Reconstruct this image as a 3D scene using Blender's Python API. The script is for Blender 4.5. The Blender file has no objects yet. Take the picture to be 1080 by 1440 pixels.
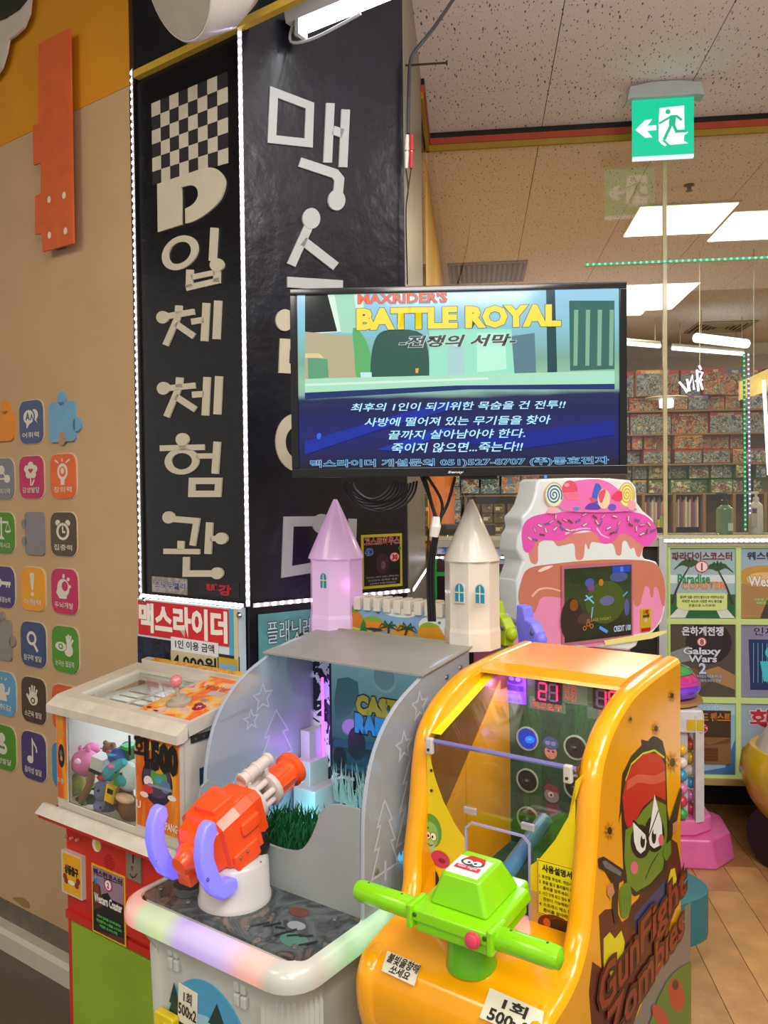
import bpy, math, random
from mathutils import Vector, Matrix
random.seed(7)
S = bpy.context.scene
COL = S.collection
# ------------------------------------------------------------------ camera, world, light, exposure
PIT, ROL, FPX, CH = math.radians(1.40), math.radians(-0.61), 1150.0, 1.6
_F = Vector((0, math.cos(PIT), -math.sin(PIT))); _U0 = Vector((0, math.sin(PIT), math.cos(PIT))); _R0 = Vector((1, 0, 0))
_R = _R0*math.cos(ROL) + _U0*math.sin(ROL); _U = -_R0*math.sin(ROL) + _U0*math.cos(ROL)
CP = Vector((0, 0, CH))
cam = bpy.data.cameras.new('camera'); camo = bpy.data.objects.new('camera', cam); COL.objects.link(camo)
cam.sensor_fit = 'VERTICAL'; cam.sensor_height = 24; cam.lens = FPX/1440*24; cam.clip_start = 0.02; cam.clip_end = 200
M = Matrix((( _R.x, _U.x, -_F.x, CP.x), (_R.y, _U.y, -_F.y, CP.y), (_R.z, _U.z, -_F.z, CP.z), (0, 0, 0, 1)))
camo.matrix_world = M
S.camera = camo
S.view_settings.view_transform = 'Standard'; S.view_settings.look = 'None'; S.view_settings.gamma = 1
S.view_settings.exposure = 0.0; S.view_settings.use_curve_mapping = False
W = bpy.data.worlds.new('world'); S.world = W; W.use_nodes = True
W.node_tree.nodes['Background'].inputs[0].default_value = (0.80, 0.76, 0.72, 1)
W.node_tree.nodes['Background'].inputs[1].default_value = 0.55
def area(name, loc, tgt, sx, sy, power, col=(1, 1, 1)):
    l = bpy.data.lights.new(name, 'AREA'); l.shape = 'RECTANGLE'; l.size = sx; l.size_y = sy; l.energy = power; l.color = col
    o = bpy.data.objects.new(name, l); COL.objects.link(o); o.location = loc
    o.rotation_euler = (Vector(tgt) - Vector(loc)).to_track_quat('-Z', 'Y').to_euler() if tgt else (0, 0, math.radians(-6.4))
    return o
area('hall_light', (0.3, -0.6, 3.25), (0.2, 0.4, 0), 1.6, 1.6, 82, (1, .94, .87))
area('hall_light', (-1.6, -2.6, 3.25), None, 1.2, 1.2, 60, (1, .93, .84))  # unseen, added farther back to soften the shadows
area('hall_light', (0.2, -3.1, 3.25), None, 1.2, 1.2, 70, (1, .94, .88))  # second unseen light added to soften the shadows
area('hall_light', (2.15, 2.18, 3.30), None, .6, .6, 15, (1, .95, .88))
area('hall_light', (1.4, 0.3, 3.30), None, 1.0, 1.0, 62, (1, .95, .9))
area('ceiling_fill', (0.9, 0.1, 1.95), (0.9, 0.101, 3.3), .9, .9, 62, (1, .90, .90))  # unseen upward fill, added to brighten the ceiling
for _x, _y, _p in ((1.89, 5.25, 52), (2.22, 7.8, 40), (4.6, 5.4, 60), (5.2, 8.6, 50)):
    area('shop_light', (_x, _y, 3.295), None, .56, .56, _p, (1, .91, .72))
area('hall_light', (-2.2, 0.2, 3.2), (-1.9, 1.2, 0.3), 1.0, 1.0, 30, (1, .84, .62))
# ------------------------------------------------------------------ helpers
def ray(x, y): return _R*(x-540) - _U*(y-720) + _F*FPX
def at_z(x, y, z):
    r = ray(x, y); return CP + r*((z-CH)/r.z)
def lin(h):
    h = h.lstrip('#'); r = []
    for i in (0, 2, 4):
        c = int(h[i:i+2], 16)/255; r.append(c/12.92 if c <= .04045 else ((c+.055)/1.055)**2.4)
    return (*r, 1)
class Fr:                                   # a local frame: origin, x, y, z axes
    def __init__(s, o, x, y, z=None):
        s.o = Vector(o); s.x = Vector(x).normalized(); s.y = Vector(y).normalized(); s.z = Vector(z).normalized() if z is not None else s.x.cross(s.y)
    def w(s, u, v, h=0): return s.o + s.x*u + s.y*v + s.z*h
    def px(s, x, y, h=0):                   # where the sight line through a photo pixel meets this plane
        r = ray(x, y); P0 = s.o + s.z*h
        P = CP + r*((P0-CP).dot(s.z)/r.dot(s.z)); d = P - s.o
        return (d.dot(s.x), d.dot(s.y))
    def at(s, u, v, h=0): return Fr(s.w(u, v, h), s.x, s.y, s.z)
    def rot(s, ang, ax='z'):
        A = {'x': s.x, 'y': s.y, 'z': s.z}[ax]; m = Matrix.Rotation(ang, 3, A)
        return Fr(s.o, m @ s.x, m @ s.y, m @ s.z)
ZA = math.radians(-35.6)
AX = Vector((math.cos(ZA), math.sin(ZA), 0)); BX = Vector((-AX.y, AX.x, 0)); UP = Vector((0, 0, 1))
AB = Fr((0, 0, 0), AX, BX, UP)              # machine axes: s along the fronts, t into depth
UA = math.radians(-6.4)
UX = Vector((math.cos(UA), math.sin(UA), 0)); VX = Vector((-UX.y, UX.x, 0))
Q = Vector((.222, 3.99, 0))
UV = Fr(Q, UX, VX, UP)                      # shop axes, origin at the shop corner
_mats = {}
def P(hexc, rough=.5, metal=0, emit=0, noise=.06, ns=18, coat=0, alpha=1, trans=0, bump=0, bs=60, ehex=None, sub=0):
    k = (hexc, rough, metal, emit, noise, ns, coat, alpha, trans, bump, bs, ehex, sub)
    if k in _mats: return _mats[k]
    m = bpy.data.materials.new('mat_'+hexc.lstrip('#')); m.use_nodes = True; nt = m.node_tree; b = nt.nodes['Principled BSDF']
    c = lin(hexc); b.inputs['Base Color'].default_value = c
    b.inputs['Roughness'].default_value = rough; b.inputs['Metallic'].default_value = metal
    b.inputs['Coat Weight'].default_value = coat; b.inputs['Coat Roughness'].default_value = .08
    b.inputs['Alpha'].default_value = alpha; b.inputs['Transmission Weight'].default_value = trans
    if sub: b.inputs['Subsurface Weight'].default_value = sub; b.inputs['Subsurface Scale'].default_value = .05
    if emit >= .3 and not ehex: c = tuple(q*.12 for q in c[:3])+(1,); b.inputs['Base Color'].default_value = c
    if emit: b.inputs['Emission Color'].default_value = lin(ehex or hexc); b.inputs['Emission Strength'].default_value = emit
    if noise or bump:
        tc = nt.nodes.new('ShaderNodeTexCoord'); n = nt.nodes.new('ShaderNodeTexNoise'); n.inputs['Scale'].default_value = ns; n.inputs['Detail'].default_value = 3
        nt.links.new(tc.outputs['Object'], n.inputs['Vector'])
        if noise:
            mr = nt.nodes.new('ShaderNodeMapRange'); mr.inputs[3].default_value = 1-noise; mr.inputs[4].default_value = 1+noise
            mr.inputs[1].default_value = .3; mr.inputs[2].default_value = .7
            mx = nt.nodes.new('ShaderNodeVectorMath'); mx.operation = 'SCALE'; mx.inputs[0].default_value = c[:3]
            nt.links.new(n.outputs['Fac'], mr.inputs[0]); nt.links.new(mr.outputs[0], mx.inputs['Scale']); nt.links.new(mx.outputs[0], b.inputs['Base Color'])
        if bump:
            n2 = nt.nodes.new('ShaderNodeTexNoise'); n2.inputs['Scale'].default_value = bs; n2.inputs['Detail'].default_value = 4
            nt.links.new(tc.outputs['Object'], n2.inputs['Vector'])
            bp = nt.nodes.new('ShaderNodeBump'); bp.inputs['Strength'].default_value = bump; bp.inputs['Distance'].default_value = .01
            nt.links.new(n2.outputs['Fac'], bp.inputs['Height']); nt.links.new(bp.outputs[0], b.inputs['Normal'])
    _mats[k] = m; return m
def busy(cols, scale=30, rough=.4, emit=0, stretch=(1, 1, 1), kind='vor', seed=0, hard=True):   # a busy printed picture
    k = ('busy', tuple(cols), scale, rough, emit, stretch, kind, seed, hard)
    if k in _mats: return _mats[k]
    m = bpy.data.materials.new('print'); m.use_nodes = True; nt = m.node_tree; b = nt.nodes['Principled BSDF']
    tc = nt.nodes.new('ShaderNodeTexCoord'); mp = nt.nodes.new('ShaderNodeMapping'); mp.inputs['Scale'].default_value = stretch; mp.inputs['Location'].default_value = (seed*1.7, seed*.9, seed*2.3)
    nt.links.new(tc.outputs['Object'], mp.inputs[0])
    n0 = nt.nodes.new('ShaderNodeTexNoise'); n0.inputs['Scale'].default_value = scale; n0.inputs['Detail'].default_value = 5; n0.inputs['Distortion'].default_value = 1.5
    nt.links.new(mp.outputs[0], n0.inputs['Vector'])
    src = n0.outputs['Fac']
    if kind == 'vor':
        v = nt.nodes.new('ShaderNodeTexVoronoi'); v.inputs['Scale'].default_value = scale*1.3
        nt.links.new(mp.outputs[0], v.inputs['Vector']); sp = nt.nodes.new('ShaderNodeSeparateColor'); nt.links.new(v.outputs['Color'], sp.inputs[0])
        ad = nt.nodes.new('ShaderNodeMath'); ad.operation = 'MULTIPLY_ADD'; ad.inputs[1].default_value = .45
        sb = nt.nodes.new('ShaderNodeMath'); sb.operation = 'SUBTRACT'; sb.inputs[1].default_value = .22
        nt.links.new(n0.outputs['Fac'], sb.inputs[0]); nt.links.new(sp.outputs[0], ad.inputs[0]); nt.links.new(sb.outputs[0], ad.inputs[2]); src = ad.outputs[0]
    cr = nt.nodes.new('ShaderNodeValToRGB'); cr.color_ramp.interpolation = 'CONSTANT' if hard else 'LINEAR'
    els = cr.color_ramp.elements; N = len(cols)
    for i, cc in enumerate(cols):
        pos = .28 + .44*i/(N-1 if N > 1 else 1)
        e = els[i] if i < 2 else els.new(pos); e.position = pos; e.color = lin(cc)
    els[0].position = 0
    nt.links.new(src, cr.inputs[0]); nt.links.new(cr.outputs[0], b.inputs['Base Color']); b.inputs['Roughness'].default_value = rough
    if emit: nt.links.new(cr.outputs[0], b.inputs['Emission Color']); b.inputs['Emission Strength'].default_value = emit
    _mats[k] = m; return m
def link(name, me, parent, mats, smooth=False, bevel=0):
    for m in (mats if isinstance(mats, (list, tuple)) else [mats]): me.materials.append(m)
    me.name = name
    o = bpy.data.objects.new(name, me); COL.objects.link(o)
    if parent is not None:
        me.transform(parent_world(parent).inverted()); o.parent = parent
    if smooth:
        me.polygons.foreach_set('use_smooth', [True]*len(me.polygons))
        try: me.set_sharp_from_angle(angle=math.radians(40))
        except Exception: pass
    if bevel:
        bm = o.modifiers.new('bevel', 'BEVEL'); bm.width = bevel; bm.segments = 3; bm.limit_method = 'ANGLE'; bm.angle_limit = math.radians(40)
        me.polygons.foreach_set('use_smooth', [True]*len(me.polygons))
        wn = o.modifiers.new('wn', 'WEIGHTED_NORMAL'); wn.keep_sharp = False
    return o
def parent_world(p):
    m = p.matrix_basis.copy(); q = p.parent
    while q is not None: m = q.matrix_basis @ m; q = q.parent
    return m
def T(name, label, cat, loc, rz=0, group=None, kind=None):
    o = bpy.data.objects.new(name, None); COL.objects.link(o); o.location = loc; o.rotation_euler = (0, 0, rz); o.empty_display_size = .05
    o.matrix_basis = Matrix.Translation(Vector(loc)) @ Matrix.Rotation(rz, 4, 'Z')
    o['label'] = label; o['category'] = cat
    if group: o['group'] = group
    return o
def tag(o, label=None, cat=None, group=None, kind=None):
    if label: o['label'] = label
    if cat: o['category'] = cat
    if group: o['group'] = group
    if kind: o['kind'] = kind
    return o
def struct(o): o['kind'] = 'structure'; return o
class MB:
    def __init__(s): s.v = []; s.f = []; s.m = []
    def add(s, vs, fs, mi=0):
        n = len(s.v); s.v += [tuple(q) for q in vs]; s.f += [tuple(n+i for i in f) for f in fs]; s.m += [mi]*len(fs); return s
    def box(s, fr, x0, x1, y0, y1, z0, z1, mi=0):
        c = [fr.w(x, y, z) for z in (z0, z1) for x, y in ((x0, y0), (x1, y0), (x1, y1), (x0, y1))]
        return s.add(c, [(0, 3, 2, 1), (4, 5, 6, 7), (0, 1, 5, 4), (1, 2, 6, 5), (2, 3, 7, 6), (3, 0, 4, 7)], mi)
    def prism(s, fr, pts, z0, z1, mi=0, top=None):
        n = len(pts)
        A = sum(pts[i][0]*pts[(i+1) % n][1]-pts[(i+1) % n][0]*pts[i][1] for i in range(n))
        if A < 0: pts = pts[::-1]
        c = [fr.w(x, y, z0) for x, y in pts] + [fr.w(x, y, z1) for x, y in (top or pts)]
        return s.add(c, [tuple(range(n))[::-1], tuple(range(n, 2*n))] + [(i, (i+1) % n, n+(i+1) % n, n+i) for i in range(n)], mi)
    def sheet(s, fr, pts, h, mi=0):
        n = len(pts)
        A = sum(pts[i][0]*pts[(i+1) % n][1]-pts[(i+1) % n][0]*pts[i][1] for i in range(n))
        if A < 0: pts = pts[::-1]
        return s.add([fr.w(x, y, h) for x, y in pts], [tuple(range(n))], mi)
    def disc(s, fr, u, v, r, h0, h1=None, n=24, ry=None, mi=0, a0=0, a1=2*math.pi):
        ry = ry or r
        pts = [(u+r*math.cos(a0+(a1-a0)*i/n), v+ry*math.sin(a0+(a1-a0)*i/n)) for i in range(n if abs(a1-a0-2*math.pi) < 1e-6 else n+1)]
        return s.sheet(fr, pts, h0, mi) if h1 is None else s.prism(fr, pts, h0, h1, mi)
    def ring(s, fr, u, v, r0, r1, h0, h1, n=32, k=1, mi=0):
        vs = []
        for i in range(n):
            a = 2*math.pi*i/n; c, q = math.cos(a), math.sin(a)*k
            vs += [fr.w(u+r0*c, v+r0*q, h0), fr.w(u+r1*c, v+r1*q, h0), fr.w(u+r1*c, v+r1*q, h1), fr.w(u+r0*c, v+r0*q, h1)]
        fs = []
        for i in range(n):
            a, b = 4*i, 4*((i+1) % n)
            for j in range(4): fs.append((a+j, a+(j+1) % 4, b+(j+1) % 4, b+j))
        return s.add(vs, [f[::-1] for f in fs], mi)
    def stroke(s, fr, pts, w, h0, h1, mi=0, w2=None, closed=False):   # a flat ribbon with mitred joints
        n = len(pts); L = []; Rr = []
        for i in range(n):
            p = Vector(pts[i])
            a = Vector(pts[i-1]) if (i or closed) else None; b = Vector(pts[(i+1) % n]) if (i < n-1 or closed) else None
            d1 = (p-a).normalized() if a is not None else None; d2 = (b-p).normalized() if b is not None else None
            d = (d1+d2) if d1 is not None and d2 is not None else (d1 or d2)
            if d.length < 1e-6: d = d1
            d.normalize(); nn = Vector((-d.y, d.x)); k = 1/max(.4, nn.dot(Vector((-(d1 or d2).y, (d1 or d2).x))))
            ww = (w + ((w2 if w2 is not None else w)-w)*i/(n-1))/2*k
            L.append(p+nn*ww); Rr.append(p-nn*ww)
        vs = []
        for l, r in zip(L, Rr): vs += [fr.w(l.x, l.y, h0), fr.w(r.x, r.y, h0), fr.w(r.x, r.y, h1), fr.w(l.x, l.y, h1)]
        fs = []
        for i in range(n if closed else n-1):
            a, b = 4*i, 4*((i+1) % n)
            for j in range(4): fs.append((a+j, b+j, b+(j+1) % 4, a+(j+1) % 4))
        if not closed: fs += [(0, 1, 2, 3), (4*n-1, 4*n-2, 4*n-3, 4*n-4)]
        return s.add(vs, fs, mi)
    def tube(s, pts, r, n=8, mi=0, r2=None, cap=True):
        pts = [Vector(p) for p in pts]; N = len(pts); rings = []; up = None
        for i, p in enumerate(pts):
            d = (pts[min(i+1, N-1)]-pts[max(i-1, 0)]).normalized()
            if up is None: up = Vector((0, 0, 1)) if abs(d.z) < .9 else Vector((1, 0, 0))
            x = up.cross(d).normalized(); y = d.cross(x); up = y
            rr = r[i] if isinstance(r, (list, tuple)) else (r + ((r2 if r2 is not None else r)-r)*i/max(1, N-1))
            rings.append([p+x*math.cos(2*math.pi*k/n)*rr+y*math.sin(2*math.pi*k/n)*rr for k in range(n)])
        vs = [v for rg in rings for v in rg]
        fs = [(i*n+k, i*n+(k+1) % n, (i+1)*n+(k+1) % n, (i+1)*n+k) for i in range(N-1) for k in range(n)]
        if cap: fs += [tuple(range(n))[::-1], tuple(range((N-1)*n, N*n))]
        return s.add(vs, fs, mi)
    def lathe(s, fr, prof, n=24, mi=0, sx=1, sy=1):        # prof: (radius, height) along frame z
        vs = [fr.w(r*sx*math.cos(2*math.pi*k/n), r*sy*math.sin(2*math.pi*k/n), h) for r, h in prof for k in range(n)]
        N = len(prof)
        fs = [(i*n+k, i*n+(k+1) % n, (i+1)*n+(k+1) % n, (i+1)*n+k) for i in range(N-1) for k in range(n)]
        fs += [tuple(range(n))[::-1], tuple(range((N-1)*n, N*n))]
        return s.add(vs, fs, mi)
    def ball(s, c, rx, ry=None, rz=None, n=14, m=8, mi=0, fr=None):
        ry = ry or rx; rz = rz or rx; fr = fr or Fr((0, 0, 0), (1, 0, 0), (0, 1, 0)); c = Vector(c)
        vs = []
        for j in range(m+1):
            th = math.pi*j/m; rr = max(1e-4, math.sin(th))
            for k in range(n):
                a = 2*math.pi*k/n; vs.append(c+fr.x*(rx*rr*math.cos(a))+fr.y*(ry*rr*math.sin(a))-fr.z*(rz*math.cos(th)))
        fs = [(j*n+k, j*n+(k+1) % n, (j+1)*n+(k+1) % n, (j+1)*n+k) for j in range(m) for k in range(n)]
        return s.add(vs, fs, mi)
    def grid(s, rows, mi=0, closed=False):                  # rows of points -> quad surface
        n = len(rows[0]); vs = [p for r in rows for p in r]
        kk = n if closed else n-1
        fs = [(i*n+k, i*n+(k+1) % n, (i+1)*n+(k+1) % n, (i+1)*n+k) for i in range(len(rows)-1) for k in range(kk)]
        return s.add(vs, fs, mi)
    def build(s, name, mats, parent=None, smooth=False, bevel=0):
        me = bpy.data.meshes.new(name); me.from_pydata(s.v, [], s.f)
        if any(s.m): me.polygons.foreach_set('material_index', s.m)
        me.update(); return link(name, me, parent, mats, smooth, bevel)
def text(fr, body, box, mat, parent, name='lettering', h=.001, ext=.0004, bold=0, shear=0, outline=None, keep=False, sp=1, lead=1):
    u0, v0, u1, v1 = box
    def mk(off, hh, mt, nm):
        c = bpy.data.curves.new(nm, 'FONT'); c.body = body; c.size = 1; c.resolution_u = 2; c.offset = off; c.shear = shear; c.space_character = sp; c.space_line = lead
        c.align_x = 'CENTER' if '\n' in body else 'LEFT'
        o = bpy.data.objects.new(nm, c)
        me = bpy.data.meshes.new_from_object(o); bpy.data.objects.remove(o); bpy.data.curves.remove(c)
        if not me.vertices: return None
        xs = [v.co.x for v in me.vertices]; ys = [v.co.y for v in me.vertices]
        a0, a1, b0, b1 = min(xs)+off, max(xs)-off, min(ys)+off, max(ys)-off
        sx = (u1-u0)/(a1-a0); sy = (v1-v0)/(b1-b0)
        if keep or len(body) == 1: sx = sy = min(sx, sy)
        cu, cv = (u0+u1)/2, (v0+v1)/2; ca, cb = (a0+a1)/2, (b0+b1)/2
        for v in me.vertices: v.co = fr.w(cu+(v.co.x-ca)*sx, cv+(v.co.y-cb)*sy, hh)
        if fr.x.cross(fr.y).dot(fr.z) < 0: me.flip_normals()
        return link(nm, me, parent, mt)
    if outline: mk(bold+outline[0], h-.0005, outline[1], name)
    return mk(bold, h, mat, name)
class Art:                                  # flat print: coloured shapes on a plane, one mesh with a slot per colour
    def __init__(s, fr, box=None, h=.0006, rough=.45, emit=0, px=False):
        s.fr = fr; s.b = box; s.h = h; s.mb = MB(); s.cols = []; s.rough = rough; s.emit = emit; s.px = px; s.step = .00012
    def mi(s, c):
        if c not in s.cols: s.cols.append(c)
        return s.cols.index(c)
    def q(s, x, y):
        if s.px: return s.fr.px(x, y)
        if s.b: return (s.b[0]+(s.b[2]-s.b[0])*x, s.b[1]+(s.b[3]-s.b[1])*y)
        return (x, y)
    def up(s): s.h += s.step; return s
    def poly(s, c, pts): s.up(); s.mb.sheet(s.fr, [s.q(*p) for p in pts], s.h, s.mi(c)); return s
    def rect(s, c, x0, y0, x1, y1): return s.poly(c, [(x0, y0), (x1, y0), (x1, y1), (x0, y1)])
    def ell(s, c, x, y, rx, ry=None, n=20, a0=0, a1=360, rot=0):
        ry = ry or rx; ca, sa = math.cos(math.radians(rot)), math.sin(math.radians(rot)); pts = []
        for i in range(n + (0 if a1-a0 == 360 else 1)):
            t = math.radians(a0+(a1-a0)*i/n); X, Y = rx*math.cos(t), ry*math.sin(t); pts.append((x+X*ca-Y*sa, y+X*sa+Y*ca))
        return s.poly(c, pts)
    def line(s, c, pts, w, w2=None, closed=False):
        s.up(); s.mb.stroke(s.fr, [s.q(*p) for p in pts], w, s.h-.00005, s.h, s.mi(c), w2, closed); return s
    def build(s, parent, name='printed_picture'):
        return s.mb.build(name, [c if not isinstance(c, str) else P(c, s.rough, emit=s.emit, noise=.03) for c in s.cols], parent)
def spline(pts, n=6, closed=False):
    out = []; N = len(pts); g = lambda i: pts[i % N] if closed else pts[max(0, min(N-1, i))]
    for i in range(N if closed else N-1):
        p0, p1, p2, p3 = g(i-1), g(i), g(i+1), g(i+2)
        for k in range(n):
            t = k/n
            out.append(tuple(.5*(2*b+(c-a)*t+(2*a-5*b+4*c-d)*t*t+(3*b-3*c+d-a)*t**3) for a, b, c, d in zip(p0, p1, p2, p3)))
    if not closed: out.append(tuple(pts[-1]))
    return out
def rrect(x0, y0, x1, y1, r, n=4):
    out = []
    for cx, cy, a in ((x1-r, y0+r, -90), (x1-r, y1-r, 0), (x0+r, y1-r, 90), (x0+r, y0+r, 180)):
        for i in range(n+1): t = math.radians(a+90*i/n); out.append((cx+r*math.cos(t), cy+r*math.sin(t)))
    return out
# ------------------------------------------------------------------ the setting
CEIL = 3.32
WL = Fr(AB.w(0, 1.575, 0), AX, UP)
PL = Fr(AB.w(0, 1.559, 0), AX, UP)
CC = Vector((-.363, 2.177, 0)); PLL = AB.w(-2.0, 1.559, 0); RR = Vector((.068, 2.476, 0)); RE = Vector((.167, 3.45, 0))
PR = Fr(CC, RR-CC, UP); RT = Fr(RR, RE-RR, UP); GL = Fr(Q, UX, UP)
W0 = Fr((0, 0, 0), (1, 0, 0), (0, 1, 0))
def pbox(name, fr, x0, x1, y0, y1, z0, z1, m, parent=None, bevel=0): return MB().box(fr, x0, x1, y0, y1, z0, z1).build(name, m, parent, bevel=bevel)
def pstroke(mb, fr, pts, w, h0, h1, off=(0, 0), sc=1, closed=False, w2=None):
    pts = [Vector((off[0]+x/sc, off[1]+y/sc)) for x, y in pts]; w /= sc; n = len(pts); L = []; R = []
    for i in range(n):
        a = pts[i-1] if (i or closed) else None; b = pts[(i+1) % n] if (i < n-1 or closed) else None
        d1 = (pts[i]-a).normalized() if a is not None else None; d2 = (b-pts[i]).normalized() if b is not None else None
        d = ((d1 or d2)+(d2 or d1)).normalized(); nn = Vector((-d.y, d.x)); k = 1/max(.5, nn.dot(Vector((-(d1 or d2).y, (d1 or d2).x))))
        L.append(pts[i]-nn*w/2*k); R.append(pts[i]+nn*w/2*k)
    vs = []
    for l, r in zip(L, R):
        a = fr.px(*l); b = fr.px(*r); vs += [fr.w(*a, h0), fr.w(*b, h0), fr.w(*b, h1), fr.w(*a, h1)]
    fs = [(4*i+j, 4*((i+1) % n)+j, 4*((i+1) % n)+(j+1) % 4, 4*i+(j+1) % 4) for i in range(n if closed else n-1) for j in range(4)]
    if not closed: fs += [(0, 1, 2, 3), (4*n-1, 4*n-2, 4*n-3, 4*n-4)]
    mb.add(vs, fs)
def pball(mb, fr, x, y, rx, ry, h0, h1, off=(0, 0), sc=1, n=24):
    pts = [fr.px(off[0]+(x+rx*math.cos(2*math.pi*i/n))/sc, off[1]+(y+ry*math.sin(2*math.pi*i/n))/sc) for i in range(n)]
    mb.prism(fr, pts, h0, h1)
def pring(mb, fr, x, y, rx, ry, t, h0, h1, off=(0, 0), sc=1):
    c = fr.px(off[0]+x/sc, off[1]+y/sc); a = fr.px(off[0]+(x+rx)/sc, off[1]+y/sc)[0]-c[0]; b = c[1]-fr.px(off[0]+x/sc, off[1]+(y+ry)/sc)[1]
    tt = t/rx*a; mb.ring(fr, c[0], c[1], a-tt, a, h0, h1, k=b/a)
# floor: grey stone outside, wood planks by the shop
floor = struct(pbox('floor', UV, -6, 5, -6.2, 3.2+9, -.06, -.006, P('#5a5348', .35, noise=.15, ns=3)))
tilem = [P('#7d776b', .3, noise=.12, ns=4), P('#847e72', .28, noise=.12, ns=4)]
sh = {}
def shared_box(key, dx, dy, dz, m, bev=0):
    if key not in sh:
        o = MB().box(W0, 0, dx, 0, dy, 0, dz).build(key[0], m); sh[key] = o.data; bpy.data.objects.remove(o)
    return sh[key]
def piece(name, me, fr, x, y, z, parent):
    o = bpy.data.objects.new(name, me); COL.objects.link(o); o.parent = parent
    m = Matrix((( fr.x.x, fr.y.x, fr.z.x, 0), (fr.x.y, fr.y.y, fr.z.y, 0), (fr.x.z, fr.y.z, fr.z.z, 0), (0, 0, 0, 1))); p = fr.w(x, y, z)
    m.translation = p; o.matrix_basis = parent_world(parent).inverted() @ m if parent else m
    return o
for i in range(7):
    for j in range(5):
        s0, t0 = -4.6+i*.6, -1.2+j*.6
        if t0+.6 > 1.57+.02: continue
        piece('tile', shared_box(('tile', (i+j) % 2), .594, .594, .006, tilem[(i+j) % 2]), AB, s0, t0, -.006, floor)
rnd = random.Random(3)
woods = [P(c, .28, noise=.22, ns=7, bump=.15, bs=25) for c in ('#b98c58', '#a87a49', '#c2965f', '#ad8350')]
for i in range(22):
    x0 = -.40+i*.138; y = -2.1+rnd.random()*.5
    while y < 1.1:
        L = .75+rnd.random()*.5; k = rnd.randrange(4); L = min(L, 1.1-y+.02)
        if L < .05: break
        piece('plank', shared_box(('plank', round(L, 1), k), .1355, max(.05, round(L, 1)-.003), .006, woods[k]), UV, x0, y, -.006, floor)
        y += round(L, 1) if round(L, 1) > .05 else .1
# left wall, orange upper part, dark band, white baseboard
wall = struct(pbox('wall_left', WL, -7, -1.9, 0, 4.4, -.12, 0, P('#c0a078', .75, noise=.05, ns=4, bump=.06, bs=90)))
a_ = WL.px(0, 205)[1]; b_ = WL.px(190, 118)[1]; oz = (a_+b_)/2
MB().box(WL, -7, -1.99, oz, 4.4, 0, .002).build('paint_band', P('#cf8a0e', .7, noise=.05, ns=5), wall)
tb0 = WL.px(0, 1275.9)[1]; tb1 = WL.px(0, 1261)[1]
struct(MB().prism(Fr(AB.w(0, 1.575, 0), -BX, UP), [(0, -.004), (.05, -.004), (.05, tb0-.035), (.035, tb0-.01), (0, tb0-.006)], -7, -1.9).build('baseboard_left', P('#cfc8b8', .45, noise=.06), None)) if False else None
bb = MB(); prof = [(0, -.006), (.045, -.006), (.045, tb0-.05), (.036, tb0-.03), (.006, tb0-.03), (.006, tb0-.006), (0, tb0-.006)]
prof = [(0, -.006), (.05, -.006), (.05, tb0-.045), (.04, tb0-.03), (0, tb0-.03)]
bb.grid([[WL.w(s, z, d) for d, z in prof] for s in (-7, -1.95)])
struct(bb.build('baseboard_left', P('#cbc4b4', .45, noise=.08, ns=6)))
struct(pbox('trim_1', WL, -7, -1.95, tb0-.03, tb1, 0, .004, P('#6d6658', .6, noise=.15)))
# brown stain and scuffs on wall
Ar = Art(WL, px=True, h=.0003); Ar.poly('#9b7f4c', spline([(18, 1263), (30, 1262), (40, 1268), (42, 1277), (34, 1276), (26, 1270)], 4, True)); Ar.build(wall, 'stain')
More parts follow.
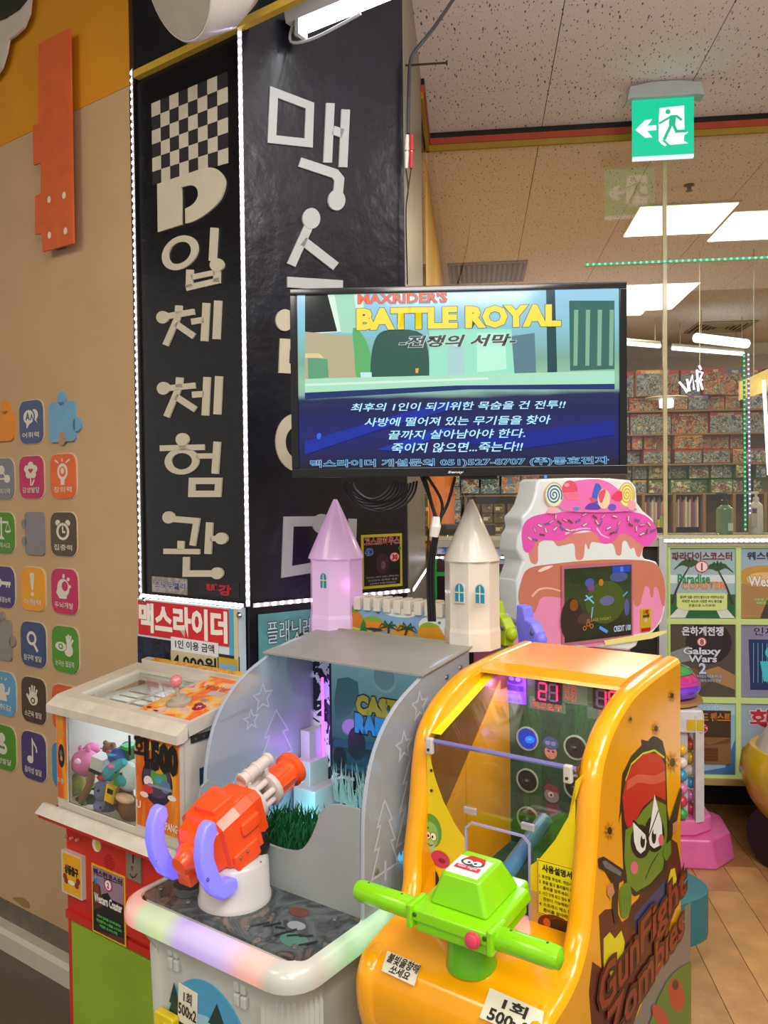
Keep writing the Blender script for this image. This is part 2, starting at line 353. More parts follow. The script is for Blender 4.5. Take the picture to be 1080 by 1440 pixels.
# ceiling: backing, perforated tiles in a 0.6 m grid
def perf_mat(base, hole, seed):
    m = bpy.data.materials.new('ceiling_tile'); m.use_nodes = True; nt = m.node_tree; b = nt.nodes['Principled BSDF']; b.inputs['Roughness'].default_value = .9
    tc = nt.nodes.new('ShaderNodeTexCoord')
    nz = nt.nodes.new('ShaderNodeTexNoise'); nz.inputs['Scale'].default_value = 26; nz.inputs['Detail'].default_value = 1
    nt.links.new(tc.outputs['Object'], nz.inputs['Vector'])
    def layer(sc, rotz, thr, st):
        mp = nt.nodes.new('ShaderNodeMapping'); mp.inputs['Rotation'].default_value = (0, 0, rotz); mp.inputs['Scale'].default_value = (1, st, .02)
        nt.links.new(tc.outputs['Object'], mp.inputs[0])
        ad = nt.nodes.new('ShaderNodeMixRGB'); ad.blend_type = 'LINEAR_LIGHT'; ad.inputs[0].default_value = .006
        nt.links.new(mp.outputs[0], ad.inputs[1]); nt.links.new(nz.outputs['Color'], ad.inputs[2])
        v = nt.nodes.new('ShaderNodeTexVoronoi'); v.inputs['Scale'].default_value = sc; v.voronoi_dimensions = '2D'; nt.links.new(ad.outputs[0], v.inputs['Vector'])
        sp = nt.nodes.new('ShaderNodeSeparateColor'); nt.links.new(v.outputs['Color'], sp.inputs[0])
        th = nt.nodes.new('ShaderNodeMath'); th.operation = 'MULTIPLY'; th.inputs[1].default_value = thr; nt.links.new(sp.outputs[0], th.inputs[0])
        lt = nt.nodes.new('ShaderNodeMath'); lt.operation = 'LESS_THAN'; nt.links.new(v.outputs['Distance'], lt.inputs[0]); nt.links.new(th.outputs[0], lt.inputs[1]); return lt
    a = layer(42, .5, .13, .30); c = layer(56, -.9, .115, .28); d = layer(110, 0, .10, 1)
    mx = nt.nodes.new('ShaderNodeMath'); mx.operation = 'MAXIMUM'; nt.links.new(a.outputs[0], mx.inputs[0]); nt.links.new(c.outputs[0], mx.inputs[1])
    m2 = nt.nodes.new('ShaderNodeMath'); m2.operation = 'MAXIMUM'; nt.links.new(mx.outputs[0], m2.inputs[0]); nt.links.new(d.outputs[0], m2.inputs[1])
    mc = nt.nodes.new('ShaderNodeMixRGB'); mc.inputs[1].default_value = lin(base); mc.inputs[2].default_value = lin(hole)
    nt.links.new(m2.outputs[0], mc.inputs[0]); nt.links.new(mc.outputs[0], b.inputs['Base Color'])
    bp = nt.nodes.new('ShaderNodeBump'); bp.invert = True; bp.inputs['Distance'].default_value = .01; bp.inputs['Strength'].default_value = .8
    nt.links.new(m2.outputs[0], bp.inputs['Height']); nt.links.new(bp.outputs[0], b.inputs['Normal'])
    return m
ceil = struct(pbox('ceiling', UV, -.4, 7, -6.2, 8.2, CEIL+.004, CEIL+.1, P('#3a342e', .9)))
tm = perf_mat('#f6ecea', '#6e625c', 0)
gx = .655-(.6*2); 
xs_t = UV.px if False else None
q1 = at_z(775, 107, CEIL); d1 = q1-Q; GX = d1.dot(UX); q2 = at_z(700, 127, CEIL); GY = (q2-Q).dot(VX)
lights_px = []
lit = set()
def cell(P_): d = P_-Q; return (math.floor((d.dot(UX)-GX)/.6), math.floor((d.dot(VX)-GY)/.6))
panel_cells = [cell(at_z(955, 305, CEIL)), cell(at_z(1060, 318, CEIL)), cell(at_z(893, 432, CEIL))]
panel_cells[1] = (panel_cells[0][0]+2, panel_cells[0][1]+1)
vent_cells = [cell(at_z(686, 384, CEIL)), cell(at_z(1010, 461, CEIL))]
for i in range(-3, 8):
    for j in range(-5, 14):
        x0 = GX+i*.6; y0 = GY+j*.6
        wc = UV.w(x0+.3, y0+.3)
        if x0+.6 < -.4 : continue
        piece('ceiling_tile', shared_box(('ceiling_tile',), .5965, .5965, .008, tm), UV, x0+.0017, y0+.0017, CEIL, ceil)
struct(pbox('ceiling', UV, -9, -.4, -6.2, 3, 4.4, 4.5, P('#4a433a', .9)))
struct(pbox('trim_8', UV, -.42, -.4, -6.2, 3, CEIL, 4.4, P('#4a433a', .9)))
# header frame of the glass front: black bead, orange face, yellow lower edge
tg = [('trim_2', 0, CEIL-.026, CEIL+.003, '#0c0a09', .02), ('trim_3', 0, CEIL-.056, CEIL-.026, '#b8482c', .022), ('trim_4', 0, CEIL-.084, CEIL-.056, '#a88a1c', .016)]
for nm, _, z0, z1, c, d in tg: struct(pbox(nm, GL, -.01, 4.6, z0, z1, 0, d, P(c, .5)))
RG = Fr(RE, Q-RE, UP); RGL = (Q-RE).length
for k, (nm, _, z0, z1, c, d) in enumerate(tg): struct(pbox('trim_%d' % (5+k), RG, 0, RGL, z0, z1, 0, d, P(c, .5)))
# glass front (panes), mullions
glass = bpy.data.materials.new('glass'); glass.use_nodes = True
nt = glass.node_tree; nt.nodes.remove(nt.nodes['Principled BSDF']); out = nt.nodes['Material Output']
tr = nt.nodes.new('ShaderNodeBsdfTransparent'); tr.inputs[0].default_value = (.94, .96, .93, 1); gs = nt.nodes.new('ShaderNodeBsdfGlossy'); gs.inputs['Roughness'].default_value = 0
fz = nt.nodes.new('ShaderNodeFresnel'); bf = nt.nodes.new('ShaderNodeNewGeometry'); ma_ = nt.nodes.new('ShaderNodeMath'); ma_.operation = 'MULTIPLY_ADD'; ma_.inputs[1].default_value = 1/1.8-1.8; ma_.inputs[2].default_value = 1.8; nt.links.new(bf.outputs['Backfacing'], ma_.inputs[0]); nt.links.new(ma_.outputs[0], fz.inputs[0]); mxs = nt.nodes.new('ShaderNodeMixShader')
nt.links.new(fz.outputs[0], mxs.inputs[0]); nt.links.new(tr.outputs[0], mxs.inputs[1]); nt.links.new(gs.outputs[0], mxs.inputs[2]); nt.links.new(mxs.outputs[0], out.inputs[0])
CT = 1.36
mu = GL.px(935.5, 450)[0]
win = struct(pbox('window_1', GL, 0, 4.6, CT, CT+.02, -.03, .0, P('#cfc7a8', .4)))
for x0, x1 in ((.005, mu-.004), (mu+.004, 2*mu+.3), (2*mu+.305, 4.55)): MB().box(GL, x0, x1, CT+.02, CEIL-.06, -.014, -.006).build('pane', glass, win)
MB().box(RG, .005, RGL-.005, CT, CEIL-.06, -.014, -.006).build('pane', glass, win)
MB().box(GL, mu-.009, mu+.009, CT+.02, CEIL-.07, -.018, -.002).build('mullion', P('#d6cc9e', .3, coat=.5), win)
# shop walls
struct(pbox('wall_back', UV, -.6, 8, 7.1, 7.2, 0, CEIL, P('#b9a78d', .8)))
struct(pbox('wall_right', UV, 5.2, 5.3, -6, 7.1, 0, CEIL, P('#c9b896', .8)))
sw = struct(pbox('wall_shop_side', UV, -.12, -.02, 0.02, 7.1, 0, CEIL, P('#e6b448', .6)))
pbox('paint_band', UV, -.021, -.012, .3, 7.0, 1.1, 1.75, P('#e0772c', .6), sw)
struct(MB().prism(UV, [(-.02, 0), (-.12, 0.02), (-.24, -.5), (-.14, -.55)], 0, 1.33).build('wall_return', P('#7b7468', .5)))
# ------------------------------------------------------------------ the pillar
pil = T('pillar', 'tall black painted pillar with pale cut-out Korean letters on two faces', 'pillar', CC)
blk = P('#0e0d11', .32, noise=.25, ns=12, bump=.22, bs=22, coat=.25)
back = [CC, RR, RE, RE+Vector((-.12, .3, 0)), Vector((-1.3, 3.6, 0)), PLL+Vector((-.25, .35, 0)), PLL]
MB().prism(W0, [(p.x, p.y) for p in back], 0, 4.38).build('core', blk, pil)
ll = (CC-PLL).length; lr = (RR-CC).length
zt = PL.px(336, 40)[1]; 
so = -2.0
MB().box(PL, so, so+ll, 1.30, zt-.02, 0, .004).build('panel', P('#0c0b0e', .30, noise=.3, ns=14, bump=.12, bs=30, coat=.2), pil)
MB().box(PR, .0, lr, 1.30, 3.9, 0, .004).build('panel', P('#0f1220', .30, noise=.35, ns=8, bump=.35, bs=16, coat=.25), pil)
MB().box(RT, .0, (RE-RR).length, .0, CEIL+.3, 0, .006).build('side_board', P('#8f8678', .32, metal=.25, noise=.12, ns=6), pil)
MB().box(PL, so+.02, so+ll, zt-.012, zt+.008, 0, .02).build('edge_moulding', P('#c9a63a', .35), pil)
MB().box(PL, so+.02, so+ll+.42, zt+.008, CEIL+.5, -.02, .018).build('fascia_board', P('#121116', .4, noise=.2), pil)
MB().box(PL, so+ll, so+ll+.42, zt-.012, zt+.008, 0, .02).build('edge_moulding', P('#c9a63a', .35), pil)
lm = P('#c9c2ae', .4, noise=.03); lm2 = P('#b9bfc0', .35, noise=.03)
h0, h1 = .004, .009
Z3 = dict(off=(200, 230), sc=5.333); Z4 = dict(off=(200, 500), sc=4); Z5 = dict(off=(360, 100), sc=4.5); Z6 = dict(off=(360, 380), sc=3)
def letter(fr, items, z, m, name='letter'):
    mb = MB()
    for it in items:
        if it[0] == 's': pstroke(mb, fr, it[1], it[2], h0, h1, **z)
        if it[0] == 'c': pstroke(mb, fr, it[1], it[2], h0, h1, closed=True, **z)
        if it[0] == 'b': pball(mb, fr, it[1], it[2], it[3], it[4], h0, h1+.001, **z)
        if it[0] == 'r': pring(mb, fr, *it[1:6], h0, h1, **z)
        if it[0] == 'p': mb.prism(fr, [fr.px(z['off'][0]+x/z['sc'], z['off'][1]+y/z['sc']) for x, y in it[1]], h0, h1)
    return mb.build(name, m, pil)
letter(PL, [('p', [(130, 160), (480, 40)] + spline([(480, 40), (560, 42), (618, 90), (640, 160), (600, 280), (500, 380), (400, 440), (342, 455)], 4)[1:] + [(340, 345)] + spline([(340, 345), (400, 310), (435, 250), (425, 190), (380, 170), (310, 185)], 4)[1:] + [(312, 465), (135, 520)])], Z3, lm)
letter(PL, [('r', 297, 675, 138, 126, 50), ('s', [(556, 487), (543, 735)], 54), ('b', 578, 765, 52, 50), ('s', [(373, 800), (368, 935)], 50), ('s', [(577, 790), (574, 895)], 50), ('s', [(385, 858), (560, 822)], 40), ('s', [(346, 938), (596, 880)], 44)], Z3, lm)
letter(PL, [('b', 172, 1157, 47, 47), ('s', [(200, 1150), (405, 1115)], 45), ('s', [(290, 1068), (287, 1130)], 50), ('s', [(290, 1140), (190, 1365)], 44), ('s', [(268, 1205), (405, 1300)], 45), ('s', [(385, 1190), (480, 1175)], 45), ('s', [(496, 1050), (481, 1335)], 52), ('s', [(584, 1032), (571, 1320)], 54)], Z3, lm)
letter(PL, [('b', 133, 186, 36, 36), ('s', [(160, 185), (308, 170)], 33), ('s', [(222, 125), (219, 180)], 38), ('s', [(215, 190), (148, 345)], 34), ('s', [(200, 232), (312, 305)], 34), ('s', [(293, 222), (360, 218)], 35), ('s', [(376, 123), (366, 338)], 38), ('s', [(443, 118), (433, 332)], 40)], Z4, lm)
letter(PL, [('b', 239, 473, 36, 36), ('s', [(239, 490), (239, 518)], 40), ('s', [(112, 522), (360, 516)], 32), ('r', 234, 595, 98, 75, 38), ('s', [(320, 566), (412, 565)], 30), ('s', [(433, 485), (421, 665)], 38), ('c', [(293, 705), (441, 705), (437, 778), (290, 778)], 36)], Z4, lm)
letter(PL, [('b', 162, 910, 34, 34), ('s', [(180, 918), (318, 930), (295, 1068)], 34), ('s', [(230, 1042), (228, 1092)], 36), ('s', [(132, 1100), (335, 1102)], 30), ('s', [(391, 938), (381, 1115)], 38), ('s', [(395, 1028), (440, 1028)], 30), ('b', 458, 1028, 36, 33), ('s', [(260, 1132), (258, 1225), (420, 1225)], 36), ('b', 434, 1223, 35, 33)], Z4, lm)
letter(PR, [('c', [(105, 140), (332, 226), (324, 462), (92, 437)], 52), ('s', [(461, 210), (444, 585)], 54), ('s', [(558, 250), (541, 614)], 54), ('s', [(478, 380), (540, 402)], 56), ('s', [(268, 582), (490, 655), (518, 690), (508, 800)], 60), ('b', 500, 822, 54, 66)], Z5, lm2)
letter(PR, [('b', 340, 938, 56, 66), ('s', [(325, 985), (214, 1232)], 56), ('s', [(290, 1080), (496, 1240)], 58), ('p', [(190, 1305), (540, 1328), (540, 1395), (190, 1372)])], Z5, lm2)
letter(PR, [('b', 115, 213, 38, 46), ('c', [(116, 312), (210, 318), (206, 420), (112, 415)], 42), ('s', [(260, 300), (255, 480)], 40)], Z6, lm)
letter(PR, [('r', 168, 728, 88, 122, 40), ('s', [(330, 600), (325, 850)], 40)], Z6, lm)
letter(PR, [('s', [(320, 1058), (132, 1060), (124, 1272), (320, 1240)], 42), ('b', 272, 1070, 40, 42), ('s', [(402, 1048), (395, 1250)], 34)], Z6, lm2)
# chequered flag print
fl = MB(); qd = [PL.px(215, 146.7), PL.px(321.7, 101.7), PL.px(322.7, 230), PL.px(216.7, 261.7)]
def bil(q, a, b): return tuple((q[0][k]*(1-a)+q[1][k]*a)*(1-b)+(q[3][k]*(1-a)+q[2][k]*a)*b for k in (0, 1))
for i in range(8):
    for j in range(6):
        fl.prism(PL, [bil(qd, i/8, j/6), bil(qd, (i+1)/8, j/6), bil(qd, (i+1)/8, (j+1)/6), bil(qd, i/8, (j+1)/6)], .004, .0055, (i+j) % 2)
fl.build('chequered_flag', [P('#c4bcab', .5), P('#221f24', .5)], pil)
# ------------------------------------------------------------------ LED strips
def led_strip(label, pts, spacing, col='#f4f0ff', em=7, size=.0072, cat='light strip', tape='#e8e8e8', nrm=None, name='led_strip', group=None, tapew=.011):
    t = T(name, label, cat, pts[0], group=group)
    tp = MB(); ld = MB()
    for a, b in zip(pts[:-1], pts[1:]):
        a, b = Vector(a), Vector(b); d = (b-a); L = d.length; d.normalize()
        n = nrm if nrm is not None else (CP-a).normalized(); n = (n-d*n.dot(d)).normalized(); s = d.cross(n)
        f = Fr(a, d, s, n)
        tp.box(f, 0, L, -tapew/2, tapew/2, 0, .002)
        k = max(1, int(L/spacing))
        for i in range(k): c = (i+.5)*L/k; ld.box(f, c-size/2, c+size/2, -size/2, size/2, .002, .0045)
    tp.build('tape', P(tape, .5, noise=0), t)
    tag(ld.build('led_bulbs', P(col, .4, emit=em, noise=0), t), kind='stuff')
    return t
pn = PL.z
zL0, zL1 = PL.px(190, 100)[1], .0
wl0 = PL.w(so+.004, PL.px(190, 100)[1], .012); wl1 = PL.w(so+.004, .96, .012)
led_strip('white LED strip up the left edge of the black pillar', [wl1, wl0], .0215, em=13, nrm=(PL.z-AX*.3))
c0 = CC+(PL.z+PR.z).normalized()*.014
led_strip('white LED strip up the front corner of the black pillar', [c0+UP*1.30, c0+UP*2.83], .0215, '#d8ccff', em=14, nrm=(PL.z+PR.z))
led_strip('white LED strip along the lower edge of the narrow left pillar face', [PL.w(so+.01, 1.302, .014), PL.w(so+ll-.005, 1.302, .014)], .019, em=13, nrm=PL.z)
led_strip('white LED strip along the lower edge of the wide right pillar face', [PR.w(.005, 1.302, .014), PR.w(lr, 1.302, .014)], .024, em=13, nrm=PR.z)
led_strip('white LED strip running back along the metal side board of the pillar', [RT.w(.0, 1.302, .016), RT.w((Q-RR).length-.04, 1.28, .02)], .024, em=13, nrm=RT.z)
led_strip('short switched-off LED strip stub above the gold moulding', [PL.w(PL.px(192, 88)[0], PL.px(192, 90)[1], .006), PL.w(PL.px(272, 50)[0], PL.px(272, 50)[1], .006)], .03, col='#8d8a80', em=0, tape='#8a8676', nrm=PL.z)
led_strip('green LED strip hung level across the shop glass', [GL.w(GL.px(822, 374.7)[0], 2.666, .004), GL.w(2.35, 2.666, .004)], .027, '#37d99a', em=3.0, size=.008, tape='#79c79f', nrm=GL.z, tapew=.01)
led_strip('bright white LED strip along the top edge of the poster counter', [GL.w(GL.px(930, 757)[0], 1.358, .045), GL.w(2.9, 1.358, .045)], .024, em=9, size=.012, nrm=GL.z, tapew=.016)
led_strip('white glowing strip across the posters behind the castle towers, standing in for a reflection', [GL.w(.02, 1.279, .02), GL.w(.68, 1.279, .02)], .026, em=8, size=.009, nrm=GL.z)  # reflection of the pillar strip, modelled as a glowing strip
led_strip('green vertical strip standing in for an LED reflection in the shop glass at far right', [GL.w(GL.px(1051, 600)[0], GL.px(1051, 748)[1], -.03), GL.w(GL.px(1049, 600)[0], GL.px(1049, 496)[1], -.03)], .022, '#2fd98a', em=2.5, size=.007, nrm=GL.z, tape='#3a8a60')  # LED reflection in the glass, modelled as a green glowing strip
led_strip('white vertical strip standing in for an LED reflection in the shop glass at far right', [GL.w(GL.px(1057.5, 600)[0], GL.px(1057.5, 725)[1], -.03), GL.w(GL.px(1055, 600)[0], GL.px(1055, 494)[1], -.03)], .022, '#d8ccff', em=2.5, size=.007, nrm=GL.z, tape='#8f86a8')  # LED reflection in the glass, modelled as a white glowing strip
# ------------------------------------------------------------------ wall plaques
def plaque(col, cx, cy, w, h, label, icon=None, word=None, dots=(), puzzle=None, name='wall_plaque'):
    u0, v0 = WL.px(cx-w/2, cy); u1, _ = WL.px(cx+w/2, cy); v = v0; U = (u0+u1)/2; hh = WL.px(cx, cy-h/2)[1]-WL.px(cx, cy+h/2)[1]; wd = u1-u0
    v = (WL.px(cx, cy-h/2)[1]+WL.px(cx, cy+h/2)[1])/2
    t = T(name, label, 'wall plaque', WL.w(U, v, 0))
    mb = MB()
    if puzzle is None:
        mb.prism(WL, rrect(U-wd/2, v-hh/2, U+wd/2, v+hh/2, wd*.24), .0, .007)
        mb2 = MB().prism(WL, rrect(U-wd/2-.003, v-hh/2-.003, U+wd/2+.003, v+hh/2+.003, wd*.25), 0, .003); mb2.build('backing', P('#cdbfa5', .6), t)
        mb.build('board', P(col, .5, noise=.04), t)
    else:
        pts = rrect(U-wd/2, v-hh/2, U+wd/2, v+hh/2, wd*.12, 3); mb.prism(WL, pts, 0, .008)
        r = wd*.15
        for k, f in puzzle:
            if k == 't': mb.disc(WL, U+f*wd, v+hh/2+r*.5, r, 0, .008)
            if k == 'r': mb.disc(WL, U+wd/2+r*.4, v+f*hh, r, 0, .008)
            if k == 'l': mb.disc(WL, U-wd/2-r*.3, v+f*hh, r, 0, .008)
        mb.build('board', P(col, .5, noise=.04), t)
        for k, f in puzzle:
            if k == 'b': MB().disc(WL, U+f*wd, v-hh/2+r*.5, r, .0081, .0085).build('notch', P('#a98d68', .7), t)
    A = Art(WL, (U-wd/2, v-hh/2, U+wd/2, v+hh/2), h=.0072)
    wc = '#d8d2c0'
    if icon: icon(A, wc, col, wd); A.build(t, 'pictogram')
    if word: text(WL, word, (U-wd*.36, v-hh*.37, U+wd*.36, v-hh*.24), P(wc, .6, noise=0), t, h=.0082, bold=.012)
    return t
def i_talk(A, w, c, s): A.ell(w, .66, .66, .17, .13); A.poly(w, [(.72, .6), (.8, .46), (.62, .58)]); A.ell(c, .44, .62, .26, .19); A.ell(w, .42, .62, .23, .165); A.poly(w, [(.3, .52), (.33, .34), (.48, .48)]); A.line(c, [(.3, .54), (.38, .7), (.46, .54)], .006); A.line(c, [(.34, .6), (.44, .6)], .005); A.line(c, [(.5, .54), (.56, .66), (.62, .54)], .005)
def i_flower(A, w, c, s):
    for k in range(5): A.ell(w, .5+.17*math.sin(k*1.2566), .66+.12*math.cos(k*1.2566), .12, .09)
    A.ell(w, .5, .66, .14, .1); A.ell(c, .45, .67, .055, .035); A.ell(c, .55, .67, .055, .035); A.poly(c, [(.4, .66), (.6, .66), (.5, .59)]); A.line(w, [(.5, .55), (.5, .3)], .007); A.ell(w, .6, .37, .1, .03, rot=50)
def i_bulb(A, w, c, s): A.ell(w, .5, .6, .21, .19); A.rect(w, .42, .3, .58, .45); A.ell(c, .5, .6, .13, .12); A.ell(w, .5, .62, .07, .07); [A.line(w, [(.5+a*.5, .83+b), (.5+a, .9+b)], .006) for a, b in ((-.3, -.03), (0, 0), (.3, -.03))]
def i_clock(A, w, c, s): A.ell(w, .3, .76, .1, .07); A.ell(w, .7, .76, .1, .07); A.ell(c, .5, .56, .28, .22); A.ell(w, .5, .56, .26, .2); A.ell(c, .5, .56, .17, .14); A.line(w, [(.5, .68), (.5, .55), (.6, .55)], .007)
def i_ex(A, w, c, s): A.poly(w, [(.4, .84), (.44, .88), (.56, .88), (.6, .84), (.54, .48), (.46, .48)]); A.ell(w, .5, .38, .07, .05)
def i_head(A, w, c, s): A.ell(w, .48, .58, .24, .2); A.poly(w, [(.26, .6), (.2, .46), (.32, .34), (.6, .34), (.62, .5)]); A.ell(c, .54, .62, .12, .11); A.ell(w, .5, .84, .05, .05); A.ell(w, .68, .78, .06, .04); A.ell(w, .74, .62, .05, .035)
def i_mag(A, w, c, s): A.ell(w, .46, .64, .2, .16); A.ell(c, .46, .64, .12, .095); A.line(w, [(.55, .52), (.7, .36)], .012)
def i_hand(A, w, c, s):
    A.ell(w, .5, .54, .2, .15)
    for k, (x, y) in enumerate(((.36, .78), (.47, .84), (.58, .83), (.68, .76))): A.line(w, [(.42+k*.05, .55), (x, y)], .009)
    A.line(w, [(.35, .5), (.24, .62)], .01); A.ell(c, .5, .5, .09, .07); A.ell(w, .5, .5, .05, .04)
def i_eyehand(A, w, c, s):
    for x, y in ((.58, .8), (.66, .84), (.75, .82), (.83, .74)): A.line(w, [(.64, .5), (x, y)], .009)
    A.ell(w, .66, .5, .17, .14); A.ell(c, .36, .56, .24, .12); A.ell(w, .36, .56, .22, .1); A.ell(c, .36, .56, .09, .065); A.ell(w, .36, .56, .05, .035)
def i_note(A, w, c, s): A.ell(w, .38, .42, .13, .08); A.line(w, [(.48, .42), (.48, .84), (.64, .7), (.66, .6)], .008)
def i_scale(A, w, c, s): A.line(w, [(.5, .4), (.5, .88)], .01); A.line(w, [(.2, .76), (.8, .76)], .008); A.poly(w, [(.36, .34), (.64, .34), (.5, .46)]); [(A.ell(w, x, .56, .12, .06, a0=180), A.line(w, [(x-.1, .56), (x, .76), (x+.1, .56)], .003)) for x in (.22, .78)]
def i_key(A, w, c, s): A.ell(w, .36, .6, .16, .13); A.ell(c, .36, .6, .08, .065); A.line(w, [(.48, .6), (.88, .6)], .012); A.line(w, [(.72, .6), (.72, .5)], .008); A.line(w, [(.82, .6), (.82, .5)], .008)
def i_mol(A, w, c, s): A.ell(w, .5, .72, .14, .11); A.ell(w, .3, .5, .13, .1); A.ell(w, .74, .5, .13, .1); A.line(w, [(.3, .5), (.5, .72), (.74, .5), (.3, .5)], .006)
def i_man(A, w, c, s): A.ell(w, .5, .62, .12, .12); A.poly(w, [(.36, .54), (.64, .54), (.7, .34), (.3, .34)]); A.line(w, [(.2, .68), (.24, .54), (.4, .5)], .01); A.line(w, [(.8, .68), (.76, .54), (.6, .5)], .01); [A.line(w, [(.5+x*.6, .82), (.5+x, .88)], .005) for x in (-.2, 0, .2)]
def i_bow(A, w, c, s): A.ell(w, .5, .72, .13, .11); A.ell(w, .5, .48, .2, .14); A.ell(c, .46, .5, .05, .035); A.ell(c, .56, .5, .05, .035)
plaque('#e08a1e', 3, 600, 36, 42, 'orange jigsaw piece at the left edge of the wall, cut by the frame', puzzle=[('t', .2)], name='puzzle_plaque')
plaque('#4b587f', 46, 593.5, 32, 60, 'navy rounded wall plaque with speech bubbles and letters', i_talk, '어휘력')
plaque('#6ea3c4', 90, 593.5, 37, 56, 'light blue jigsaw piece with knobs at top and right on the beige wall', puzzle=[('t', 0), ('r', -.1), ('b', 0)], name='puzzle_plaque')
plaque('#7f7c86', 5, 673.5, 33, 57, 'grey rounded wall plaque with three joined balls', i_mol, '공간지각력')
plaque('#bb2a5e', 46.5, 671, 33, 59, 'magenta rounded wall plaque with a flower holding a heart', i_flower, '감성발달')
plaque('#e2662a', 91, 669.5, 35, 62, 'orange-red rounded wall plaque with a light bulb', i_bulb, '창의력')
plaque('#4f8a1f', 5, 749, 34, 57, 'green rounded wall plaque with balance scales', i_scale, '논리적사고')
plaque('#837e84', 51, 750, 26, 60, 'small grey jigsaw piece with two knobs on its left side', puzzle=[('l', .22), ('l', -.2)], name='puzzle_plaque')
plaque('#564636', 91.5, 751, 35, 61, 'dark brown rounded wall plaque with an alarm clock', i_clock, '집중력')
plaque('#4d3a70', 5, 825, 34, 57, 'purple rounded wall plaque with a key', i_key, '문제해결능력')
plaque('#e49a1c', 48.5, 828, 33, 60, 'amber rounded wall plaque with an exclamation mark', i_ex, '이해력')
plaque('#bf2b5f', 93, 831.5, 36, 63, 'magenta rounded wall plaque with a head in profile', i_head, '두뇌개발')
plaque('#8b8580', 5, 899, 26, 56, 'grey jigsaw piece with knobs at top and right near the left frame edge', puzzle=[('t', 0), ('r', 0)], name='puzzle_plaque')
plaque('#3e4c74', 49, 906, 34, 62, 'navy rounded wall plaque with a magnifying glass', i_mag, '탐구력 발달')
plaque('#4f8f22', 94, 913, 36, 64, 'green rounded wall plaque with an eye and a hand', i_eyehand, '눈과손 협응력')
plaque('#5f9cc4', 6, 974.5, 35, 60, 'light blue rounded wall plaque with a figure raising both arms', i_man, '성취감')
plaque('#4a3728', 49.5, 984.5, 33, 63, 'dark brown rounded wall plaque with an open hand', i_hand, '소근육 발달')
plaque('#d05f2a', 94, 996, 36, 64, 'orange rounded wall plaque mostly hidden behind the claw machine lid')
plaque('#4f8a22', 6, 1050, 35, 61, 'green rounded wall plaque with a bowed figure at the left frame edge', i_bow, '인성발달')
plaque('#4a3a6e', 49.5, 1063, 33, 66, 'purple rounded wall plaque with a music note', i_note, '음악성 발달')
plaque('#3f86b8', 94, 1078, 36, 64, 'blue rounded wall plaque almost hidden behind the claw machine window')
# orange brick-tower board near top left
t = T('tower_plaque', 'tall orange stepped board with four white dots hung near the top of the left wall', 'wall plaque', WL.w(*WL.px(80, 200), 0))
pts = [(54, 62), (98, 39), (100, 155), (103, 342), (60, 354), (58, 328), (49, 330), (49, 276), (57, 272), (57, 229), (47, 232), (46, 176), (54, 174)]
MB().prism(WL, [WL.px(*p, .038) for p in pts], .032, .038).build('board', P('#d0602c', .5, noise=.08, bump=.1), t)
A = Art(WL, h=.0352)
for x, y, r in ((70, 281, 3.2), (91, 275, 3.6), (70.5, 331, 2.6), (93, 325, 2.8)): MB().disc(WL, *WL.px(x, y, .0355), .009, .038, .0386, ry=.011).build('dot', P('#e6d3b8', .6), t)
MB().box(WL, WL.px(90, 100)[0]-.05, WL.px(90, 100)[0], 2.4, 2.5, 0, .02).build('hanger', P('#6b5a45'), t)
t = T('cloud_plaque', 'pale grey cloud board at the top left corner above the orange tower board', 'wall plaque', WL.w(*WL.px(10, 40), 0))
MB().prism(WL, [WL.px(*p, .03) for p in [(-120, 110), (-60, 130), (-10, 112), (2, 95), (8, 75), (12, 55), (20, 50), (33, 38), (41, 18), (43, -6), (30, -12), (-60, -12), (-120, 0)]], .022, .03).build('board', P('#c9bfae', .6), t)
t = T('dark_plaque', 'dark green board peeking in at the very top left corner', 'wall plaque', WL.w(*WL.px(5, 5), 0))
MB().prism(WL, [WL.px(*p, .05) for p in [(-120, 60), (0, 23), (20, 10), (36, -10), (-20, -12), (-120, -2)]], .031, .05).build('board', P('#2b2f20', .6), t)
# ------------------------------------------------------------------ television
TL_ = Vector((-.202, 1.80, 0)); TV = Fr(TL_, (.726, -.034, 0), UP)
a0 = TV.px(411, 672); a1 = TV.px(881, 396); tvw = a1[0]-a0[0]
tv = T('television', 'large black flat television showing a racing game title card, hung in front of the pillar', 'television', TV.w(tvw/2, a0[1], 0))
u0, v0, u1, v1 = a0[0], a0[1], a1[0], a1[1]
MB().box(TV, u0, u1, v0, v1, -.045, -.006).build('casing', P('#0c0c0e', .25), tv, bevel=.006)
bz = MB(); bw = (.016, .022, .026, .012)
bz.box(TV, u0, u1, v0, v0+.02, -.02, .004); bz.box(TV, u0, u1, v1-.014, v1, -.02, .004); bz.box(TV, u0, u0+.016, v0+.02, v1-.014, -.02, .004); bz.box(TV, u1-.016, u1, v0+.02, v1-.014, -.02, .004)
bz.build('bezel', P('#09090b', .12, coat=.6), tv, bevel=.002)
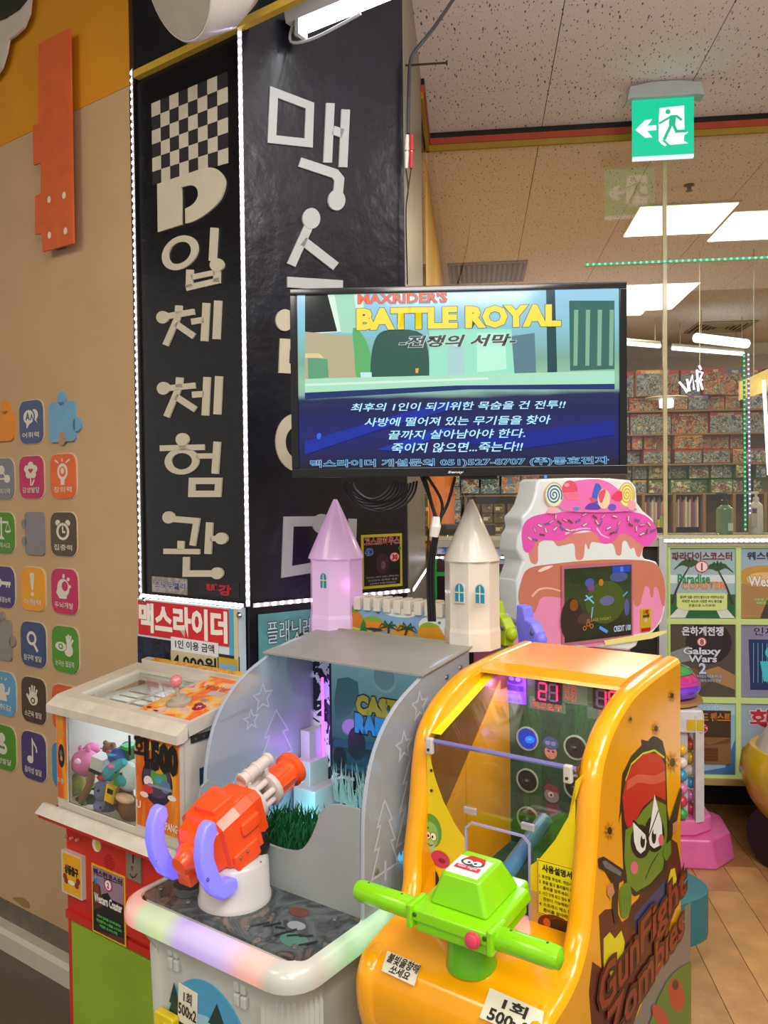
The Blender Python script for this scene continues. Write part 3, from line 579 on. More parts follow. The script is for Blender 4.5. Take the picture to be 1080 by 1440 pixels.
def screen_mat(stops, nscale=(3, 3, 12), amp=.12, emit=1.0, axis='Z', lo=0, hi=1, name='screen'):
    m = bpy.data.materials.new(name); m.use_nodes = True; nt = m.node_tree; b = nt.nodes['Principled BSDF']
    tc = nt.nodes.new('ShaderNodeTexCoord'); sp = nt.nodes.new('ShaderNodeSeparateXYZ'); nt.links.new(tc.outputs['Generated'], sp.inputs[0])
    mp = nt.nodes.new('ShaderNodeMapping'); mp.inputs['Scale'].default_value = nscale; nt.links.new(tc.outputs['Generated'], mp.inputs[0])
    nz = nt.nodes.new('ShaderNodeTexNoise'); nz.inputs['Scale'].default_value = 1; nz.inputs['Detail'].default_value = 3; nt.links.new(mp.outputs[0], nz.inputs['Vector'])
    ma = nt.nodes.new('ShaderNodeMath'); ma.operation = 'MULTIPLY_ADD'; ma.inputs[1].default_value = amp; nt.links.new(nz.outputs['Fac'], ma.inputs[0]); nt.links.new(sp.outputs[axis], ma.inputs[2])
    su = nt.nodes.new('ShaderNodeMath'); su.operation = 'SUBTRACT'; su.inputs[1].default_value = amp/2; nt.links.new(ma.outputs[0], su.inputs[0])
    cr = nt.nodes.new('ShaderNodeValToRGB'); els = cr.color_ramp.elements
    for i, (p, c) in enumerate(stops):
        e = els[i] if i < 2 else els.new(p); e.position = p; e.color = lin(c)
    nt.links.new(su.outputs[0], cr.inputs[0]); b.inputs['Base Color'].default_value = (.01, .01, .012, 1); b.inputs['Roughness'].default_value = .08
    nt.links.new(cr.outputs[0], b.inputs['Emission Color']); b.inputs['Emission Strength'].default_value = emit; return m
sm_ = screen_mat([(0, '#05061a'), (.06, '#0a0f45'), (.2, '#10176a'), (.34, '#0b1450'), (.40, '#1a2450'), (.43, '#8fb6a6'), (.50, '#93c9a4'), (.62, '#7fae9c'), (.8, '#8cc9d8'), (1, '#9fd4ee')], (2, 2, 8), .07)
sc = MB().box(TV, u0+.016, u1-.016, v0+.02, v1-.014, -.006, -.003).build('screen', sm_, tv)
A = Art(TV, px=True, h=-.0028, emit=.95, rough=.1)
def pz(c, pts): A.poly(c, [(400+x/2.16, 380+y/2.16) for x, y in pts])
pz('#d6efe0', [(62, 60), (240, 60), (240, 180), (62, 195)]); pz('#1d2420', [(62, 64), (128, 64), (160, 185), (62, 190)]); pz('#a5d8c0', [(150, 64), (210, 64), (225, 190), (172, 190)])
pz('#b3a98a', [(62, 186), (205, 200), (222, 345), (62, 352)]); pz('#5d9c78', [(70, 262), (130, 270), (134, 325), (72, 332)]); pz('#dcc79a', [(62, 252), (105, 252), (120, 266), (62, 266)])
pz('#5fae6a', spline([(208, 175), (240, 200), (262, 260), (255, 320), (220, 330), (212, 250)], 4, True)); pz('#33594e', spline([(280, 200), (330, 180), (420, 195), (440, 300), (420, 335), (280, 335), (262, 280)], 4, True))
pz('#98e0c4', [(440, 178), (690, 178), (700, 340), (440, 340)]); pz('#b4efd6', [(585, 190), (670, 190), (675, 300), (585, 310)]); pz('#a8cfcf', [(495, 230), (545, 230), (548, 330), (498, 330)])
pz('#c3e6e6', [(230, 310), (265, 310), (265, 340), (235, 342)]); pz('#5c7d8a', [(690, 200), (760, 190), (765, 320), (700, 325)]); pz('#2a4a50', [(795, 60), (822, 60), (830, 360), (800, 360)])
pz('#3a6a62', [(865, 92), (1003, 92), (1003, 300), (868, 305)]); [pz('#7fae92', [(880+k*36, 120), (893+k*36, 120), (890+k*36, 290), (878+k*36, 290)]) for k in range(4)]
pz('#a8dcc0', [(62, 330), (1003, 305), (1003, 345), (62, 372)]); pz('#c9ecd6', [(62, 345), (620, 325), (620, 332), (62, 352)])
pz('#20346a', [(62, 372), (520, 350), (1003, 345), (1003, 362), (560, 362), (62, 392)]); pz('#1b2f9a', [(62, 520), (480, 400), (560, 408), (300, 480), (62, 560)]); pz('#152488', [(520, 520), (1003, 455), (1003, 500), (700, 545)]); pz('#1c35a0', [(280, 545), (470, 480), (520, 480), (360, 550)])
pz('#3b62d8', spline([(98, 500), (106, 494), (112, 500), (108, 512), (100, 512)], 3, True)); pz('#f2a24a', [(398, 298), (408, 298), (406, 312), (398, 312)])
A.build(tv, 'game_picture')
def tvtext(s, x0, y0, x1, y1, c, **k):
    p = TV.px(x0, y1); q = TV.px(x1, y0); text(TV, s, (p[0], p[1], q[0], q[1]), P(c, .3, emit=1.0, noise=0), tv, h=.0032, **k)
dk = P('#2b2a20', .3, noise=0)
tvtext("MAXRIDER'S", 504, 411.5, 628, 427.5, '#e2562a', bold=.03, outline=(.02, dk))
tvtext("BATTLE ROYAL", 504, 430, 786, 463, '#e6cf18', bold=.06, outline=(.02, dk))
tvtext("-전쟁의 서막-", 562, 470, 725, 489, '#10161c', bold=.03, shear=.25, outline=(.03, P('#cfe6e0', .3, emit=.8, noise=0)))
for s, x0, y0, x1, y1 in (("최후의 1인이 되기위한 목숨을 건 전투!!", 494, 563, 795, 579), ("사방에 떨어져 있는 무기들을 찾아", 513, 584, 774, 600), ("끝까지 살아남아야 한다.", 547, 603, 738, 618), ("죽이지 않으면...죽는다!!", 551, 621, 735, 637)):
    tvtext(s, x0, y0, x1, y1, '#a9e0f6', bold=.015, shear=.2)
tvtext("맥스라이더 개설문의 051)527-8707 (주)동호전자", 437, 642, 855, 659, '#0b1226', bold=.0, outline=(.034, P('#8fd0ff', .3, emit=1, noise=0)))
p = TV.px(630, 667); text(TV, "Sensy", (p[0], p[1]+.001, p[0]+.034, p[1]+.007), P('#d8d8d8', .4), tv, h=.005, bold=.03, shear=.2)
MB().box(TV, .37, .45, a0[1]-.008, a0[1]+.001, -.03, -.01).build('sensor', P('#111216', .3), tv)
MB().disc(TV, .555, a0[1]-.004, .003, -.009, -.008).build('power_light', P('#2a5cff', .3, emit=4, noise=0), tv)
arm = MB(); c_ = TV.w(.22, 1.85, -.045); d_ = PR.w(.36, 1.85, .01); arm.tube([c_, c_.lerp(d_, .5)+Vector((.05, 0, 0)), d_], .016, 8); arm.box(TV, .12, .34, 1.74, 1.96, -.055, -.045); arm.box(PR, .30, .42, 1.74, 1.96, .004, .012)
arm.build('wall_bracket', P('#151517', .4), tv)
# cables
def cable(label, paths, r, m='#111114', name='cable', n=8, group=None):
    t = T(name, label, 'cable', paths[0][0], group=group)
    for p in paths: MB().tube(spline([tuple(q) for q in p], 5), r, n).build('wire', P(m, .4), t, smooth=True)
    return t
coil = []
for k in range(9):
    r = .035+.004*k; cx, cz = .235+.002*k, a0[1]-.012
    coil.append([TV.w(cx-.06+r*1.25*math.cos(a), cz-r*.95*math.sin(a)+.003*math.sin(3*a+k), -.03-.004*k) for a in [math.pi*i/8 for i in range(9)]])
cable('black cable coil hanging under the television', coil, .0028, name='cable_coil')
kn = TV.w(*TV.px(613, 742), -.05)
cable('bundle of black cables from the television down to a taped knot', [[TV.w(*TV.px(x, 668), -.03), TV.w(*TV.px(x+dx, 706), -.05), kn+Vector((k*.004, 0, .0)), TV.w(*TV.px(602+k*4, 800), -.06), TV.w(*TV.px(604+k*4, 880), -.06)] for k, (x, dx) in enumerate(((592, 14), (597, 10), (600, 22)))]+[[TV.w(*TV.px(641, 670), -.04), TV.w(*TV.px(630, 710), -.05), kn]], .0035, name='cable_bundle')
t = T('tape_wrap', 'white tape wrapped round the cable knot under the television', 'tape', kn)
MB().tube([kn+Vector((.002, 0, .022)), kn+Vector((0, -.002, 0)), kn+Vector((-.004, 0, -.022))], [.009, .012, .010], 8).build('tape', P('#d9d9d6', .5), t)
# top cable, connectors
CPn = Fr((0, 2.455, 0), (1, 0, 0), UP)
e1 = at_z(655, -30, 3.3); e2 = CPn.w(*CPn.px(577, 88))
cable('thick grey cable sagging from the ceiling to the pillar side', [[e1, at_z(640, -5, 3.15), at_z(612, 36, 2.98).lerp(e2, .1), CPn.w(*CPn.px(585, 70)), e2, CPn.w(*CPn.px(575, 130)), CPn.w(*CPn.px(574, 188))]], .0055, '#3a3d42')
cable('thin black twin wire hanging down the pillar side below the plugs', [[CPn.w(*CPn.px(571+k*7, 238)), CPn.w(*CPn.px(574, 268)), CPn.w(*CPn.px(571, 300)), CPn.w(*CPn.px(573, 400))] for k in (0, 1)], .002)
for x, c, lb, cc in ((572, '#e8e4dc', 'white audio plug pair on the thin wire beside the pillar', 'plug'), (578.5, '#c4262e', 'red audio plug pair on the thin wire beside the pillar', 'plug')):
    t = T('audio_plug', lb, cc, CPn.w(*CPn.px(x, 210)))
    MB().tube([CPn.w(*CPn.px(x+.6, 190)), CPn.w(*CPn.px(x, 212))], [.0055, .0075], 10).build('jack', P(c, .4), t, smooth=True)
    MB().tube([CPn.w(*CPn.px(x, 214)), CPn.w(*CPn.px(x-.6, 237))], [.0075, .005], 10).build('jack', P(c, .4), t, smooth=True)
    MB().tube([CPn.w(*CPn.px(x, 209.5)), CPn.w(*CPn.px(x, 215.5))], .0055, 10).build('ring', P('#c9b070', .3, metal=.8), t)
t = T('nail', 'dark nail pushed through the pillar side holding the grey cable', 'nail', CPn.w(*CPn.px(580, 91)))
pn_ = CPn.w(*CPn.px(570, 92)); MB().tube([pn_, pn_+RT.z*.12], .003, 6).tube([pn_+RT.z*.12, pn_+RT.z*.125], .007, 8).build('shaft', P('#2b2320', .5, metal=.5), t)
# fluorescent tube lamp
f0, f1 = at_z(421, 43, 2.84), at_z(600, -30, 2.84); dd = (f1-f0).normalized(); sd = dd.cross(UP).normalized(); LF = Fr(f0, dd, sd, UP)
t = T('tube_lamp', 'bright white fluorescent tube lamp at the top of the wide pillar face', 'lamp', f0)
L_ = (f1-f0).length
hb = MB().prism(Fr(f0, sd, UP, dd), [(-.020, .02), (.020, .02), (.028, .05), (-.028, .05)], -.03, L_).build('housing', P('#d8d8d4', .4), t)
MB().tube([f0, f1], .0135, 14).build('tube', P('#f6fbff', .3, emit=6, noise=0), t, smooth=True)
MB().tube([f0-dd*.012, f0+dd*.01], .0145, 14).build('cap', P('#c8ccd0', .3, metal=.7), t)
MB().tube(spline([tuple(f0-dd*.02+UP*.03), tuple(f0-dd*.03-UP*.02+sd*.0), tuple(f0+dd*.05-UP*.035), tuple(f0+dd*.2-UP*.02)], 5), .004, 8).build('wire', P('#d8dde0', .4), t)
MB().box(LF, 0, .012, -.02, .02, -.02, .03).build('socket', P('#e0e0dc', .4), t)
# white round lamp body at the top
dc = CP + ray(277, -38).normalized()*2.38; DF = Fr(dc, (ray(540, 700)).normalized().cross(Vector((.4, 0, 1))), Vector((.3, .2, 1)).normalized())
dz = Vector((-.62, -.50, -.35)).normalized(); dx = dz.cross(UP).normalized(); DF = Fr(dc, dx, dz.cross(dx), dz)
t = T('round_lamp', 'white round lamp body jutting out above the top of the narrow pillar face', 'lamp', dc)
MB().lathe(DF, [(.03, -.16), (.085, -.13), (.125, -.06), (.14, .02), (.143, .05), (.138, .058)], 40).build('shell', P('#d9d6cf', .35, coat=.3), t, smooth=True)
MB().disc(DF, 0, 0, .134, .058, .060, n=40).build('diffuser', P('#a9a294', .5), t)
led_strip('short white LED strip bent over the round lamp body at the top', [c0+UP*2.835, c0+UP*2.9+Vector((-.03, -.02, 0)), c0+UP*2.97+Vector((-.08, -.03, 0))], .0215, em=9, nrm=-VX)
# ------------------------------------------------------------------ exit sign
ep = at_z(934, 117, CEIL); EX = Fr(Vector((ep.x, ep.y, 0)), UX, UP)
t = T('exit_sign', 'glowing green exit sign with a running figure and left arrow under the ceiling', 'sign', (ep.x, ep.y, CEIL-.005))
hl, hr = EX.px(880, 128)[0], EX.px(988, 128)[0]
MB().prism(EX, [(hl, CEIL-.075), (hl+.012, CEIL-.02), (hl+.1, CEIL-.006), (hr-.1, CEIL-.006), (hr-.012, CEIL-.02), (hr, CEIL-.075), (hr-.02, CEIL-.068), (hl+.02, CEIL-.068)], -.035, .035).build('housing', P('#b9c4c4', .4), t, bevel=.003)
x0, y1 = EX.px(889, 137); x1, y0 = EX.px(975, 217); y1 = CEIL-.068; x1 = EX.px(975, 180)[0]
MB().box(EX, x0, x1, y0-.006, y1, -.008, .008).build('panel', P('#08c493', .3, emit=1.1, noise=0), t)
MB().box(EX, x0, x1, y0-.014, y0-.001, -.009, .009).build('lower_edge', P('#e6f4ff', .3, emit=1, noise=0), t)
for F_ in (EX, Fr(EX.o, EX.x, EX.y, -EX.z)):
    A = Art(F_, h=.0085, emit=1.0)
    H_ = (x1-x0)
    def e(x, y): return (x0+(x-45)/415*H_, y1-(y-170)/400*(y1-y0))
    A.poly('#f4fffb', [e(*q) for q in [(228, 235), (395, 228), (397, 395), (422, 420), (396, 436), (392, 476), (422, 496), (300, 500), (262, 462), (222, 466), (222, 330)]])
    A.poly('#f4fffb', [e(*q) for q in [(222, 466), (240, 462), (278, 500), (265, 508), (240, 490)]])
    A.poly('#f4fffb', [e(*q) for q in [(62, 380), (130, 315), (180, 310), (145, 355), (207, 355), (207, 390), (145, 392), (180, 440), (130, 440)]])
    g = '#08b98a'; k = H_/415
    c = e(285, 265); A.ell(g, c[0], c[1], 17*k)
    for pts, w in (([(300, 300), (345, 300), (378, 330)], 16), ([(305, 300), (262, 325), (225, 345)], 14), ([(318, 300), (312, 360)], 44), ([(310, 350), (258, 462)], 20), ([(318, 350), (342, 408), (412, 408)], 20)):
        A.line(g, [e(*q) for q in pts], w*k)
    A.build(t, 'pictogram')
# ------------------------------------------------------------------ posters on the pillar
def pquad(fr, tl, tr, br, bl): return [fr.px(*q) for q in (tl, tr, br, bl)]
def poster(name, label, cat, fr, box, h, body, frame=None, fw=.008, th=.004, rim='#1a1a1a'):
    u0, v0, u1, v1 = box
    t = T(name, label, cat, fr.w((u0+u1)/2, v0, h))
    if frame: MB().box(fr, u0, u1, v0, v1, h, h+th).build('frame', P(frame, .4), t); MB().box(fr, u0+fw, u1-fw, v0+fw, v1-fw, h+th-.001, h+th+.0006).build('sheet', body if not isinstance(body, str) else P(body, .4), t)
    else: MB().box(fr, u0, u1, v0, v1, h, h+th).build('sheet', body if not isinstance(body, str) else P(body, .4), t)
    return t
def bx(fr, x0, y0, x1, y1): p = fr.px(x0, (y1)); q = fr.px(x1, y0); r = fr.px(x0, y0); s = fr.px(x1, y1); return (min(p[0], r[0]), (p[1]+s[1])/2, max(q[0], s[0]), (q[1]+r[1])/2)
def sub(b, x0, y0, x1, y1): return (b[0]+(b[2]-b[0])*x0, b[1]+(b[3]-b[1])*y0, b[0]+(b[2]-b[0])*x1, b[1]+(b[3]-b[1])*y1)
def lab(fr, s, b, c, t, h, bold=.02, oc=None, ow=.03, **k): text(fr, s, b, P(c, .5, noise=0), t, h=h, bold=bold, outline=(ow, P(oc, .5, noise=0)) if oc else None, **k)
b = bx(PR, 506.8, 751, 563, 826)
t = poster('poster', 'dark ghost house poster with a yellow border on the wide pillar face', 'poster', PR, b, .004, '#14101a', '#c9c023', .008)
A = Art(PR, b, h=.0089); A.ell('#3a2038', .5, .45, .16, .2); A.ell('#6b5560', .52, .42, .055, .08); A.ell('#2a1620', .505, .43, .015, .012); A.ell('#c21f3a', .8, .56, .125, .09); A.ell('#f0d8d8', .8, .56, .105, .075); A.ell('#1e8a3a', .93, .72, .035, .035); A.build(t)
lab(PR, '고스트하우스', sub(b, .07, .80, .93, .94), '#b3202c', t, .0102, oc='#e8cfd4'); lab(PR, '4D', sub(b, .08, .62, .27, .74), '#1e6fc0', t, .0102, oc='#9fd0ff'); lab(PR, '30', sub(b, .74, .51, .87, .61), '#b0152a', t, .0106, .05)
for k, s in enumerate(('당신뒤는 가족의 공포도 끔찍한 복수', '당신뒤의 끔찍한 얼굴', '공포여행의 한계를 체험해보자!!')): lab(PR, s, sub(b, .1+.04*k, .19-k*.06, .9-.04*k, .225-k*.06), '#b9b4bd', t, .0102, 0)
b = bx(PL, 215.8, 812, 265, 834)
t = poster('sticker', 'grey snowy valley sticker at the foot of the narrow pillar face', 'sticker', PL, b, .004, busy(['#8a8378', '#a39a96', '#6b6158'], 20, stretch=(1, 1, 1), kind='n'), th=.001)
lab(PL, '스노우밸리', sub(b, .1, .3, .95, .72), '#3a3370', t, .0062, oc='#e6e6f4')
b = bx(PL, 283, 818, 338, 838)
t = poster('sticker', 'dark sticker with red characters at the foot of the narrow pillar face', 'sticker', PL, b, .004, '#221d22', th=.001)
lab(PL, '빨강', sub(b, .2, .1, .8, .8), '#a81c2a', t, .0062, .05)
# price board
def cz6(x, y): return (190+x/6, 760+y/6)
b0 = PL.px(*cz6(90, 480)); b1 = PL.px(*cz6(940, 565)); ub0, ub1 = b0[0], b1[0]; zt_ = (b0[1]+b1[1])/2
t = T('price_board', 'red and white name board with ride price papers under the pillar LED strip', 'sign', PL.w((ub0+ub1)/2, .88, .03))
MB().box(PL, ub0, ub1, .80, zt_, .004, .03).build('board', P('#cfe6ee', .5), t)
MB().box(PL, ub1-.014, ub1, .80, zt_, .03, .034).build('edge_strip', P('#cfc4a0', .5), t)
rz = PL.px(*cz6(112, 783))[1]; rb = (ub0+.004, rz+.002, ub1-.036, zt_-.004)
MB().box(PL, ub1-.036, ub1-.014, rz-.02, zt_-.002, .03, .0305).build('blue_strip', P('#4aa6cf', .4), t)
MB().box(PL, *[rb[i] for i in (0, 2, 1, 3)], .03, .032).build('red_sheet', P('#cf1f2b', .35), t)
lab(PL, '맥스라이더', sub(rb, .02, .12, .98, .9), '#f1ece6', t, .0326, .045)
def sheetpx(x0, y0, x1, y1, h): p = PL.px(*cz6(x0, y0), h); q = PL.px(*cz6(x1, y1), h); return (p[0], q[1], q[0], p[1])
s1 = sheetpx(300, 812, 700, 985, .034); MB().box(PL, s1[0], s1[2], s1[1], s1[3], .032, .0335).build('price_paper', P('#dfe3ea', .5), t)
lab(PL, '1인 이용 금액', sub(s1, .1, .22, .92, .84), '#1c1c24', t, .0342, .02)
s2 = (s1[0]-.002, s1[1]-.13, s1[2]-.004, s1[1]); MB().box(PL, s2[0], s2[2], s2[1], s2[3], .032, .0335).build('price_paper', P('#c9bd98', .5), t)
lab(PL, '4,000원', (s1[0]+.008, s1[1]-.056, s1[2]-.008, s1[1]-.006), '#15140f', t, .0342, .03)
s3 = (ub0+.0, .85, s1[0]-.004, rz-.004); MB().box(PL, s3[0], s3[2], s3[1], s3[3], .03, .0325).build('dark_picture', busy(['#0d1020', '#1c2340', '#0a0c14', '#3a1f28'], 22, kind='n'), t)
s4 = (s1[2]+.002, .85, ub1-.002, rz-.028); MB().box(PL, s4[0], s4[2], s4[1], s4[3], .032, .0345).build('picture_frame', P('#c9a52a', .5), t)
MB().box(PL, s4[0]-.006, s4[2]+.004, s4[1], s4[3]+.008, .03, .032).build('frame_back', P('#2b2620', .5), t)
A = Art(PL, s4, h=.0348); A.rect('#7fb6dc', .06, .4, .94, .95); A.rect('#c9a07a', .06, .0, .94, .45); A.ell('#5a4a3c', .3, .15, .28, .18); A.ell('#6b5846', .75, .1, .22, .2); A.ell('#c22a2a', .5, .42, .14, .1); A.ell('#eeeeee', .5, .42, .1, .07); A.build(t)
lab(PL, 'BATTLE ROYAL', sub(s4, .12, .66, .88, .8), '#b3202c', t, .0366, .05, oc='#1c2a6a'); lab(PL, "MAXRIDER'S", sub(s4, .2, .82, .6, .88), '#b3202c', t, .0366, .03)
for px_, py_ in ((203.5, 844), (337, 865)): w_ = PL.px(px_, py_, .03); MB().lathe(Fr(PL.w(w_[0], w_[1], .03), PL.x, PL.y), [(.008, 0), (.009, .004), (.005, .008), (.001, .009)], 10).build('screw_cap', P('#a8aaa6', .2, metal=.9), t)
b = bx(PR, 362, 868, 452, 930); b = (PR.px(362, 880)[0], 1.0, PR.px(470, 880)[0], 1.275)
t = poster('poster', 'teal planet ride poster with a dark machine low on the wide pillar face', 'poster', PR, b, .004, busy(['#4a8a8e', '#5f9fa0', '#6fb0ae', '#47797f'], 6, kind='n', hard=False), th=.004)
A = Art(PR, b, h=.0083); A.ell('#3a4446', .62, .45, .28, .34); A.ell('#566366', .62, .45, .2, .24); A.ell('#23292b', .62, .45, .12, .15); A.line('#2a3436', [(.1, .2), (.4, .85)], .004); A.build(t)
lab(PR, '플래닛레이서', sub(b, .1, .70, 1.15 if False else .98, .92), '#cfe6ea', t, .0096, .0, oc='#2b3a4a'); lab(PR, '3D', sub(b, .06, .05, .3, .28), '#2353b0', t, .0096, .05, oc='#bfe0ff')
t = poster('poster', 'small yellow framed notice low at the front corner of the pillar', 'poster', PR, (PR.px(353.5, 917)[0], .99, PR.px(358, 917)[0], 1.05), .004, '#3a3420', '#c9a52a', .003)
# ------------------------------------------------------------------ shop: lamps, vents
def cellbox(c): return GX+c[0]*.6, GY+c[1]*.6
def at_uv(cx, cy): d = Vector((cx, cy, 0))-Q; return d.dot(UX)-.3, d.dot(VX)-.3
for k, c in enumerate(((1.89, 5.25), (2.22, 7.8))):
    x, y = at_uv(*c); lb = ['large square ceiling light panel just inside the shop glass', 'small far ceiling light panel beside the television corner'][k]
    t = T('ceiling_light', lb, 'ceiling light', UV.w(x+.3, y+.3, CEIL))
    MB().box(UV, x, x+.6, y, y+.6, CEIL-.012, CEIL-.001).build('frame', P('#d9cfae', .4), t)
    MB().box(UV, x+.015, x+.585, y+.015, y+.585, CEIL-.016, CEIL-.012).build('diffuser', P('#fff4d2', .4, emit=4, noise=0), t)
for k, (c, lb, cc) in enumerate(zip(((.83, 6.48), (3.6, 8.75)), ('wood-toned slatted ceiling vent behind the top of the television', 'square ceiling vent with sloping slats over the shop shelves'), ('#8c7a58', '#c2b69a'))):
    x, y = at_uv(*c); t = T('ceiling_vent', lb, 'vent', UV.w(x+.3, y+.3, CEIL))
    MB().box(UV, x, x+.6, y, y+.6, CEIL-.006, CEIL-.001).build('backing', P('#3a2f22', .8), t)
    fm = MB(); fm.box(UV, x, x+.6, y, y+.02, CEIL-.014, CEIL-.001); fm.box(UV, x, x+.6, y+.58, y+.6, CEIL-.01, CEIL); fm.box(UV, x, x+.02, y, y+.6, CEIL-.01, CEIL); fm.box(UV, x+.58, x+.6, y, y+.6, CEIL-.01, CEIL); fm.build('frame', P(cc, .6), t)
    if k == 0:
        for i in range(14): MB().box(UV, x+.035+i*.039, x+.055+i*.039, y+.03, y+.57, CEIL-.02, CEIL).build('slat', P(cc, .6), t)
    else:
        for i in range(5):
            d = .05+i*.05; s_ = MB()
            s_.box(UV, x+d, x+.6-d, y+d, y+d+.012, CEIL-.018, CEIL); s_.box(UV, x+d, x+.6-d, y+.588-d, y+.6-d, CEIL-.018, CEIL); s_.box(UV, x+d, x+d+.012, y+d+.012, y+.588-d, CEIL-.018, CEIL); s_.box(UV, x+.588-d, x+.6-d, y+d+.012, y+.588-d, CEIL-.018, CEIL); s_.build('slat', P(cc, .6), t)
t = T('sprinkler', 'small dark ceiling sprinkler head inside the shop above the large light panel', 'sprinkler', at_z(969, 260, CEIL)); MB().lathe(Fr(at_z(969, 260, CEIL), UX, -VX, -UP), [(.03, 0), (.03, .004), (.012, .01), (.012, .03), (.02, .034)], 14).build('head', P('#6b5a44', .4, metal=.5), t)
for k, (p, q, lb) in enumerate((((979, 475), (1050, 483.5), 'thick glowing tube standing in for a lamp reflection over the shop shelves'), ((946, 489.5), (1045, 497.5), 'long thin tube light below the thick one over the shop shelves'), ((860, 481), (928, 486.5), 'thin tube light over the shelves beside the television'))):  # the first, thick tube is a tube reflection modelled as a glowing shape
    a = at_z(*p, 3.05); b2 = at_z(*q, 3.05); t = T('tube_light', lb, 'light', a)
    MB().tube([a, b2], .045 if k == 0 else .022, 10).build('tube', P('#eef6ff', .3, emit=3, noise=0), t, smooth=True)
    MB().tube([a+UP*.03, b2+UP*.03], .02, 6).build('housing', P('#bdb6a2', .5), t)
    for w_ in (a.lerp(b2, .1), a.lerp(b2, .9)): MB().tube([w_+UP*.03, Vector((w_.x, w_.y, CEIL))], .004, 5).build('hanger', P('#a89f88', .5), t)
# ------------------------------------------------------------------ shelves of toy boxes at the back
SF = 5.35; SH = Fr(UV.w(0, SF, 0), UX, UP)
def shp(x, y): return SH.px(x, y)
shelf = T('toy_shelf', 'wide wooden wall shelf with open cubbies along the shop back wall', 'shelf', SH.w(3, 0, -.2))
wd = P('#8a6638', .5, noise=.12, ns=6)
xl = shp(612, 600)[0]; xr = shp(1140, 600)[0]
def sz(y): return SH.px(950, y)[1]
MB().box(SH, xl, xr, 0, sz(515), -.5, -.47).build('back_board', P('#8f7048', .6), shelf)
for y in (577, 610, 652.5, 694, 750): z = sz(y); MB().box(SH, xl, xr, z-.014, z+.004, -.47, .0).build('shelf_board', wd, shelf)
for x in (612, 655, 733, 904.5, 948, 990, 1032, 1076, 1120):
    u = shp(x, 720)[0]; MB().box(SH, u-.015, u+.015, 0, sz(694), -.47, .02).build('divider', wd, shelf)
for x in (): MB().box(SH, u-.012, u+.012, sz(694), sz(520), -.47, .015).build('divider', wd, shelf)
ordn = ['first', 'second', 'third', 'fourth', 'fifth', 'sixth', 'seventh', 'eighth', 'ninth', 'tenth', 'eleventh', 'twelfth']
rowsd = [   # (row phrase, y0, y1, header colour, [(x0,x1)], palette id, text)
 ('top row', 450, 592, '#a3302a', [(150, 233), (237, 283), (285, 460), (462, 522), (530, 640), (642, 755), (757, 880), (884, 985), (990, 1080)], 0, 'NINJAGO'),
 ('second row', 592, 668, '#a3302a', [(170, 252), (255, 415), (417, 560), (562, 670), (672, 778), (780, 862), (866, 985)], 0, 'NINJAGO'),
 ('third row', 682, 797, '#a3302a', [(160, 252), (257, 478), (482, 682), (684, 862), (868, 985), (988, 1080)], 0, 'NINJAGO'),
 ('fourth row', 802, 878, '#9c3b2c', [(180, 262), (264, 322), (332, 403), (406, 488), (491, 640), (643, 800), (804, 875)], 1, ''),
 ('fifth row', 880, 955, '#9c3b2c', [(170, 233), (236, 318), (321, 468), (486, 635), (639, 785), (805, 870), (874, 985)], 0, ''),
 ('sixth row', 960, 1036, '#3c7a2c', [(236, 269), (271, 352), (357, 462), (468, 573), (576, 686), (689, 755), (757, 808), (814, 872), (930, 985)], 2, ''),
 ('seventh row', 1040, 1113, '#3c7a2c', [(272, 350), (358, 464), (468, 574), (577, 686), (689, 808), (814, 872), (930, 985)], 2, '')]
pals = [['#34485c', '#7f93a0', '#a8a898', '#4c4238', '#8a9aa0', '#2b3846', '#c8bfa4', '#6a5a4c'], ['#7a2f22', '#c98a4a', '#3a3128', '#b8ab8c', '#4a6a58', '#d96a2c'], ['#2f5a2a', '#7a8a4a', '#b9b59a', '#3a3a30', '#a8462c', '#5f8fb0', '#d8cfa0']]
lbq = ['blue and grey battle', 'sandy brown battle', 'orange and grey machine', 'pale grey robot']
bxi = 0
BZ = [sz(y) for y in (577, 610, 652.5, 694)]
base_y = {0: 577, 1: 577, 2: 610, 3: 0, 4: 652.5, 5: 0, 6: 694}
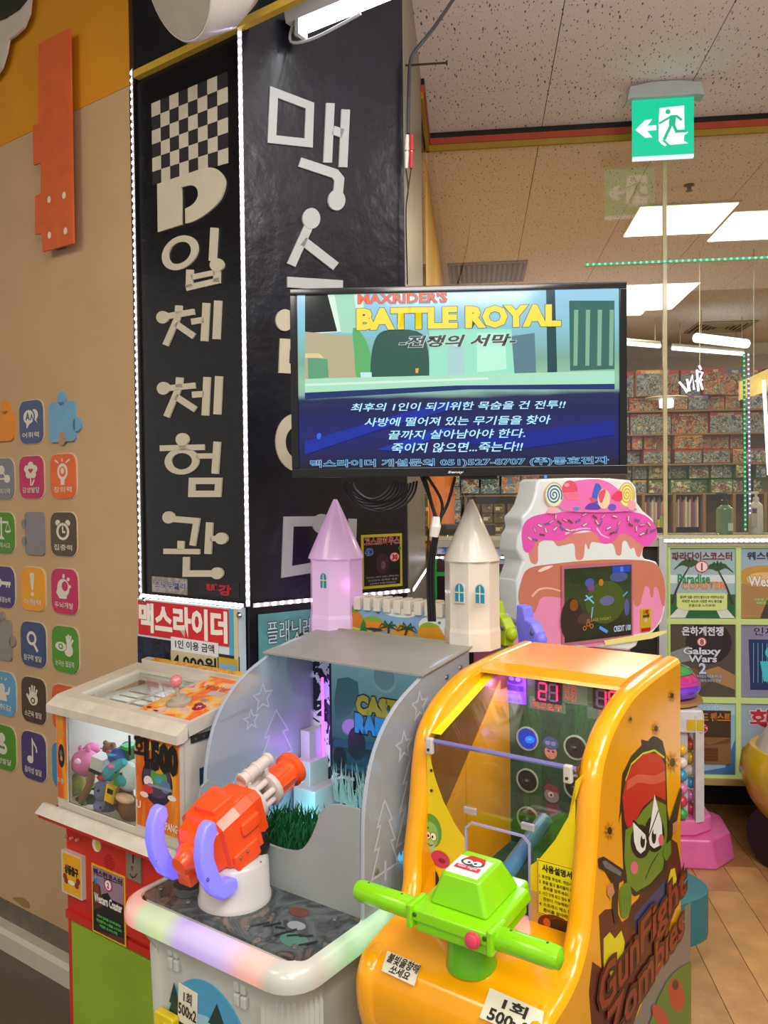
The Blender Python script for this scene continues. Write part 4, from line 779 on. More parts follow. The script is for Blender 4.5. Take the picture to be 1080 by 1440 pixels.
for ri, (rp, y0, y1, hc, xs, pi, tx) in enumerate(rowsd):
    for k, (x0, x1) in enumerate(xs):
        X0, X1 = 820+x0/3.79, 820+x1/3.79; Y0, Y1 = 400+y0/3.79, 400+y1/3.79
        ua, ub = shp(X0, 600)[0], shp(X1, 600)[0]; za, zb = sz(Y1)+.004, sz(Y0)-.002
        if X1 < 872: continue
        for bz_ in BZ:
            if za-.12 < bz_ < (za+zb)/2: za = max(za, bz_+.005)
            if (za+zb)/2 < bz_ < zb+.1: zb = min(zb, bz_-.015)
        h_ = rnd.random()*.02; dep = .12+rnd.random()*.1; zb = zb
        hz = -.16+rnd.random()*.16
        col = hc if rnd.random() > .25 else rnd.choice(['#c9992a', '#3a6a9c', '#7a5a9c', '#d0a048'])
        sd_ = 'brown' if col == '#9c3b2c' else 'red' if col == '#a3302a' else 'green' if col == '#3c7a2c' else {'#c9992a': 'yellow', '#3a6a9c': 'blue', '#7a5a9c': 'violet', '#d0a048': 'tan'}[col]
        t = T('toy_box', '%s banded toy box, %s from left in the %s of the back shelf' % (sd_, ordn[k], rp), 'toy box', SH.w((ua+ub)/2, za, hz-.1), group='toy boxes on the shop shelves')
        MB().box(SH, ua+.004, ub-.004, za, zb, hz-dep, hz).build('carton', P(col, .4), t)
        A_ = (zb-za)
        MB().box(SH, ua+.006, ub-.006, za+.004, zb-A_*.15, hz, hz+.001).build('picture', busy(pals[pi] if rnd.random() < .75 else pals[(pi+1) % 3], 17, kind='vor', seed=bxi % 9), t)
        MB().box(SH, ua+.01, ua+.01+A_*.14, zb-A_*.18, zb-.008, hz, hz+.0015).build('corner_mark', P('#d8c92a' if ri > 4 else '#c8252a', .4), t)
        if tx and X1-X0 > 25: text(SH, tx, (ua+A_*.3+.02, zb-A_*.16, ua+(ub-ua)*.72, zb-A_*.04), P('#e8dcc0', .5, noise=0), t, h=hz+.002, bold=.03)
        bxi += 1
# boxes left of the cake cabinet
def tb(x0, y0, x1, y1, col, lb, pal, hz=-.1):
    global bxi
    ua, ub = shp(x0, 690)[0], shp(x1, 690)[0]; za, zb = SH.px((x0+x1)/2, y1)[1], SH.px((x0+x1)/2, y0)[1]
    t = T('toy_box', lb, 'toy box', SH.w((ua+ub)/2, za, hz-.1), group='toy boxes on the shop shelves')
    MB().box(SH, ua+.003, ub-.003, za, zb, hz-.15, hz).build('carton', P(col, .4), t)
    MB().box(SH, ua+.006, ub-.006, za+.006, zb-(zb-za)*.2, hz, hz+.001).build('picture', busy(pal, 17, seed=bxi % 9), t); bxi += 1
bl = ['#4a86b8', '#9cc0d8', '#d8d4c0', '#5a6a4a', '#c8622c', '#2c4a6a']
tb(647.5, 665, 674, 694, '#3f86b6', 'blue town building toy box just below the television centre', bl); tb(676, 664, 703, 694, '#3f86b6', 'blue box with a green tractor picture below the television', ['#4a7ab0', '#5a9a4a', '#2c2a28', '#b8c8d0', '#7a3a6a']); tb(705, 664, 732, 694, '#3f86b6', 'blue box with an orange truck picture below the television', ['#5a9ac8', '#d8743a', '#c0ccb0', '#3a4a5a'])
for k, (x0, y0, x1, y1) in enumerate(((628, 664, 647, 684), (629, 685, 647, 702), (629, 703, 648, 718), (630, 719, 648, 734))): tb(x0, y0, x1, y1, ['#4a7fa8', '#4a7fa8', '#8aa8b8', '#5a6f80'][k], 'small blue toy box, %s from the top in the column left of the drawers' % ordn[k], [bl, ['#b8a070', '#5a6a7a', '#d8c8a0', '#7a6a4a']][k % 2], hz=.12)
tb(734, 664, 760, 694, '#8a5a3a', 'brown toy box next to the cake cabinet top', pals[1])
# clear drawers
k = 0
for j, (y0, y1) in enumerate(((709, 721.5), (722.5, 736), (737, 750.5))):
    for i, (x0, x1) in enumerate(((660, 675), (677.5, 693), (694.5, 710), (713.5, 728.5))):
        ua, ub = shp(x0, 720)[0], shp(x1, 720)[0]; za, zb = SH.px((x0+x1)/2, y1)[1], SH.px((x0+x1)/2, y0)[1]
        t = T('parts_drawer', 'smoky clear parts drawer, %s column and %s row in the cubby behind the castle tower' % (ordn[i], ordn[j]), 'drawer', SH.w((ua+ub)/2, za, -.1), group='parts drawers')
        MB().box(SH, ua, ub, za, zb, -.3, -.05).build('bin', P('#6b6048', .25, coat=.4), t, bevel=.008)
        MB().box(SH, ua+.03, ub-.03, zb-.02, zb-.005, -.05, -.035).build('handle', P('#2e2a22', .4), t)
        MB().disc(SH, ub-.04, (za+zb)/2+.01, .012, -.05, -.04, 8).build('part', P('#d09a2a', .4), t)
        if (i+j) % 2 == 0: MB().box(SH, ua+.02, ua+.07, za+.03, za+.07, -.05, -.048).build('paper', P('#ddd6c0', .5), t)
# pencil tubes in the cubbies
pc = ['#c9c9c0', '#9fa5a0', '#d8d6c8', '#c87a4a', '#3f7a9c', '#a83a3a']
n_ = 0
for x0, x1 in ((907, 940), (951, 986)):
    for k in range(12):
        x = x0+2+(x1-x0-5)*k/11; ua = shp(x, 720)[0]; z0 = sz(743)+.012; t = T('pencil_tube', 'slim pencil tube, %s from left in the %s pencil cubby' % (ordn[k], ('left', 'right')[n_]), 'tube', SH.w(ua, z0, -.06), group='pencil tubes')
        MB().lathe(Fr(SH.w(ua, z0, -.06), UX, VX, UP), [(.011, 0), (.011, .26+.03*(k % 3)), (.005, .28+.03*(k % 3))], 8).build('tube', P(pc[(k*5+n_) % 6], .3, coat=.4), t)
    n_ += 1
for k, (x, c, w) in enumerate(((927, '#d8b42a', 5), (930, '#6fb83a', 4), (934, '#e08a2a', 4))):
    t = T('stationery_pack', ['yellow', 'lime green', 'orange'][k]+' stationery pack among the pencil tubes', 'pack', SH.w(*shp(x, 738), 0)); u_, v_ = shp(x, 738)
    MB().box(SH, u_-.018*w/5, u_+.018*w/5, sz(743)+.012, sz(743)+.10+.04*k, -.03, .0).build('pack', P(c, .4), t)
# side wall notices
SW = Fr(UV.w(-.01, 0, 0), VX, UP)
t = T('notice', 'white framed notice on the yellow shop side wall', 'notice', UV.w(0, 3.6, 1.7)); MB().box(Fr(UV.w(-.012, 0, 0), -VX, UP), -4.4, -3.4, 1.56, 1.98, 0, .01).build('frame', P('#e8c878', .5), t); MB().box(Fr(UV.w(-.012, 0, 0), -VX, UP), -4.3, -3.5, 1.6, 1.94, .01, .012).build('sheet', P('#e6dfc8', .6), t)
# hanging yellow board, then glowing stand-ins for tube, neon and lamp reflections
hp = GL.w(*GL.px(1062, 545), -1.2)
HB = Fr(UV.w(0, 2.2, 0), UX, UP)
t = T('hanging_board', 'pale yellow board hung from the shop ceiling at the right edge', 'board', HB.w(*HB.px(1065, 560), 0))
MB().prism(HB, [HB.px(*q) for q in ((1040, 537), (1110, 505), (1110, 540), (1040, 563))], -.02, .02).build('board', P('#d8bf6a', .5), t); w_ = HB.px(1060, 530); MB().tube([HB.w(*w_), HB.w(w_[0], CEIL)], .004, 5).build('wire', P('#888888', .5), t)
t = T('upright_reflection', 'upright white glowing tube standing in for an LED reflection at the right edge', 'light', HB.w(*HB.px(1076, 670), .1)); MB().tube([HB.w(*HB.px(1070, 536), .06), HB.w(*HB.px(1077, 668), .06)], .012, 10).build('tube', P('#f4f8ff', .3, emit=3, noise=0), t, smooth=True)  # LED reflection modelled as a glowing upright tube
t = T('neon_reflection', 'small white scribble standing in for a neon sign reflection before the top toy boxes', 'sign', HB.w(*HB.px(975, 550), 0)); ns_ = MB()  # reflection of a neon sign, modelled as glowing strokes
for q_ in (((955, 537), (962, 545), (966, 552)), ((966, 533), (970, 550)), ((966, 550), (974, 528), (976, 548)), ((980, 520), (982, 550)), ((980, 522), (988, 524), (984, 534), (988, 548)), ((978, 536), (988, 534)), ((983, 514), (986, 520))): ns_.tube([HB.w(*HB.px(*p)) for p in q_], .008, 6)
ns_.build('reflection_strokes', P('#e8e0ff', .3, emit=2.5, noise=0), t, smooth=True); w_ = HB.px(984, 514); MB().tube([HB.w(*w_), HB.w(w_[0], CEIL)], .003, 5).build('wire', P('#a89f88', .5), t)
t = T('lamp_reflection', 'small round white glow standing in for a lamp reflection before the toy boxes', 'lamp', HB.w(*HB.px(937, 567), 0)); w_ = HB.px(937, 567); HC = HB.w(*w_)  # reflection of a round lamp, modelled as a glowing body with added shade and cord
MB().lathe(Fr(HC, UX, VX, UP), [(.03, -.035), (.05, -.03), (.052, .02), (.04, .03)], 16).build('diffuser', P('#f2f4ff', .3, emit=3, noise=0), t, smooth=True); MB().lathe(Fr(HC, UX, VX, UP), [(.05, .03), (.15, .035), (.15, .042), (.02, .055)], 20).build('shade', P('#c9c0a8', .5), t, smooth=True); MB().tube([HC+UP*.05, Vector((HC.x, HC.y, CEIL))], .003, 5).build('cord', P('#a89f88', .5), t)
# ------------------------------------------------------------------ counter with poster front
cn = T('poster_counter', 'long shop counter whose lime framed front is covered in ride posters', 'counter', GL.w(1.5, 0, -.2))
cr_l = GL.px(926, 900)[0]
MB().box(GL, .03, 4.5, .214, CT, -.55, -.004).build('cabinet', P('#2c2622', .6), cn)
MB().box(GL, .03, 4.5, CT-.03, CT-.001, -.60, .03).build('worktop', P('#b8b4a4', .4), cn)
MB().box(GL, .03, 4.5, 0, .214, -.50, -.28).build('plinth', P('#1d1512', .5, noise=.2), cn)
MB().box(GL, cr_l, 2.9, .205, .235, -.01, .03).build('lower_rail', P('#b79a5c', .5), cn)
MB().box(GL, cr_l-.005, cr_l+.03, .214, CT+.01, -.004, .04).build('corner_post', P('#cfd0d2', .35), cn)
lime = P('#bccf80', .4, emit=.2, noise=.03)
xa = [GL.px(x, 900)[0] for x in (936, 1037, 1135)]; ya = [1.335, GL.px(990, 873)[1], GL.px(990, 983)[1], .235]
ua_, ub_ = cr_l+.03, 2.9
for z in ya: MB().box(GL, ua_, ub_, z-.014, z+.012, .0, .018).build('frame_rail', lime, cn)
for x in xa+[ua_+.01, ub_-.01]: MB().box(GL, x-.011, x+.011, .24, 1.33, .0, .017).build('frame_rail', lime, cn)
def cellb(i, j, n=3): return (xa[i]+.013, ya[j+1]+.015, (xa[i+1] if i+1 < len(xa) else ub_)-.013, ya[j]-.017)
def cposter(label, b, base, arts, texts):
    t = poster('poster', label, 'poster', GL, b, .001, base, th=.006)
    A = Art(GL, b, h=.0073); arts(A); A.build(t)
    for s, x0, y0, x1, y1, c, oc in texts: lab(GL, s, sub(b, x0, y0, x1, y1), c, t, .0105, .03, oc=oc)
    return t
def palm(A, x, y, h, lean, c='#3a5a34', tr='#4a3a28'):
    A.line(tr, spline([(x, y), (x+lean*.4, y+h*.5), (x+lean, y+h)], 4), .012, .006)
    for k in range(7): a = math.radians(20+k*24); A.line(c, spline([(x+lean, y+h), (x+lean+.13*math.cos(a), y+h+.1*math.sin(a)), (x+lean+.25*math.cos(a), y+h+.1*math.sin(a)-.08)], 3), .018, .003)
def p1(A):
    A.rect('#a8c4cc', 0, .35, 1, 1); A.rect('#dfeef0', 0, .5, 1, .62); A.rect('#2f6a44', 0, 0, 1, .34); A.poly('#dfe6e6', [(.0, 0), (.3, .3), (.4, .3), (.25, 0)]); A.poly('#dfe6e6', [(1, 0), (.72, .3), (.62, .3), (.78, 0)])
    palm(A, .04, .2, .55, .28); palm(A, .96, .2, .5, -.22); A.ell('#d8384a', .5, .74, .1, .085); A.ell('#f4f0ee', .5, .74, .085, .07); A.poly('#dff09a', [(.12, .34), (.16, .36), (.84, .36), (.88, .34), (.88, .14), (.8, .11), (.2, .11), (.12, .16)])
cposter('paradise coaster ride poster with palms, top left of the counter front', cellb(0, 0), '#a9c6cc', p1, [('파라다이스코스터', .05, .83, .95, .95, '#7a2a3a', None), ('1', .47, .69, .53, .79, '#c4202e', None), ('Paradise', .14, .5, .62, .63, '#2f9a6a', None), ('COASTER', .2, .42, .86, .52, '#e08a5a', '#f4d8c0'), ('열대해 섬을 나만의 탈것으로 여행해보세요', .17, .28, .83, .32, '#4a5a2a', None), ('짜릿한 속도와 시원한 바다 풍경을', .2, .22, .8, .26, '#4a5a2a', None), ('온몸으로 느껴보자!', .3, .16, .7, .2, '#4a5a2a', None)])
def p2(A): A.rect('#9fb8cc', 0, .5, 1, 1); A.rect('#b08a54', 0, 0, 1, .5); A.ell('#c89a4a', .35, .6, .4, .16); A.ell('#e8c480', .35, .56, .26, .1); A.poly('#4a4640', [(.3, 0), (.5, .45), (.58, .45), (.6, 0)])
cposter('western coaster ride poster with orange rocks, top right of the counter front', cellb(1, 0), '#9fb8cc', p2, [('웨스턴코스터', .1, .84, .95, .95, '#3a3448', None), ('Western', .12, .46, .75, .6, '#f0f0ea', '#7a6a4a'), ('서부로 가는 열차를 타고', .2, .25, .8, .29, '#a8e08a', None), ('짜릿한 모험을 떠나보자', .24, .2, .8, .24, '#a8e08a', None)])
def p3(A): A.rect('#5a4f44', 0, 0, 1, 1); A.ell('#302a28', .6, .75, .35, .3); A.poly('#b08a58', [(.5, .35), (.75, .42), (1, .3), (1, .1), (.7, .2)]); A.poly('#7a5c40', [(0, .3), (.4, .4), (.6, .2), (.3, 0), (0, 0)]); A.poly('#8f9a98', [(.0, .6), (.3, .7), (.35, .5), (.1, .45)]); A.ell('#c8303c', .5, .76, .075, .065); A.ell('#f2e8e6', .5, .76, .06, .052)
cposter('space war ride poster with a brown scene, middle left of the counter front', cellb(0, 1), '#4a4440', p3, [('은하계전쟁', .2, .85, .82, .97, '#e6e6f0', '#6b6b80'), ('8', .475, .72, .525, .8, '#b0202e', None), ('Galaxy', .22, .56, .78, .68, '#dfe4f0', '#4a4a60'), ('Wars', .3, .48, .72, .57, '#dfe4f0', '#4a4a60'), ('2', .42, .32, .6, .46, '#cfe0f4', '#4a4a60'), ('우주로의 여행을 떠나라', .42, .26, .8, .3, '#9fc0e8', None), ('은하계 우주의 전쟁', .45, .2, .78, .24, '#9fc0e8', None)])
def p4(A): A.rect('#8f8fb0', 0, 0, 1, 1); A.poly('#2c3a6a', [(.15, .1), (.75, .1), (.78, .8), (.12, .8)]); [A.line('#7fe0f0', [(.2+.07*k, .2), (.2+.07*k, .75)], .002) for k in range(8)]; A.ell('#4fd0e0', .45, .62, .07, .07); A.poly('#4fd0e0', [(.3, .5), (.6, .5), (.55, .22), (.36, .22)])
cposter('human body ride poster with a glowing blue figure, middle right of the counter front', cellb(1, 1), '#8f8fb0', p4, [('인체탐험', .2, .86, .9, .97, '#3a2f5a', '#d8d0f0')])
def p5(A): A.rect('#9fc4dc', 0, 0, 1, 1); A.rect('#b8d8e0', 0, .84, 1, .98); A.poly('#4a76b8', [(.3, .0), (1, .0), (1, .5), (.85, .1)])
t5 = cposter('pale blue poster mostly covered by the brown wild west poster on the counter', cellb(0, 2), '#9fc4dc', p5, [('WEAR', .4, .88, .78, .985, '#9fd0ea', '#dff4ff')])
b5 = cellb(0, 2); b5 = sub(b5, .28, .15, .93, .90)
t = poster('poster', 'brown wild west poster with number fifteen pasted low on the counter front', 'poster', GL, b5, .012, '#5a4432', th=.002)
A = Art(GL, b5, h=.0143); A.rect('#4a3a2c', 0, .5, 1, 1); A.rect('#8c6a44', 0, 0, 1, .5); A.poly('#6e5238', [(0, .45), (.5, .35), (1, .5), (1, .4), (0, .3)]); A.rect('#7a4426', 0, .05, .7, .3); A.ell('#c02430', .35, .66, .13, .1); A.ell('#eee6e0', .35, .66, .105, .082)
for k in range(4): A.line('#54301c', [(0, .08+.06*k), (.7, .08+.06*k)], .002)
A.build(t); lab(GL, '15', sub(b5, .27, .61, .43, .71), '#b0202e', t, .018, .05); lab(GL, '와일드 웨스트', sub(b5, -.0+.02, .8, .98, .96), '#c8783a', t, .018, .05, oc='#3a2014')
def p6(A): A.rect('#9fb4cc', 0, 0, 1, 1); A.rect('#6aa890', 0, 0, 1, .3); A.ell('#b8c8d8', .6, .5, .3, .2)
cposter('pale poster with red lettering, bottom right of the counter front', cellb(1, 2), '#9fb4cc', p6, [('화산', .15, .68, .9, .92, '#c8303a', '#f4e8f0')])
# posters behind the castle towers (left half of the counter)
grn = P('#1f9a44', .4, emit=.1)
uL = [GL.px(x, 800)[0] for x in (611, 690, 777)]+[cr_l-.12]; zz = [1.345, GL.px(650, 807)[1], GL.px(650, 866)[1], .9]
for u in uL: MB().box(GL, u-.012, u+.012, .88, 1.35, 0, .014).build('frame_rail', grn, cn)
for z in zz: MB().box(GL, uL[0]+.012, uL[-1]-.012, z-.01, z+.01, 0, .013).build('frame_rail', grn, cn)
def mp(label, i, j, base, arts, texts):
    b = (uL[i]+.014, zz[j+1]+.012, uL[i+1]-.014, zz[j]-.012); return cposter(label, b, base, arts, texts)
mp('dark red three-dimensional ride poster left of the white castle tower', 0, 0, '#3a1f22', lambda A: (A.rect('#c8ccd8', 0, .7, 1, 1), A.ell('#7a2a2a', .3, .55, .2, .25), A.ell('#8a3a30', .6, .5, .2, .22)), [('3D', .1, .76, .4, .95, '#2a7ac0', None), ('Elephant', .1, .42, .8, .6, '#e8e4e4', None), ('이상한 나라의', .3, .2, .8, .28, '#3ac08a', None)])
mp('pale ride poster with dark capitals right of the white castle tower', 1, 0, '#b8c8dc', lambda A: (A.rect('#6a3a52', 0, 0, 1, .3), A.poly('#8a8a9a', [(.2, 0), (.6, .35), (.7, .35), (.5, 0)])), [('3D', .2, .78, .5, .96, '#2a6ab8', None), ('PANIC', .15, .5, .7, .66, '#1c1c24', None)])
mp('black ride poster low behind the left castle tower wall', 0, 1, '#17121a', lambda A: (A.ell('#4a1f1a', .5, .4, .3, .3),), [('3D', .15, .7, .4, .92, '#1f5aa0', None)])
mp('violet ride poster beside the cake cabinet foot', 1, 1, '#9fa4c8', lambda A: (A.rect('#c8d0e4', 0, .3, 1, .6),), [('3D', .3, .6, .6, .85, '#1f5aa0', None)])
mp('grey ride poster hidden behind the cake cabinet', 2, 0, '#7a8088', lambda A: (A.rect('#5a6068', 0, .3, 1, .6),), [])
t = T('shelf_box', 'flat black box on the counter behind the left cable bundle', 'box', GL.w(.15, CT+.02, -.2)); MB().box(GL, .0, .32, CT+.021, CT+.07, -.30, -.12).build('case', P('#16120f', .5), t)
# bottles on the counter
def lathe_obj(name, fr, prof, m, parent, n=20, **k): return MB().lathe(fr, prof, n, **k).build(name, m, parent, smooth=True)
bp = GL.w(GL.px(1019, 735, -.45)[0], CT, -.45); F_ = Fr(bp, UX, VX, UP)
t = T('pump_bottle', 'green see-through pump bottle with a black nozzle on the counter', 'bottle', bp)
gm = P('#8fc79a', .08, trans=.6, noise=0, coat=.6)
lathe_obj('body', F_, [(.036, 0), (.042, .006), (.042, .12), (.04, .135), (.02, .152), (.016, .155)], gm, t); lathe_obj('collar', F_, [(.018, .155), (.018, .178), (.008, .182), (.008, .205)], P('#141414', .3), t)
MB().box(F_, -.045, .012, -.01, .01, .203, .217).build('nozzle', P('#141414', .3), t, bevel=.003); MB().box(Fr(bp, UX, UP), .005, .03, .02, .06, .0425, .0435).build('sticker', P('#d8e6da', .5), t)
bp = GL.w(GL.px(1063, 735, -.45)[0], CT, -.45); F_ = Fr(bp, UX, VX, UP)
t = T('pump_bottle', 'white pump bottle with a small dark sticker on the counter', 'bottle', bp)
lathe_obj('body', F_, [(.033, 0), (.036, .005), (.034, .14), (.03, .155), (.014, .17)], P('#ddd9d0', .35), t); lathe_obj('collar', F_, [(.015, .17), (.015, .19), (.007, .195), (.007, .21)], P('#d8d4ca', .3), t)
MB().box(F_, -.04, .012, -.01, .01, .208, .222).build('nozzle', P('#d8d4ca', .3), t, bevel=.003); MB().box(Fr(bp, UX, UP), -.034, -.005, .04, .14, .034, .0365).build('sticker', P('#c0b4a8', .5), t); MB().box(Fr(bp, UX, UP), -.03, -.008, .11, .135, .0365, .037).build('mark', P('#5a3a5a', .5), t)
# ------------------------------------------------------------------ claw machine
CF = Fr(AB.w(0, 1.21, 0), AX, UP)
cs0, cs1, ct0, ct1 = -1.915, -1.435, 1.21, 1.50
cl = T('claw_machine', 'white and red mini claw machine filled with plush toys against the left wall', 'claw machine', AB.w(-1.675, 1.36, 0), ZA)
wh = P('#c8c2b4', .38, noise=.08, ns=12, coat=.2); redm = P('#c0281c', .4, noise=.1, ns=8)
# lower cabinet
MB().box(AB, cs0+.01, cs1-.01, ct0+.015, ct1, .03, .765).build('cabinet', redm, cl, bevel=.004)
MB().prism(AB, [(cs0-.03, ct0-.02), (cs1, ct0-.02), (cs1, ct1), (cs0-.03, ct1)], 0, .03, top=[(cs0, ct0+.0), (cs1-.01, ct0), (cs1-.01, ct1), (cs0, ct1)]).build('foot', P('#5e1c16', .5, noise=.2), cl)
dr0 = CF.px(123.7, 1200)[0]
cd = MB().box(AB, dr0, cs1-.013, ct0+.006, ct0+.0145, .535, .755).build('door', redm, cl, bevel=.003)
gp = MB().box(AB, cs0+.035, cs1-.012, ct0+.010, ct0+.0145, .05, .50).build('green_panel', P('#86a82a', .45, noise=.1, ns=6), cl)
MB().box(AB, cs0+.012, cs1-.012, ct0+.008, ct0+.0145, .505, .525).build('ledge', redm, cl)
FD = Fr(AB.w(0, ct0+.006, 0), AX, UP)
def cpa(x, y): return (60+x/2.667, 900+y/2.667)
def fbox(fr, x0, y0, x1, y1, h, z): p = fr.px(*z(x0, (y0+y1)/2)); q = fr.px(*z(x1, (y0+y1)/2)); m = fr.px(*z((x0+x1)/2, y0)); n = fr.px(*z((x0+x1)/2, y1)); return (p[0], n[1], q[0], m[1])
b = fbox(FD, 75, 800, 150, 958, 0, cpa)
MB().box(FD, b[0], b[2], b[1], b[3], -.012, .003).build('prize_slot_frame', P('#c8c2b4', .4), cl); b2 = sub(b, .1, .05, .95, .96)
MB().box(FD, b2[0], b2[2], b2[1], b2[3], .003, .0045).build('prize_flap', busy(['#c97a12', '#e0a81c', '#d8901a'], 12, kind='n', hard=False), cl)
text(FD, '상품출구', sub(b2, .12, .5, .9, .72), P('#1c130c', .5), cl, h=.0056, bold=.05); A = Art(FD, b2, h=.0046); [A.ell('#8a2a1a', x, y, .12, .08) for x, y in ((.12, .4), (.88, .4), (.2, .3), (.8, .28))]; A.ell('#e8e0c8', .5, .3, .2, .06); A.build(cl)
c_ = FD.px(*cpa(203, 768)); MB().disc(FD, c_[0], c_[1], .017, .0, .0015).build('round_sticker', P('#dfd8c4', .5), cl); A = Art(FD, h=.0016); A.ell('#c9b43a', c_[0]+.006, c_[1], .01, .013); A.build(cl)
sp_ = MB()
for i in range(-3, 4):
    for j in range(-3, 4):
        if i*i+j*j < 11: q = FD.px(*cpa(250, 835)); sp_.disc(FD, q[0]+i*.006, q[1]+j*.006, .0017, .0008, n=6)
tag(sp_.build('speaker_holes', P('#3c100c', .6), cl), kind='stuff')
for k in range(3): q = FD.px(*cpa(83+k*22, 738+k*6)); MB().disc(FD, q[0], q[1], .004, -.006, .002, 8).build('rivet', P('#d0877a', .4), cl)
b = fbox(FD, 319, 790, 374, 900, 0, cpa); MB().box(FD, b[0], b[2], b[1], b[3], -.001, .005).build('coin_plate', P('#8a7f70', .4, metal=.3, noise=.15), cl); A = Art(FD, b, h=.0052); A.line('#2a2420', [(.25, .2), (.4, .1), (.6, .15), (.75, .3)], .003); A.rect('#1c1814', .45, .6, .55, .9); A.build(cl); text(FD, '정', sub(b, .25, .35, .6, .5), P('#2a2420', .5), cl, h=.0064)
b = fbox(FD, 188, 862, 312, 1120, 0, cpa)
pw = T('poster', 'small western coaster poster with a yellow border on the red claw machine door', 'poster', FD.w((b[0]+b[2])/2, b[1], 0))
MB().box(FD, b[0], b[2], b[1], b[3], .0, .0018).build('frame', P('#d8a82a', .5), pw); b2 = sub(b, .04, .03, .96, .97)
MB().box(FD, b2[0], b2[2], b2[1], b2[3], .0018, .0024).build('sheet', P('#2a1e1c', .4), pw)
A = Art(FD, b2, h=.0026); A.rect('#8f7a8c', 0, .6, 1, 1); A.poly('#5a2a1c', [(0, .3), (0, .75), (.12, .8), (.25, .72), (.3, .55), (.5, .65), (.7, .5), (.9, .45), (1, .4), (1, 0), (0, 0)]); A.poly('#1c1a18', [(.3, .62), (.5, .68), (.62, .6), (.8, .55), (1, .4), (1, .1), (0, .0), (0, .3), (.35, .45)]); A.poly('#7a3a24', [(.02, .72), (.1, .78), (.2, .74), (.22, .6), (.05, .55)]); A.ell('#a83a5a', .52, .8, .14, .1); A.ell('#f0e4e0', .52, .8, .1, .072); A.build(pw)
for s_, q, c, oc in (('웨스턴코스터', (.04, .88, .97, .98), '#2a1030', None), ('4D', (.04, .76, .24, .84), '#2a6ab8', '#b8d8f0'), ('2', (.47, .76, .57, .84), '#a02a3a', None), ('Western Coaster', (.06, .47, .96, .60), '#e8e4dc', '#4a3a30'), ('서부의 협곡을 신나게 달리는', (.14, .24, .92, .285), '#5ac05a', None), ('광산열차의 스릴을 느껴보자', (.12, .17, .94, .215), '#5ac05a', None), ('아찔한 코스터 여행', (.22, .1, .8, .145), '#5ac05a', None)): lab(FD, s_, sub(b2, *q), c, pw, .0040, .03, oc=oc)
# ledge between cabinet and cabin
MB().box(AB, cs0-.045, cs1+.012, ct0-.03, ct1, .765, .782).build('ledge', redm, cl, bevel=.004)
MB().prism(Fr(AB.w(0, 0, 0), BX, UP, AX), [(ct0-.035, .778), (ct0-.012, .797), (ct0-.004, .797), (ct0-.02, .776)], cs0-.05, cs1+.014).build('edge_strip', P('#d0cabd', .35, noise=.1), cl)
# cabin: base rail, posts, back, floor
zc0, zc1 = .79, 1.05
fx0, fx1 = CF.px(94.5, 1060)[0], CF.px(189.5, 1060)[0]
MB().box(AB, cs0, cs1, ct0, ct1, .783, .815).build('cabin_floor', wh, cl, bevel=.003)
MB().box(AB, cs0, cs0+.008, ct0+.01, ct1, .815, 1.06).build('cabin_side', wh, cl); MB().box(AB, cs0, cs1, ct1-.008, ct1, .815, 1.07).build('cabin_back', wh, cl)
MB().box(AB, cs1-.01, cs1, ct0+.01, ct1-.01, .815, 1.06).build('cabin_side', wh, cl)
MB().box(AB, cs0, fx0, ct0, ct0+.012, .815, 1.062).build('post', wh, cl); MB().box(AB, fx1, cs1, ct0, ct0+.012, .815, 1.062).build('front_panel', wh, cl)
MB().box(AB, fx1, fx1+.01, ct0+.013, ct1-.01, .815, 1.06).build('divider', wh, cl)
MB().box(AB, fx0, fx1, ct0+.002, ct0+.006, .815, 1.055).build('window', glass, cl)
o3 = P('#d8601c', .4, noise=.15)
b = fbox(CF, 69, 385, 131, 890, 0, lambda x, y: (60+x/3.857, 900+y/3.857)); MB().box(CF, cs0+.004, b[2], .822, zc1-.008, .0005, .002).build('side_sticker', busy(['#a82c14', '#d8601c', '#e8a024', '#d8701c'], 5, kind='n', hard=False, stretch=(3, 1, .3)), cl)
bs_ = (cs0+.004, .822, b[2], zc1-.008); A = Art(CF, bs_, h=.0022); A.ell('#231a22', .5, .5, .34, .14); A.ell('#5a6a58', .45, .53, .16, .04); A.ell('#c88a3a', .5, .47, .14, .03); A.build(cl)
lab(CF, '내맘대로', sub(bs_, .1, .74, .9, .80), '#d8a44a', cl, .004, .02); lab(CF, '미니뽑기', sub(bs_, .1, .18, .9, .24), '#d8c08a', cl, .004, .02)
bs_ = (fx1+.006, .825, cs1-.004, zc1-.006); MB().box(CF, bs_[0], bs_[2], bs_[1], bs_[3], .0005, .002).build('front_sticker', busy(['#8a1c10', '#d8601c', '#e88a20', '#e8b030'], 6, kind='n', hard=False, stretch=(2, 2, .6)), cl)
A = Art(CF, bs_, h=.0022); A.ell('#2c2438', .5, .52, .36, .25, n=28); A.ell('#4a4058', .5, .55, .32, .2); A.ell('#e8e0dc', .3, .5, .11, .06); A.ell('#c83a2a', .28, .42, .13, .05); A.ell('#5a9a4a', .55, .58, .19, .1); A.ell('#d89a2a', .55, .66, .14, .045); A.ell('#4a9ab8', .56, .55, .1, .035); A.ell('#5a7a98', .7, .5, .12, .07); A.rect('#8a8aa8', .3, .46, .85, .49); A.ell('#e8d8c8', .2, .35, .1, .03); A.ell('#e8d8c8', .85, .4, .1, .03); A.build(cl)
lab(CF, 'UFO PANG', sub(bs_, .3, .84, .9, .93), '#e8c83a', cl, .0042, .04); lab(CF, 'GRAPANG', sub(bs_, .48, .05, .97, .13), '#e8dcc8', cl, .0042, .03); lab(CF, 'U', sub(bs_, .02, .19, .12, .27), '#e8dcc8', cl, .0042, .03)
